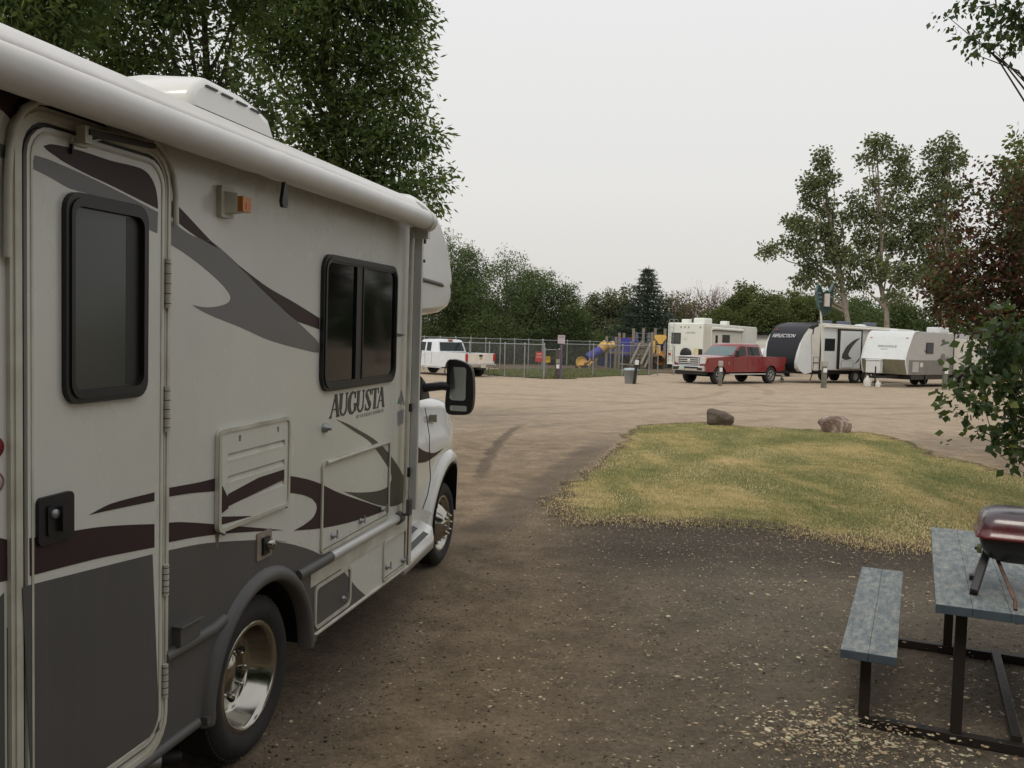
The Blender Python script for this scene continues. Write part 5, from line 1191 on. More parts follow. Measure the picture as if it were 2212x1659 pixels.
for y in (1.05, -1.05): mb = MB(); mb.box((-.02, y, 1.28), (.03, .2, .12), RED); mb.build('tail_light', tC)
mb = MB(); mb.box((-.02, 0, .70), (.08, 2.3, .14), VW); mb.build('bumper', tC)
mb = MB(); mb.tube([(1.2, -hw-.10, 2.98), (6.2, -hw-.10, 2.94)], .09, VW); mb.tube([(1.2, -hw-.12, 2.88), (6.2, -hw-.12, 2.84)], .035, GREY); mb.build('awning_roll', tC)
mb = MB()
for x in (1.15, 6.25): mb.box((x, -hw-.05, 1.9), (.05, .06, 2.1), VW)
mb.build('awning_arm', tC)
mb = MB(); sbox(mb, -1, 1.65, 2.35, .8, 2.75, hw+.008, .02, VC); dC = mb.build('entry_door', tC); mb = MB(); sbox(mb, -1, 1.85, 2.2, 1.75, 2.55, hw+.028, .01, VGL); mb.build('window', dC)
swin(tC, -1, 3.0, 4.2, 1.75, 2.6, hw+.008, g_=mat('grey_curtained_glass', (.07, .07, .07), .2))
mb = MB(); sbox(mb, -1, 5.2, 6.0, 1.55, 1.75, hw+.008, .03, BLACK); mb.build('vent', tC)
mb = MB(); mb.box((2.6, 0, 3.46), (1.3, .8, .42), VW); mb.build('air_conditioner', tC, .10)
mb = MB(); mb.box((1.2, .5, 3.42), (.5, .5, .26), VW); mb.build('roof_vent', tC, .05); mb = MB(); mb.box((5.5, -.3, 3.42), (.5, .5, .26), VW); mb.build('roof_vent', tC, .05)
for x in (3.9, 4.8):
    for s_ in (1, -1): tw(tC, x, s_*(hw-.05), .36, s_)
mb = MB(); mb.box((3.5, 0, .55), (6.6, 2.0, .18), BLACK); mb.build('underbody', tC)
for s_ in (.55, -.3):
    mb = MB(); mb.beam((.25, s_, .55), (.25, s_, .02), .04, .04, BLACK); mb.beam((.25, s_, .55), (.55, s_+.1, .02), .03, .03, BLACK); mb.build('stabiliser_leg', tC)
mb = MB(); mb.beam((8.2, .6, 1.7), (8.2, .6, .02), .08, .08, BLACK); mb.beam((8.2, -.6, 1.7), (8.2, -.6, .02), .08, .08, BLACK); mb.build('landing_leg', tC)
# ---- camper with a black awning between them
p = at(1640, 800, 66); M = frame(Vector((p.x, p.y, gz(p.x, p.y))), -.35, -.93)
tD = empty('fifth_wheel_camper', M, 'pale camper under an open black awning, half hidden behind the red truck bed', 'camper', 'campers parked across the lot')
pD = [(0, .62), (.25, 1.2), (.1, 2.1), (-.35, 2.75), (-.8, 2.85), (-8, 2.85), (-8, .62)]
mb = MB(); shell(mb, pD, 1.2, SIDEB, rnd=.04); mb.build('body', tD)
fwin(tD, .12, -1.05, -.45, 1.75, 2.45, 1)
mb = MB(); sbox(mb, 1, -1.0, -3.0, 1.6, 2.4, 1.2, .02, BLACK); mb.build('window', tD); mb = MB(); mb.box((.22, .5, 1.15), (.03, .9, .16), LGREY); mb.build('stripe', tD)
mb = MB(); mb.loft([[(.4, -1.2, 2.85), (-5, -1.2, 2.85)], [(.6, -3.2, 2.58), (-5, -3.2, 2.58)]], mat('black_awning_cloth', (.012, .012, .012), .8), caps=False, smooth=False)
mb.loft([[(.4, -1.2, 2.87), (-5, -1.2, 2.87)], [(.4, 3.4, 3.15), (-5, 3.4, 3.15)]], mat('black_awning_cloth', (.012, .012, .012), .8), caps=False, smooth=False)
for x, y in ((.5, -3.1), (-4.9, -3.1), (.4, 3.3), (-4.9, 3.3)): mb.tube([(x, y, 0), (x, y, 2.9 if y > 0 else 2.58)], .03, BLACK)
mb.build('awning', tD)
for s_ in (1, -1): tw(tD, -4, s_*1.15, .36, s_)
mb = MB(); mb.box((-4, 0, .5), (7, 2, .24), BLACK); mb.build('underbody', tD)
# ---- car peeping out behind it
p = at(1672, 800, 60); M = frame(Vector((p.x, p.y, gz(p.x, p.y))), -.25, -.97)
cD = empty('parked_car', M, 'white sport utility car peeping out between the pale camper and the black trailer front', 'car')
pE = [(2.2, .35), (2.25, .7), (2.1, 1.0), (1.2, 1.12), (.5, 1.72), (.2, 1.78), (-1.9, 1.74), (-2.25, 1.2), (-2.25, .35)]
mb = MB(); shell(mb, pE, .95, WHP, rnd=.08); mb.build('body', cD)
mb = MB(); mb.loft([[(1.17, -.8, 1.17), (1.17, .8, 1.17)], [(.56, -.7, 1.70), (.56, .7, 1.70)]], VGL, caps=False); mb.build('windscreen', cD)
for s_ in (1, -1):
    mb = MB(); mb.plate([(.95, 1.14), (.35, 1.62), (-1.8, 1.60), (-2.0, 1.14)][::-1], (0, s_*.955, 0), (1, 0, 0), (0, 0, 1), -.01, .01, VGL); mb.build('side_window', cD)
    mb = MB(); mb.box((2.18, s_*.65, .82), (.12, .4, .16), HLAMP); mb.build('headlight', cD)
    for x in (1.4, -1.4): vwheel(cD, x, s_*.93, .34, s_, .22, .22, 5)
mb = MB(); mb.box((2.24, 0, .75), (.06, .9, .2), BLACK); mb.build('grille', cD)
# ================================================================ PLAYGROUND, FENCE, POSTS
WOOD = mat('grey_timber', (.235, .205, .160), .8, var=.2, vs=7, bump=.3, bs=25)
BLUEP = mat('blue_plastic', (.055, .06, .33), .4, var=.06); YELP = mat('yellow_plastic', (.74, .46, .12), .4, var=.04); TEALP = mat('blue_painted_pipe', (.05, .10, .18), .5)
ORAN = mat('orange_plastic', (.36, .16, .03), .5)
YP = 66.
def pg(px, py, dy=0.): return at(px, py, YP+dy)       # a point of the play frame, in the plane it stands in
def pgb(px, dy=0.):
    a = at(px, 800, YP+dy); return Vector((a.x, a.y, gz(a.x, a.y)))
b0_ = pgb(1345); play = empty('playground_set', b0_, 'timber playground set with yellow and blue slides beside the old white camper', 'playground')
OFF = -b0_
Pc = lambda x, y: ((1780+x/5.821)*2212/3264, (1020+y/5.821)*2212/3264)  # enlargement marks to frame units
def G_(x, y, dy=0.): return pg(*Pc(x, y), dy)+OFF
def post(x, ytop, dy=0., r_=.09, nm='post'):
    t = G_(x, ytop, dy); b = Vector((t.x, t.y, gz(t.x+b0_.x, t.y+b0_.y)-b0_.z-.05)); mb = MB(); mb.beam(b, t, r_*2, r_*2, WOOD); mb.build(nm, play)
for x, yt, dy in ((897, 305, 0), (1068, 310, 0), (1135, 235, 0), (1218, 240, 2.4), (1395, 155, 0), (1580, 155, 1.2), (1555, 370, 0), (1680, 235, 2.4), (1740, 230, 0), (1800, 155, 1.2), (1980, 160, 0), (1060, 560, 2.4), (700, 690, 1.5), (1455, 230, 2.4), (1780, 640, 2.4), (1945, 640, 2.4)): post(x, yt, dy)
def rail(a, b, wd=.16, h_=.14, m=WOOD, nm='rail'):
    mb = MB(); mb.beam(G_(*a), G_(*b), wd, h_, m); mb.build(nm, play)
rail((930, 600), (1990, 640)); rail((930, 560, 2.4), (1990, 590, 2.4)); rail((1390, 440), (1700, 455)); rail((1600, 530, 2.4), (1990, 535, 2.4)); rail((1730, 660), (1960, 665))
rail((1140, 815, -1.5), (1380, 835, -1.5), .30, .10, nm='deck_step'); rail((1500, 940, -1.5), (2000, 945, -1.5), .2, .2, nm='border_timber'); rail((1500, 560, 1.2), (1760, 570, 1.2))
mb = MB(); a, b = G_(1070, 598, .2), G_(1985, 632, .2); mb.loft([[a, b], [a+Vector((0, 2.2, 0)), b+Vector((0, 2.2, 0))]], WOOD, caps=False, smooth=False); mb.loft([[a-Vector((0, 0, .08)), b-Vector((0, 0, .08))], [a+Vector((0, 2.2, -.08)), b+Vector((0, 2.2, -.08))]], WOOD, caps=False, smooth=False); mb.build('deck', play)
for x0_, y0_, x1_, y1_ in ((1525, 430, 1335, 820), (1720, 430, 1530, 830), (1520, 610, 1410, 820), (1690, 660, 1600, 890)):
    mb = MB(); mb.beam(G_(x0_, y0_), G_(x1_, y1_, -1.6), .15, .15, WOOD); mb.build('stair_rail', play)
for k in range(5):
    t = (k+.5)/5; a = G_(1500-165*t, 470+330*t, -1.6*t); b = G_(1690-160*t, 480+330*t, -1.6*t); mb = MB(); mb.beam(a, b, .12, .05, WOOD); mb.build('rung', play)
# slide: trough following a line
def trough(pts, r_, m, nm='slide', par=play):
    mb = MB(); pts = [Vector(p) for p in pts]; secs = []; sec2 = []
    for i, p in enumerate(pts):
        d = (pts[min(i+1, len(pts)-1)]-pts[max(i-1, 0)]).normalized(); sd_ = d.cross(Vector((0, 0, 1))).normalized(); u = sd_.cross(d)
        secs.append([p+sd_*r_*math.cos(a)+u*r_*math.sin(a)*.8 for a in [math.pi+math.pi*k/8 for k in range(9)]])
        sec2.append([p+sd_*(r_-.03)*math.cos(a)+u*(r_-.03)*math.sin(a)*.8 for a in [math.pi+math.pi*k/8 for k in range(9)]])
    mb.loft(secs, m, caps=False); mb.loft(sec2, m, caps=False)
    for k in (0, -1): mb.tube([q[k] for q in secs], .03, m, n=6)
    return mb.build(nm, par)
def tubeslide(pts, r_, m, nm='slide'):
    mb = MB(); mb.tube(pts, r_, m, n=16, cap=False); mb.tube(pts, [x-.03 for x in (r_ if isinstance(r_, list) else [r_]*len(pts))], m, n=16, cap=False); return mb.build(nm, play)
tubeslide([G_(905, 440), G_(870, 470), G_(830, 500), G_(775, 555)], [.34, .36, .36, .34], YELP)
tubeslide([G_(775, 555, -.1), G_(670, 625, -.3), G_(530, 712, -.6)], .32, BLUEP)
trough([G_(535, 715, -.65), G_(480, 770, -.8), G_(410, 790, -1.0)], .40, YELP)
mb = MB(); c_ = G_(428, 800, -1.05)
mb.lathe([(.0, .0), (.42, 0), (.44, .05), (.40, .10)], YELP, 22, c_+Vector((-.0, 0, .02)), (.15, -.9, .25)); mb.build('slide_end', play)
mb = MB(); mb.box(G_(430, 885, -1.0), (.95, .3, .35), mat('dark_timber', (.06, .05, .04), .8)); mb.build('slide_footing', play)
tubeslide([G_(1045, 450), G_(990, 470), G_(935, 490)], .27, YELP); trough([G_(660, 740, .8), G_(600, 790, .5), G_(550, 800, .3)], .3, YELP)
tubeslide([G_(1040, 560, 1), G_(960, 700, 1), G_(800, 800, .8)], .25, BLUEP)
mb = MB(); mb.plate(cr([G2 for G2 in [(-.85, -.75, 1), (.85, -.75, 1), (.80, .2), (.62, .55), (.35, .45), (.0, .58), (-.35, .5), (-.65, .55), (-.85, .2)]], 3), G_(1262, 470), (1, 0, 0), (0, 0, 1), -.05, .05, BLUEP, [[(x*.13+.38, z*.13+.05) for x, z in ((1, 0), (.5, .8), (-.5, .8), (-1, 0), (-.5, -.8), (.5, -.8))], [(x*.13-.3, z*.13-.2) for x, z in ((1, 0), (.5, .8), (-.5, .8), (-1, 0), (-.5, -.8), (.5, -.8))]]); mb.build('climbing_panel', play)
mb = MB(); mb.box(G_(985, 740, .6), (.75, .08, 1.1), BLUEP); mb.build('panel', play)
mb = MB(); mb.box(G_(820, 770, .6), (.5, .08, .55), BLUEP); mb.build('panel', play)
mb = MB(); mb.box(G_(1262, 340, .2), (1.6, .08, .12), mat('orange_rail', (.30, .11, .05), .6)); mb.build('top_rail', play)
for y in (250, 330, 395): mb = MB(); mb.tube([G_(1400, y, 1.5), G_(1720, y+8, 1.5)], .04, TEALP); mb.build('pipe_rail', play)
for x in (1010, 1480, 1570, 1640): mb = MB(); mb.tube([G_(x, 240 if x > 1100 else 300, 1.6), G_(x, 560, 1.6)], .045, TEALP); mb.build('pipe_post', play)
mb = MB(); sh = cr([(-.42, .42), (0, .52), (.42, .42), (.46, .1), (.25, -.25), (.13, -.55), (-.13, -.55), (-.25, -.25), (-.46, .1)], 3); mb.plate([(x*.92, z*.62) for x, z in sh], G_(1890, 355, -.1), (1, 0, 0), (0, 0, 1), -.12, .12, YELP); mb.build('slide_hood', play, .04)
mb = MB(); mb.box(G_(1855, 560), (.28, .25, .7), YELP); mb.box(G_(1770, 500), (.16, .25, .9), YELP); mb.build('slide_side', play, .04)
mb = MB(); mb.box(G_(1940, 500, .5), (.5, .08, .5), BLUEP); mb.build('panel', play)
tubeslide([G_(1900, 660, .3), G_(1885, 720, -.2), G_(1875, 745, -.7)], .36, ORAN)
mb = MB(); mb.box(G_(1790, 780, 1), (.3, .1, 1.7), BLACK); mb.build('rubber_panel', play); mb = MB(); mb.box(G_(1020, 830, .5), (.35, .3, .5), mat('green_pot', (.02, .05, .03), .6)); mb.build('toy_box', play)
# ---- grass verge and playground sand
VG, N, L, B = nodes('verge_grass', .95); pos = N.new('ShaderNodeNewGeometry').outputs['Position']
L.new(ramp(N, L, noise(N, L, pos, .8, 7, .75), [(.35, (.085, .10, .035)), (.55, (.13, .15, .05)), (.75, (.20, .19, .08))]), B.inputs['Base Color'])
SN, N, L, B = nodes('play_sand', .95); pos = N.new('ShaderNodeNewGeometry').outputs['Position']
L.new(ramp(N, L, noise(N, L, pos, .7, 7, .7), [(.35, (.12, .085, .06)), (.65, (.20, .145, .105))]), B.inputs['Base Color'])
def patch(name, pxs, m, dz=.02, step=.5):
    poly = [(p.x, p.y) for p in (gp(*q) for q in pxs)]
    poly = [(x+.25*math.sin(1.9*x+y)+.12*math.sin(5*x), y+.2*math.sin(1.7*x)) for x, y in cr(poly, 8)]
    X0, X1 = min(p[0] for p in poly), max(p[0] for p in poly); Y0, Y1 = min(p[1] for p in poly), max(p[1] for p in poly)
    v, f = grid(np.arange(X0, X1+step, step), np.arange(Y0, Y1+step, step), dz); cc = v[f].mean(1); f = f[inside(cc[:, 0], cc[:, 1], poly)]
    u_, inv = np.unique(f, return_inverse=True); return tag(np_mesh(name, v[u_], inv.reshape(-1, 4), [m], smooth=True), None, None, kind='structure')
patch('play_sand', [(1120, 806), (1250, 806), (1420, 806), (1560, 808), (1700, 805), (1700, 778), (1400, 776), (1100, 776), (1050, 782)], SN, .02)
patch('grass_verge', [(1058, 811), (1110, 814.5), (1180, 818.5), (1260, 816), (1330, 812), (1400, 810), (1400, 803.5), (1300, 800), (1180, 798), (1060, 800), (1030, 805)], VG, .045, .25)
a_, b_ = gp(1040, 812), gp(1420, 806); n = 26000
X = RNG.uniform(a_.x, b_.x, n); Y = RNG.uniform(44.5, 61, n); vp = [(p.x, p.y) for p in (gp(*q) for q in [(1058, 812), (1110, 815), (1180, 819), (1260, 817), (1330, 813), (1400, 810), (1400, 803.5), (1300, 800), (1180, 798), (1060, 800), (1030, 805)])]
ok = inside(X, Y, vp); xy = np.stack([X[ok], Y[ok]], 1); v, f = blades(len(xy), xy, .16, .03, RNG)
tag(np_mesh('verge_blades', v, f, [tint_mat('verge_blade', [(0, (.07, .09, .03)), (.5, (.13, .16, .05)), (1, (.26, .24, .10))])], attr=np.repeat(RNG.uniform(0, 1, len(xy)), 3)), 'tufted green grass of the verge along the fence', 'grass', kind='stuff')

# ---- chain-link fence
CL, N, L, B = nodes('chain_link', .5); B.inputs['Base Color'].default_value = (.22, .23, .22, 1); B.inputs['Metallic'].default_value = .5
tc = N.new('ShaderNodeTexCoord'); s3 = N.new('ShaderNodeSeparateXYZ'); L.new(tc.outputs['Object'], s3.inputs[0])
def tri(a_, b_, op): 
    t = math_(N, L, op, math_(N, L, 'MULTIPLY', a_, 14.), math_(N, L, 'MULTIPLY', b_, 14.)); f = math_(N, L, 'FRACT', t); return math_(N, L, 'LESS_THAN', f, .085)
al_ = math_(N, L, 'MAXIMUM', tri(s3.outputs['X'], s3.outputs['Z'], 'ADD'), tri(s3.outputs['X'], s3.outputs['Z'], 'SUBTRACT'))
tr = N.new('ShaderNodeBsdfTransparent'); x = N.new('ShaderNodeMixShader'); L.new(al_, x.inputs[0]); L.new(tr.outputs[0], x.inputs[1]); L.new(B.outputs[0], x.inputs[2]); L.new(x.outputs[0], N['Material Output'].inputs['Surface'])
def fence(p0, p1, posts, h_, label, tops=True):
    d = Vector((p1.x-p0.x, p1.y-p0.y, 0)); Ln = d.length; d.normalize(); z = gz(p0.x, p0.y)
    M = frame(Vector((p0.x, p0.y, z)), d.x, d.y); f = empty('chain_link_fence', M, label, 'fence', 'chain-link fences round the play yard')
    def zl(t): return gz(p0.x+d.x*t, p0.y+d.y*t)-z
    for t in posts:
        mb = MB(); mb.tube([(t, 0, zl(t)-.05), (t, 0, zl(t)+h_+.03)], .034, STEEL, n=8); mb.lathe([(.04, 0), (.03, .04), (0, .06)], STEEL, 8, (t, 0, zl(t)+h_+.02)); mb.build('post', f)
    mb = MB(); mb.tube([(0, 0, zl(0)+h_), (Ln, 0, zl(Ln)+h_)], .026, STEEL, n=6); mb.build('top_rail', f)
    mb = MB(); n = max(1, int(Ln/3)); mb.loft([[(Ln*k/n, .03, zl(Ln*k/n)+.03), (Ln*k/n, .03, zl(Ln*k/n)+h_)] for k in range(n+1)], CL, caps=False); mb.build('mesh', f)
    return f
fa, fb = gp(905, 806), gp(1174, 818.5); Ln = (fb-fa).length
fx = lambda px: (at(px, 800, fa.y+(fb.y-fa.y)*.5).x-fa.x)/(fb.x-fa.x)*Ln
fence(fa, fb, [0, Ln*.22, Ln*.42, Ln*.58, fx(1090), fx(1132), Ln], 1.70, 'front chain-link fence behind the white pickup, up to the gate post')
fa2, fb2 = gp(880, 799), gp(1170, 800.5); Ln = (fb2-fa2).length
fence(fa2, fb2, [Ln*k/9 for k in range(10)], 1.95, 'rear chain-link fence, tall dark run under the trees')
fg = fence(gp(1176, 818), gp(1207, 816), [0, (gp(1207, 816)-gp(1176, 818)).length], 1.45, 'low chain-link gate between the corner post and the purple-signed post')
fc = fence(gp(1212, 815), gp(1420, 811), [5*k*.55 for k in range(1, 5)]+[0, (gp(1212, 815)-gp(1420, 811)).length], 1.75, 'chain-link fence in front of the timber playground')
fd = fence(gp(1172, 800.5), gp(1440, 797), [(gp(1172, 800.5)-gp(1440, 797)).length*k/6 for k in range(7)], 1.95, 'chain-link fence running behind the timber playground')
# ---- signs
def sign(name, px, py, Y, w_, h_, m, label, lines, tm, cat='sign', ch=.09):
    p = at(px, py, Y); M = Matrix.Translation(p); s_ = empty(name, M, label, cat)
    mb = MB(); mb.plate(rrect(-w_/2, -h_/2, w_/2, h_/2, .04, 3), (0, 0, 0), (1, 0, 0), (0, 0, 1), -.01, .01, m); mb.build('sign_board', s_)
    for i, t in enumerate(lines): text('lettering', t, ch, (-w_*.36, -.014, h_*.22-i*ch*1.25), (1, 0, 0), (0, 0, 1), tm, s_, .002, width=w_*.72)
    mb = MB(); z = gz(p.x, p.y)-p.z; mb.tube([(0, .03, z), (0, .03, h_*.3)], .02, STEEL, n=6); mb.build('sign_post', s_); return s_
sign('warning_sign', 1164.5, 771, 50.5, .40, .56, mat('sign_red', (.50, .035, .03), .5), 'red sign with pale lettering on the fence left of the gate', ['NO', 'DOGS'], LET, ch=.13)
sign('warning_sign', 1182, 776.5, 49.5, .34, .34, mat('sign_yellow', (.58, .34, .02), .5), 'small yellow sign on the low gate', ['CLOSE', 'GATE'], WRITE, ch=.08)
# ---- wooden post with purple pipe and white sign
p = gp(1207, 818); st = empty('sign_post', p, 'dark timber post carrying a tall purple pipe with a small white sign on top', 'sign post')
z_ = at(1207, 732, p.y).z-p.z; sc_ = p.y/1950
mb = MB(); mb.beam((-.12, 0, -.1), (-.09, 0, (818-755)*sc_), .26, .2, mat('dark_post_timber', (.075, .058, .048), .85, var=.3, vs=8)); mb.build('post', st)
mb = MB(); mb.tube([(.06, -.05, 0), (.10, -.05, z_)], .06, mat('purple_pipe', (.115, .085, .135), .5), n=10); mb.build('pipe', st)
mb = MB(); mb.box((.07, -.13, z_-.02), (.36, .03, .42), mat('sign_white_purple', (.42, .36, .40), .5)); sb = mb.build('sign_board', st)
text('lettering', 'SITE', .12, (-.06, -.148, z_+.04), (1, 0, 0), (0, 0, 1), mat('lettering_purple', (.10, .04, .12), .5), sb, .002, width=.26)
mb = MB(); mb.box((-.07, -.13, .88), (.20, .08, .22), mat('pale_socket_box', (.26, .25, .22), .5)); mb.build('meter_box', st); mb = MB(); mb.box((-.07, -.13, .62), (.16, .05, .20), FIB); mb.build('number_board', st)
# ---- hook-up posts
def hookup(px, py, hpx, label, lean=0., wd=.16):
    p = gp(px, py); s_ = empty('hookup_post', p, label, 'hook-up post', 'short hook-up posts along the lot'); sc_ = p.y/1950; h_ = hpx*sc_
    mb = MB(); mb.beam((0, 0, -.1), (lean, 0, h_*.80), wd, wd*.9, mat('weathered_green_post', (.14, .145, .11), .85, var=.3, vs=6)); mb.build('post', s_)
    mb = MB(); mb.box((lean, -.02, h_*.90), (wd*1.25, wd*1.1, h_*.22), mat('pale_outlet_box', (.33, .32, .28), .6)); b = mb.build('outlet_box', s_, .03)
    mb = MB(); mb.box((lean+.0, -.12, h_*.66), (wd*.8, .03, h_*.16), FIB); mb.build('number_plate', s_); return s_
hookup(1555, 834, 54, 'greenish hook-up post standing in front of the red truck near wheel')
hookup(1779, 838, 58, 'greenish hook-up post at the foot of the lamp pole', wd=.22)
hookup(2040, 842, 60, 'dark hook-up post at the right end of the grey-sided trailer', wd=.2)
hookup(1690, 826, 16, 'knee-high dark post stub between the red truck and the black trailer', wd=.12)
# ---- rubbish bin and its post
p = gp(1362, 828); bn = empty('rubbish_bin', p, 'grey plastic rubbish bin with pale blue lid by the playground', 'rubbish bin'); k = p.y/1950/.6777*2212/3264/5.821*1.0
sc_ = p.y/1950; hb = 44*sc_*.75
BG = mat('bin_grey', (.25, .26, .27), .6); mb = MB(); mb.lathe([(.0, 0), (.25, 0), (.27, .03), (.32, hb*.82), (.35, hb*.84), (.35, hb*.88)], BG, 24); mb.build('tub', bn)
mb = MB(); mb.lathe([(.36, hb*.86), (.37, hb*.90), (.30, hb*.97), (.12, hb*1.0), (0, hb*1.01)], mat('bin_lid', (.36, .43, .46), .5), 24); mb.build('lid', bn)
for s_ in (1, -1): mb = MB(); mb.tube([(s_*.34, 0, hb*.82), (s_*.40, 0, hb*.80), (s_*.40, 0, hb*.68), (s_*.33, 0, hb*.66)], .02, BG); mb.build('handle', bn)
p = gp(1374, 829.5); s_ = empty('bin_post', p, 'short dark post with a pale top right beside the rubbish bin', 'post'); mb = MB(); mb.beam((-.1, 0, 0), (.0, 0, .92), .12, .12, DARKMET); mb.build('post', s_); mb = MB(); mb.box((.0, -.02, 1.0), (.16, .12, .22), FIB); mb.build('cap', s_)
# ---- lamp pole with a winged sign
p = gp(1779, 833); z1_ = at(1771, 613, p.y).z-p.z; k = p.y/1950
lp = empty('lamp_pole', p, 'white leaning lamp pole with a dark green winged sign and pale lamp box', 'lamp pole')
tx = (at(1771, 613, p.y).x-p.x); mb = MB(); mb.tube([(0, 0, 0), (tx, 0, z1_)], .055, mat('pole_white', (.55, .55, .48), .5), n=10); mb.build('pole', lp)
Lq = lambda x, y: Vector((((2560+x/11.85)*2212/3264-1779)*k, -.12, z1_-((880+y/11.85)*2212/3264-613)*k))
GRN = mat('dark_green_sign', (.012, .030, .027), .45); GRN2 = mat('teal_edge', (.06, .13, .12), .4)
c = Lq(690, 800); o2 = [(Lq(a, b)-c) for a, b in ((370, 330), (440, 350), (540, 640), (690, 560), (800, 620), (930, 280), (980, 260), (960, 700), (900, 1150), (760, 1480), (620, 1480), (440, 1180), (300, 620))]
mb = MB(); mb.plate([(q.x, q.z) for q in o2], c, (1, 0, 0), (0, 0, 1), -.25, .02, GRN, sidemat=GRN2)
mb.tube([Lq(370, 330)-Vector((0, .04, 0)), Lq(320, 600)-Vector((0, .04, 0)), Lq(440, 1200)-Vector((0, .04, 0))], .035, GRN2, n=5); mb.tube([Lq(430, 350)-Vector((0, .04, 0)), Lq(550, 640)-Vector((0, .04, 0)), Lq(690, 540)-Vector((0, .04, 0)), Lq(820, 600)-Vector((0, .04, 0)), Lq(940, 280)-Vector((0, .04, 0))], .05, GRN2, n=5)
wg = mb.build('winged_sign', lp)
mb = MB(); mb.box(Lq(695, 905)-Vector((0, .10, 0)), (180/11.85*.6777*k, .2, 480/11.85*.6777*k), mat('lamp_box', (.50, .46, .42), .5)); mb.build('lamp_box', lp, .01)
for (a, b) in ((470, 800), (470, 960), (880, 780), (430, 640)):
    mb = MB(); mb.box(Lq(a, b)-Vector((0, .02, 0)), (.16, .02, .08), mat('sign_mark', (.13, .14, .14), .5)); mb.build('sign_mark', wg)
# ---- small things by the grey trailer
p = gp(1868, 839)
def jug(px, py, label, s_=1.):
    p = gp(px, py); mb = MB(); mb.lathe([(0, 0), (.15*s_, 0), (.16*s_, .05), (.16*s_, .28*s_), (.09*s_, .40*s_), (.05*s_, .43*s_), (.05*s_, .5*s_), (0, .5*s_)], mat('pale_jug', (.55, .54, .48), .5), 16)
    mb.tube([(.08*s_, 0, .36*s_), (.19*s_, 0, .40*s_), (.19*s_, 0, .2*s_)], .02, mat('pale_jug', (.55, .54, .48), .5)); o = mb.build('water_jug', None); o.location = p; tag(o, label, 'jug', 'pale water jugs by the trailer')
jug(1873, 836, 'taller pale water jug at the left front corner of the grey-sided trailer', 1.15); jug(1896, 838, 'shorter pale water jug under the tow bar of the grey-sided trailer', .75)
p = gp(1925, 836); mb = MB()
for k_ in range(3): mb.box((0, 0, .05+.07*k_), (1.5-.25*k_, .3, .05), WOOD)
o = mb.build('plank_stack', None); o.location = p; tag(o, 'low stack of grey planks on the gravel under the grey-sided trailer front', 'planks')
# ================================================================ TREES
BARK = mat('bark_brown', (.085, .068, .052), .9, var=.3, vs=5, bump=.6, bs=18)
BARKG = mat('bark_pale_poplar', (.23, .20, .16), .85, var=.2, vs=4, bump=.4, bs=14)
LF_ASH = tint_mat('leaf_ash', [(0, (.058, .085, .040)), (.5, (.10, .142, .060)), (.85, (.15, .185, .065)), (1, (.23, .24, .065))], .75, .5, .15)
LF_ELM = tint_mat('leaf_dark_round', [(0, (.060, .084, .042)), (.6, (.10, .135, .062)), (1, (.14, .17, .072))], .85, .4, .1)
LF_POP = tint_mat('leaf_poplar', [(0, (.08, .10, .055)), (.6, (.14, .165, .085)), (.9, (.20, .22, .10)), (1, (.28, .29, .09))], .7, .35)
LF_BUSH = tint_mat('leaf_bush', [(0, (.07, .092, .038)), (.6, (.125, .15, .058)), (1, (.18, .195, .078))], .8, .35, .1)
LF_FAR = tint_mat('leaf_far', [(0, (.075, .09, .05)), (.6, (.12, .135, .07)), (1, (.18, .175, .10))], .75, .2)
LF_SPR = tint_mat('needle_spruce', [(0, (.035, .050, .036)), (.6, (.062, .084, .060)), (1, (.095, .12, .09))], .8, .2, .1)
LF_RED = tint_mat('leaf_chokecherry', [(0, (.045, .024, .020)), (.32, (.095, .040, .028)), (.47, (.17, .075, .038)), (.54, (.055, .062, .030)), (.8, (.065, .082, .034)), (1, (.10, .125, .045))], .65, .4)
LF_ASP = tint_mat('leaf_aspen', [(0, (.040, .066, .032)), (.5, (.070, .108, .048)), (.9, (.12, .16, .06)), (1, (.20, .22, .06))], .42, .4)
def pts_in(rng, blobs, n):
    B = np.array(blobs, float); vol = (B[:, 3]*B[:, 4]*B[:, 5])**.8; i = rng.choice(len(B), n, p=vol/vol.sum())
    d = rng.normal(size=(n, 3)); d /= np.linalg.norm(d, axis=1)[:, None]; r_ = rng.uniform(.08, 1, n)**.36
    return B[i, :3]+d*r_[:, None]*B[i, 3:6], i
def crown(name, parent, blobs, ncl, per, rcl, leaf, mat_, rng, asp=.45, droop=.5, tint_s=.16):
    c, bi = pts_in(rng, blobs, ncl); bt = rng.normal(0, .08, len(blobs))[bi]
    ct = .5+bt+rng.normal(0, tint_s, ncl)
    off = rng.normal(0, 1, (ncl, per, 3)); off /= np.maximum(1, np.linalg.norm(off, axis=2, keepdims=True)/1.7); off = off*np.array([1, 1, .75])*rcl*rng.uniform(.6, 1.25, (ncl, 1, 1))
    p = (c[:, None]+off).reshape(-1, 3); n = len(p)
    d = off.reshape(-1, 3)/rcl + rng.normal(0, .6, (n, 3)); d[:, 2] -= droop*rng.uniform(.3, 1.6, n); d /= np.linalg.norm(d, axis=1)[:, None]+1e-9
    s_ = np.cross(d, rng.normal(size=(n, 3))); s_ /= np.linalg.norm(s_, axis=1)[:, None]+1e-9
    L_ = (leaf*rng.uniform(.45, 1.5, n))[:, None]; W_ = L_*asp/2
    v = np.stack([p, p+d*L_*.45+s_*W_, p+d*L_, p+d*L_*.45-s_*W_], 1).reshape(-1, 3)
    tint = np.clip(np.repeat(ct, per)+rng.normal(0, .10, n), 0, 1)
    return np_mesh(name, v, np.arange(4*n).reshape(-1, 4), [mat_], parent, np.repeat(tint, 4)), c
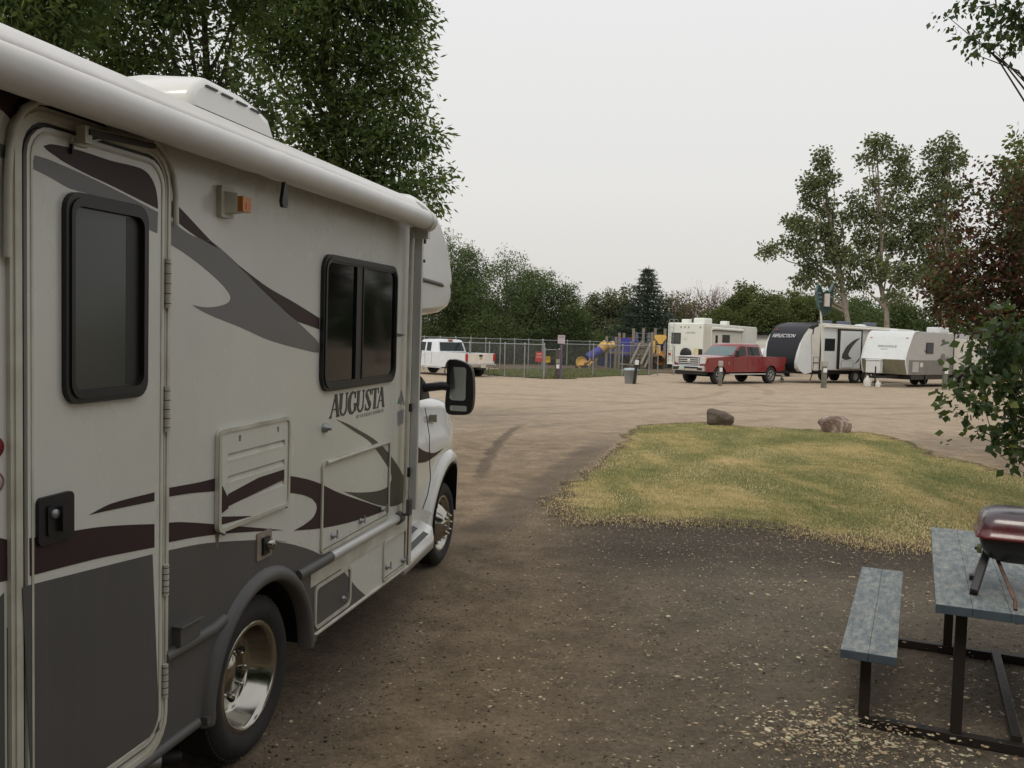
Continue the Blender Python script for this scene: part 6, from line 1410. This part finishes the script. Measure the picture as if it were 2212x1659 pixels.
def bend(a, b, rng, k=4, wob=.12):
    a = Vector(a); b = Vector(b); L_ = (b-a).length; out = [a]
    for i in range(1, k):
        t = i/k; out.append(a.lerp(b, t)+Vector(rng.normal(0, wob*L_/k, 3)))
    return out+[b]
def trunk(parent, base, top, r0, blobs, c, rng, m, nl=14, nt=40, rt_=.012, lean=.10, split=.25):
    mb = MB(); path = bend(base, top, rng, 7, lean); K = len(path)
    mb.tube([path[0]-Vector((0, 0, .15))]+path, [r0*1.35]+[r0*(1-.88*i/(K-1)) for i in range(K)], m, n=8, cap=False)
    def on(t): f_ = t*(K-1); i = min(int(f_), K-2); return path[i].lerp(path[i+1], f_-i)
    limbs = []
    for i in range(nl):
        b = blobs[i % len(blobs)]; e_ = Vector(b[:3])+Vector(rng.normal(0, .25, 3))*min(b[3:6])
        zt = (e_.z-path[0].z)/max(.1, path[-1].z-path[0].z); t = min(.93, max(split, zt*.75-.05+rng.uniform(-.08, .08))); s0 = on(t)
        if (e_-s0).length < .3: continue
        pp = bend(s0, e_, rng, 4, .16); rr = r0*(1-.85*t)*.62; mb.tube(pp, [rr, rr*.8, rr*.6, rr*.4, rr*.15], m, n=6, cap=False); limbs.append(pp)
    for i in range(nt):
        e_ = Vector(c[rng.integers(len(c))]); best = min(limbs or [path], key=lambda q: min((e_-x).length for x in q)); s0 = min(best, key=lambda x: (e_-x).length)
        if (e_-s0).length < 4: mb.tube(bend(s0, e_, rng, 3, .15), [rt_*1.6, rt_*1.2, rt_, rt_*.5], m, n=4, cap=False)
    return mb.build('trunk', parent)
def auto_blobs(rng, h0, h1, R_, n, prof=lambda t: math.sin(math.pi*min(1, t*.9+.12))**.7, rs=.36, sq=.8):
    out = []
    for i in range(n):
        t = (i+.5)/n; z = h0+(h1-h0)*t; rad = R_*prof(t); a = rng.uniform(0, 6.28)+i*2.4; q = rng.uniform(.35, .85)*rad; r_ = max(.3, rad*rs*rng.uniform(.8, 1.4))
        out.append((q*math.cos(a), q*math.sin(a), z, r_*1.15, r_*1.15, r_*sq))
    return out
def tree(name, base, label, group, blobs, ncl, per, rcl, leaf, lm, bm_, r0, top, seed, nl=14, nt=40, asp=.45, droop=.5, cat='tree', rt_=.012, split=.25, lean=.10, tint_s=.16):
    """blobs relative to the base"""
    rng = np.random.default_rng(seed); t = empty(name, Vector(base), label, cat, group)
    cr_, c = crown('crown', t, blobs, ncl, per, rcl, leaf, lm, rng, asp, droop, tint_s)
    trunk(t, (0, 0, 0), top, r0, blobs, c, rng, bm_, nl, nt, rt_, lean, split); return t
def rel(base, lst, Yd=0., k=None):
    """(px, py, rx px, rz px[, depth shift]) measured marks -> blobs about a base at its distance, deepened"""
    out = []; rng = np.random.default_rng(len(lst)*7+int(base.x*10) % 97)
    for q in lst:
        px, py, rx, rz = q[:4]; dy = q[4] if len(q) > 4 else rng.uniform(-.5, .5)*rx*base.y/FPX
        p = at(px, py, base.y+dy)-base; s_ = base.y/FPX; out.append((p.x, p.y, p.z, rx*s_, max(rx, rz)*s_*.9, rz*s_))
    return out
def gbase(px, Y):
    p = at(px, 800, Y); return Vector((p.x, p.y, gz(p.x, p.y)))
GA = 'big ash trees beyond the motorhome'
# right ash
b = gbase(745, 17.0)
bl = rel(b, [(860, 40, 75, 60), (800, -60, 120, 90), (690, -70, 110, 90), (610, 20, 100, 80), (720, 50, 100, 80), (850, 130, 78, 55), (760, 150, 95, 70), (650, 130, 90, 60), (560, 90, 70, 60), (875, 215, 62, 45), (800, 240, 90, 60), (700, 240, 80, 60), (900, 300, 55, 42), (840, 330, 80, 55), (760, 320, 85, 60), (925, 385, 45, 34), (880, 420, 65, 45), (800, 420, 90, 55), (930, 448, 32, 24), (860, 500, 60, 50), (780, 520, 90, 60), (600, -120, 120, 90), (760, -180, 130, 100), (690, 360, 70, 60), (640, 300, 50, 50), (660, -260, 120, 100), (905, 110, 32, 26), (900, 10, 30, 30), (925, 275, 28, 18), (950, 395, 24, 14)])
tree('ash_tree', b, 'tall full ash tree behind the motorhome front, its right edge against open sky', GA, bl, 4300, 12, .17, .13, LF_ASH, BARK, .20, (-.6, .3, 9.5), 3, 20, 120, asp=.34, droop=.55, rt_=.010)
b = gbase(420, 15.0)
bl = rel(b, [(300, 40, 130, 90), (430, 10, 100, 80), (520, -40, 100, 90), (200, 100, 110, 80), (330, 160, 110, 60), (430, 190, 70, 60), (500, 130, 60, 60), (540, 210, 60, 70), (570, 270, 50, 50), (250, -60, 160, 90), (400, -100, 160, 90), (140, 20, 110, 90), (460, 280, 80, 60), (360, 260, 100, 70), (560, 0, 60, 60), (250, 200, 90, 50), (600, 220, 30, 50)])
tree('ash_tree', b, 'looser ash tree behind the roof air conditioner with sky gaps through it', GA, bl, 1650, 12, .17, .13, LF_ASH, BARK, .17, (.2, .2, 8.2), 8, 18, 120, asp=.34, droop=.55, rt_=.012)
b = gbase(20, 12.5)
bl = rel(b, [(40, 20, 130, 90), (150, -10, 90, 80), (-80, 60, 160, 110), (20, 110, 120, 70), (130, 90, 60, 50), (-60, -80, 180, 100), (120, -110, 120, 90), (-150, 200, 150, 120), (-40, 250, 140, 120)])
tree('ash_tree', b, 'dark ash tree filling the top left corner above the awning', GA, bl, 2000, 12, .16, .12, LF_ASH, BARK, .18, (.1, .2, 7.2), 15, 12, 60, asp=.34, droop=.55)
# round dark trees behind the play yard
GB_ = 'round dark trees behind the play yard'
def round_tree(px, Y, cx, top, bot, wpx, seed, label, n=900, lm=LF_ELM, leaf=.15, grp=GB_, nb=26):
    b = gbase(px, Y); s_ = Y/FPX; rng = np.random.default_rng(seed+50); zt = at(cx, top, Y).z-b.z; zb = at(cx, bot, Y).z-b.z; R_ = wpx*s_/2
    bl = auto_blobs(rng, zb, zt-.7, R_, nb+12, prof=lambda t: max(.25, (1-(max(0, t-.25)/.80)**2.6))**.7, rs=.46); dx = at(cx, 700, Y).x-b.x
    bl = [(q[0]+dx, *q[1:]) for q in bl]
    return tree('broadleaf_tree', b, label, grp, bl, int(n*3.0), 13, .26, leaf, lm, BARK, .16, (dx*.6, 0, zt*.8), seed, 10, 24, asp=.5, rt_=.03, split=.12)
round_tree(925, 74, 950, 482, 785, 200, 21, 'round dark tree just right of the motorhome cab, tallest of its row', 1500, nb=40)
round_tree(1010, 76, 1012, 522, 785, 150, 22, 'round dark tree second from the motorhome cab, over the white pickup', 1000)
round_tree(1085, 73, 1095, 530, 790, 190, 23, 'round dark tree in the middle of its row, above the fence corner', 1200)
round_tree(1160, 75, 1160, 560, 790, 160, 24, 'round dark tree sloping down toward the play frame', 1000)
round_tree(1222, 74, 1222, 598, 790, 100, 25, 'smallest round dark tree at the right end of its row', 700)
GC_ = 'loose pale trees left of the spruce'
for i, (px, top, wd_) in enumerate(((1275, 620, 60), (1312, 612, 75), (1352, 606, 55))):
    round_tree(px, 88, px, top, 775, wd_, 31+i, ('pale loose tree next to the round dark row', 'pale loose tree midway to the spruce', 'pale loose tree partly hidden by the spruce')[i], 300, LF_FAR, .24, GC_, 14)
# undergrowth behind the yard
def mass(name, x0_, x1_, Y, top, lab, lm, n, leaf=.34, dY=3.):
    rng = np.random.default_rng(int(x0_)); a = gbase(x0_, Y); b_ = gbase(x1_, Y); bl = []
    m = max(4, int((b_.x-a.x)/1.3))
    for i in range(m):
        x = a.x+(b_.x-a.x)*(i+.5)/m; h_ = top*rng.uniform(.72, 1.08); y = Y+rng.uniform(-dY, dY)
        bl += [(x, y, gz(x, y)+h_*.30, 1.5, 1.5, h_*.32), (x+rng.uniform(-.6, .6), y, gz(x, y)+h_*.72, 1.2, 1.3, h_*.30)]
    o, _ = crown(name, None, bl, n, 13, .45, leaf, lm, rng, .5, .3); return tag(o, lab, 'undergrowth', kind='stuff')
mass('undergrowth', 900, 1450, 80, 3.6, 'dark undergrowth under the trees behind the play yard', LF_ELM, 1500)
mass('undergrowth', 1440, 1800, 86, 6.4, 'green thicket behind the campers', LF_BUSH, 2400, .26, 4)
mass('undergrowth', 1780, 2600, 76, 7.0, 'dark thicket under the poplars', LF_ELM, 3600, .26, 4)
mass('distant_wood', 600, 2700, 118, 7.0, 'far-off pale wood along the skyline', LF_FAR, 4200, .38, 5)
# spruce
b = gbase(1393, 74); zt = at(1393, 572, 74).z-b.z; rng = np.random.default_rng(4); sp_ = empty('spruce_tree', b, 'dark pointed spruce standing behind the timber playground', 'tree')
V_ = []; T_i = []; mbt = MB(); mbt.tube([(0, 0, -.1), (0, 0, zt*.5), (.05, 0, zt)], [.16, .09, .015], BARK, n=7)
for lv in range(24):
    t = lv/24; z = .6+(zt-.7)*t; R_ = 3.9*(1-t)**1.05+.22; nb_ = int(23-13*t)
    for k in range(nb_):
        a = 6.283*k/nb_+lv*.9+rng.uniform(-.25, .25); Rk = R_*rng.uniform(.75, 1.15); m = int(58*Rk/2+14)
        q = rng.uniform(.08, 1, m)**.7; x = q*Rk; pz = z-.30*Rk*q**1.3+.22*Rk*q**3+rng.normal(0, .04, m)
        cx_ = np.cos(a)*x+rng.normal(0, .10+.06*Rk, m); cy_ = np.sin(a)*x+rng.normal(0, .10+.06*Rk, m)
        V_.append(np.stack([cx_, cy_, pz], 1)); T_i.append(np.full(m, .45+rng.normal(0, .18)+.0*t))
        if k % 2 == 0: mbt.tube([(0, 0, z), (math.cos(a)*Rk*.9, math.sin(a)*Rk*.9, z-.22*Rk)], [.03, .008], BARK, n=4, cap=False)
P_ = np.concatenate(V_); T__ = np.concatenate(T_i); n = len(P_); d = np.stack([P_[:, 0], P_[:, 1], np.full(n, -.6)], 1)/2+rng.normal(0, .5, (n, 3)); d /= np.linalg.norm(d, axis=1)[:, None]
s_ = np.cross(d, rng.normal(size=(n, 3))); s_ /= np.linalg.norm(s_, axis=1)[:, None]; L_ = .26*rng.uniform(.6, 1.3, (n, 1)); v = np.stack([P_, P_+d*L_*.5+s_*L_*.14, P_+d*L_, P_+d*L_*.5-s_*L_*.14], 1).reshape(-1, 3)
np_mesh('crown', v, np.arange(4*n).reshape(-1, 4), [LF_SPR], sp_, np.repeat(np.clip(T__+rng.normal(0, .1, n), 0, 1), 4)); mbt.build('trunk', sp_)
# bare reddish trees
BTW = mat('bare_twig', (.20, .135, .105), .85, var=.2); BTR = tint_mat('leaf_sparse_brown', [(0, (.10, .06, .035)), (1, (.17, .12, .06))], .8, .2)
def bare(px, Y, top, seed, label, dead=.0):
    b = gbase(px, Y); rng = np.random.default_rng(seed); H_ = at(px, top, Y).z-b.z; t = empty('bare_tree', b, label, 'tree', 'bare trees on the skyline'); mb = MB(); tips = []
    for k in range(6):
        a = rng.uniform(0, 6.28); e_ = Vector((math.cos(a)*rng.uniform(.2, 1.2), math.sin(a)*.8, H_*rng.uniform(.82, 1))); pp = bend((rng.normal(0, .15), 0, 0), e_, rng, 6, .14); mb.tube(pp, [.07, .06, .05, .04, .03, .022, .012], BTW, n=5, cap=False)
        for j in range(9):
            i = rng.integers(2, 6); s0 = pp[i]; e2 = s0+Vector((rng.normal(0, .6), rng.normal(0, .5), rng.uniform(.3, 1.5))); q = bend(s0, e2, rng, 3, .15); mb.tube(q, [.022, .018, .013, .007], BTW, n=4, cap=False); tips.append(e2)
            for l in range(3):
                e3 = q[rng.integers(1, 4)]+Vector((rng.normal(0, .35), rng.normal(0, .3), rng.uniform(.1, .6))); mb.tube([q[1], e3], [.012, .006], BTW, n=3, cap=False); tips.append(e3)
    mb.build('trunk', t)
    bl = [(p.x, p.y, p.z-.3, .3, .3, .4) for p in tips[::3]]; crown('crown', t, bl, 60, 5, .2, .14, BTR, rng)
for i, (px, top) in enumerate(((1442, 622), (1466, 614), (1492, 620), (1516, 612), (1540, 606), (1562, 616))):
    bare(px, 84, top, 60+i, ('bare twiggy tree right beside the spruce', 'bare twiggy tree second from the spruce', 'bare twiggy tree third from the spruce', 'bare reddish tree above the old camper ladder end', 'bare reddish tree above the old camper air conditioner', 'bare reddish tree at the right end of its row')[i])
# bushy green trees
GD_ = 'bushy green trees behind the campers'
for i, (px, top, wd_) in enumerate(((1560, 650, 90), (1607, 596, 80), (1650, 618, 100), (1712, 612, 110), (1770, 622, 100), (1850, 628, 110), (1945, 640, 120))):
    round_tree(px, 80+(i % 2)*3, px, top, 770, wd_, 71+i, ('low bushy green tree over the old camper roof', 'taller bushy tree with a ragged brownish top', 'bushy green tree above the black awning', 'bushy green tree just left of the winged sign', 'bushy green tree directly behind the winged sign', 'bushy green tree at the foot of the middle poplar', 'dark bushy tree left of the red-leaved tree')[i], 800, LF_BUSH if i < 5 else LF_ELM, .22, GD_, 20)
# poplars
GP_ = 'tall poplars above the campers'
YPp = 62
def poplar(bx, tx, ty, marks, seed, label, n=520):
    b = gbase(bx, YPp); bl = rel(b, marks); tp = at(tx, ty, YPp)-b
    return tree('poplar_tree', b, label, GP_, bl, int(n*1.5), 11, .26, .20, LF_POP, BARKG, .24, (tp.x, 0, tp.z*.96), seed, 22, 70, asp=.75, droop=.5, rt_=.02, split=.30, lean=.05)
poplar(1853, 1776, 335, [(1775, 345, 15, 26), (1768, 400, 20, 28), (1742, 400, 14, 26), (1795, 385, 16, 16), (1748, 440, 18, 20), (1785, 450, 24, 26), (1710, 478, 22, 16), (1740, 490, 28, 24), (1790, 500, 30, 26), (1700, 520, 14, 12), (1735, 535, 30, 22), (1800, 545, 32, 28), (1755, 575, 28, 22), (1665, 545, 22, 16), (1690, 540, 10, 8), (1832, 470, 18, 18), (1840, 430, 12, 14), (1825, 560, 26, 28), (1790, 600, 22, 14), (1740, 605, 26, 14), (1830, 610, 22, 20)], 91, 'left poplar, leaning, with a drooping low left branch', 620)
poplar(1918, 1895, 300, [(1882, 305, 10, 14), (1872, 345, 15, 24), (1905, 325, 17, 30), (1940, 370, 20, 40), (1950, 335, 10, 20), (1968, 400, 14, 18), (1925, 430, 26, 26), (1858, 445, 22, 26), (1890, 470, 28, 22), (1945, 470, 26, 24), (1975, 450, 18, 20), (1870, 510, 28, 28), (1915, 520, 30, 26), (1955, 530, 30, 28), (1860, 560, 26, 24), (1900, 585, 28, 26), (1950, 590, 30, 28), (1865, 610, 22, 18), (1985, 500, 22, 26), (1935, 640, 26, 22), (1882, 400, 10, 20)], 92, 'middle poplar with a straight pale trunk, tallest of the three', 700)
poplar(2035, 2042, 300, [(2045, 310, 16, 26), (2040, 355, 22, 34), (2072, 345, 10, 20), (2010, 330, 10, 22), (2005, 375, 18, 24), (2035, 410, 26, 26), (2000, 430, 20, 22), (2030, 470, 28, 30), (1995, 500, 26, 26), (2045, 520, 28, 28), (2010, 560, 34, 30), (2065, 420, 14, 22), (1990, 600, 30, 24), (2040, 610, 30, 30), (2075, 560, 26, 30)], 93, 'right poplar rising above the red-leaved tree', 560)
b = gbase(2235, 44)
tree('poplar_tree', b, 'yellow-green poplar cut off by the right edge of the picture', GP_, rel(b, [(2200, 300, 20, 26), (2195, 350, 22, 36), (2215, 400, 34, 50), (2190, 430, 20, 40), (2225, 480, 50, 50), (2195, 520, 34, 40), (2260, 380, 50, 80), (2220, 600, 60, 60), (2270, 520, 60, 80)]), 520, 13, .24, .22, LF_BUSH, BARKG, .2, (0, 0, 10.2), 94, 14, 30, asp=.7, split=.3)
# red-leaved tree
b = gbase(2200, 15.5)
bl = rel(b, [(2130, 370, 34, 30), (2175, 390, 36, 44), (2085, 405, 26, 26), (2150, 440, 46, 40), (2075, 470, 34, 34), (2030, 520, 26, 20), (2110, 510, 44, 36), (2190, 480, 44, 50), (2150, 560, 56, 42), (2070, 560, 44, 32), (2015, 600, 34, 30), (2100, 620, 60, 42), (2190, 600, 60, 50), (2040, 660, 50, 34), (2130, 690, 70, 42), (2200, 690, 50, 50), (2260, 560, 80, 110), (2250, 700, 70, 70), (2240, 420, 60, 60), (2150, 750, 60, 30), (2010, 665, 26, 22), (1990, 640, 16, 12), (2060, 620, 60, 50), (2030, 640, 40, 40), (2140, 640, 70, 60), (2170, 540, 60, 60)])
tree('chokecherry_tree', b, 'dark red-brown leaved tree at the right edge', None, bl, 1200, 10, .10, .078, LF_RED, BARK, .06, (-.15, .1, 4.3), 101, 26, 200, asp=.6, droop=.6, rt_=.006, split=.15, tint_s=.26)
_ = 0
# green sapling in front of it
b = gbase(2300, 9.2)
bl = rel(b, [(2120, 760, 40, 36), (2180, 740, 44, 40), (2085, 800, 34, 32), (2150, 810, 52, 42), (2200, 800, 40, 50), (2070, 850, 32, 26), (2120, 870, 44, 32), (2185, 880, 42, 36), (2065, 892, 26, 14), (2110, 920, 34, 24), (2170, 930, 36, 28), (2080, 945, 18, 10), (2140, 962, 26, 18), (2200, 960, 30, 26), (2195, 1010, 14, 16), (2060, 770, 16, 22), (2250, 850, 60, 110), (2095, 720, 20, 20), (2160, 700, 40, 30), (2260, 740, 60, 50)])
tree('aspen_sapling', b, 'green broad-leaved sapling hanging into the right edge over the lawn', None, bl, 330, 5, .085, .085, LF_ASP, BARK, .022, (-.2, .1, 2.2), 102, 26, 130, asp=.78, droop=.75, rt_=.004, split=.18, lean=.12, tint_s=.2)
# overhanging branch, top right: its trunk stands just outside the picture
b = gbase(2520, 7.2); b.y = 7.2
bl = rel(b, [(2190, 30, 26, 26, 0), (2150, 60, 22, 14, .1), (2110, 85, 22, 16, 0), (2075, 60, 14, 8, .2), (2045, 35, 16, 8, 0), (2030, 20, 8, 6, .1), (2140, 100, 22, 10, 0), (2180, 90, 22, 18, -.1), (2100, 118, 12, 7, 0), (2090, 10, 22, 12, .2), (2140, 15, 24, 16, 0), (2205, 130, 10, 10, 0), (2210, 60, 22, 30, .1)])
far = [(q[0], q[1], q[2], *q[3:]) for q in rel(b, [(2300, -60, 120, 90, 0), (2420, -150, 160, 120, .6), (2560, -120, 180, 120, 0), (2700, 40, 160, 140, .5), (2480, -350, 200, 160, 0), (2300, -260, 160, 120, -.8), (2650, -300, 180, 160, .3)])]
t_ = empty('overhanging_tree', b, 'small-leaved tree outside the right edge whose twigs hang into the top right corner', 'tree')
rng = np.random.default_rng(110)
cr1, c1 = crown('crown', t_, bl, 210, 3, .07, .050, LF_ASP, rng, .62, .8)
cr2, c2 = crown('crown', t_, far, 900, 9, .16, .085, LF_ASP, rng, .6, .7)
trunk(t_, (0, 0, 0), (-.2, .1, 5.2), .045, bl[::2]+far, np.concatenate([c1, c1, c2]), rng, BARK, 16, 170, .0035, split=.35)
# trees behind the viewer that shade the pitch
for i, (x, y, h_, R_, lab) in enumerate(((-1.5, -6.5, 8.5, 4.2, 'big shade tree behind the viewer, nearest the motorhome rear'), (5.6, -5.0, 8.0, 3.8, 'big shade tree behind the viewer, right of the picnic table'), (9.2, 2.6, 7.2, 2.8, 'shade tree right of the picnic table, outside the picture'))):
    rng = np.random.default_rng(120+i); bl = auto_blobs(rng, 2.0, h_, R_, 22)
    tree('shade_tree', Vector((x, y, gz(x, y))), lab, 'shade trees round the pitch', bl, 800, 12, .34, .30, LF_ASH, BARK, .22, (0, 0, h_*.8), 120+i, 12, 20, asp=.5)

rng = np.random.default_rng(140); bl = []
for x in np.arange(-22, 24, 1.6):
    y = -15+rng.uniform(-1.5, 1.5)
    for z, r_ in ((1.6, 1.7), (4.2, 2.0), (6.6, 1.7)): bl.append((x, y+rng.uniform(-.8, .8), z*rng.uniform(.85, 1.1), r_, r_, r_))
o, _ = crown('wood', None, bl, 3600, 10, .6, .42, LF_ASH, rng, .5, .3); tag(o, 'dense wood behind the viewer, seen in the mirror and the window glass', 'wood', kind='stuff')
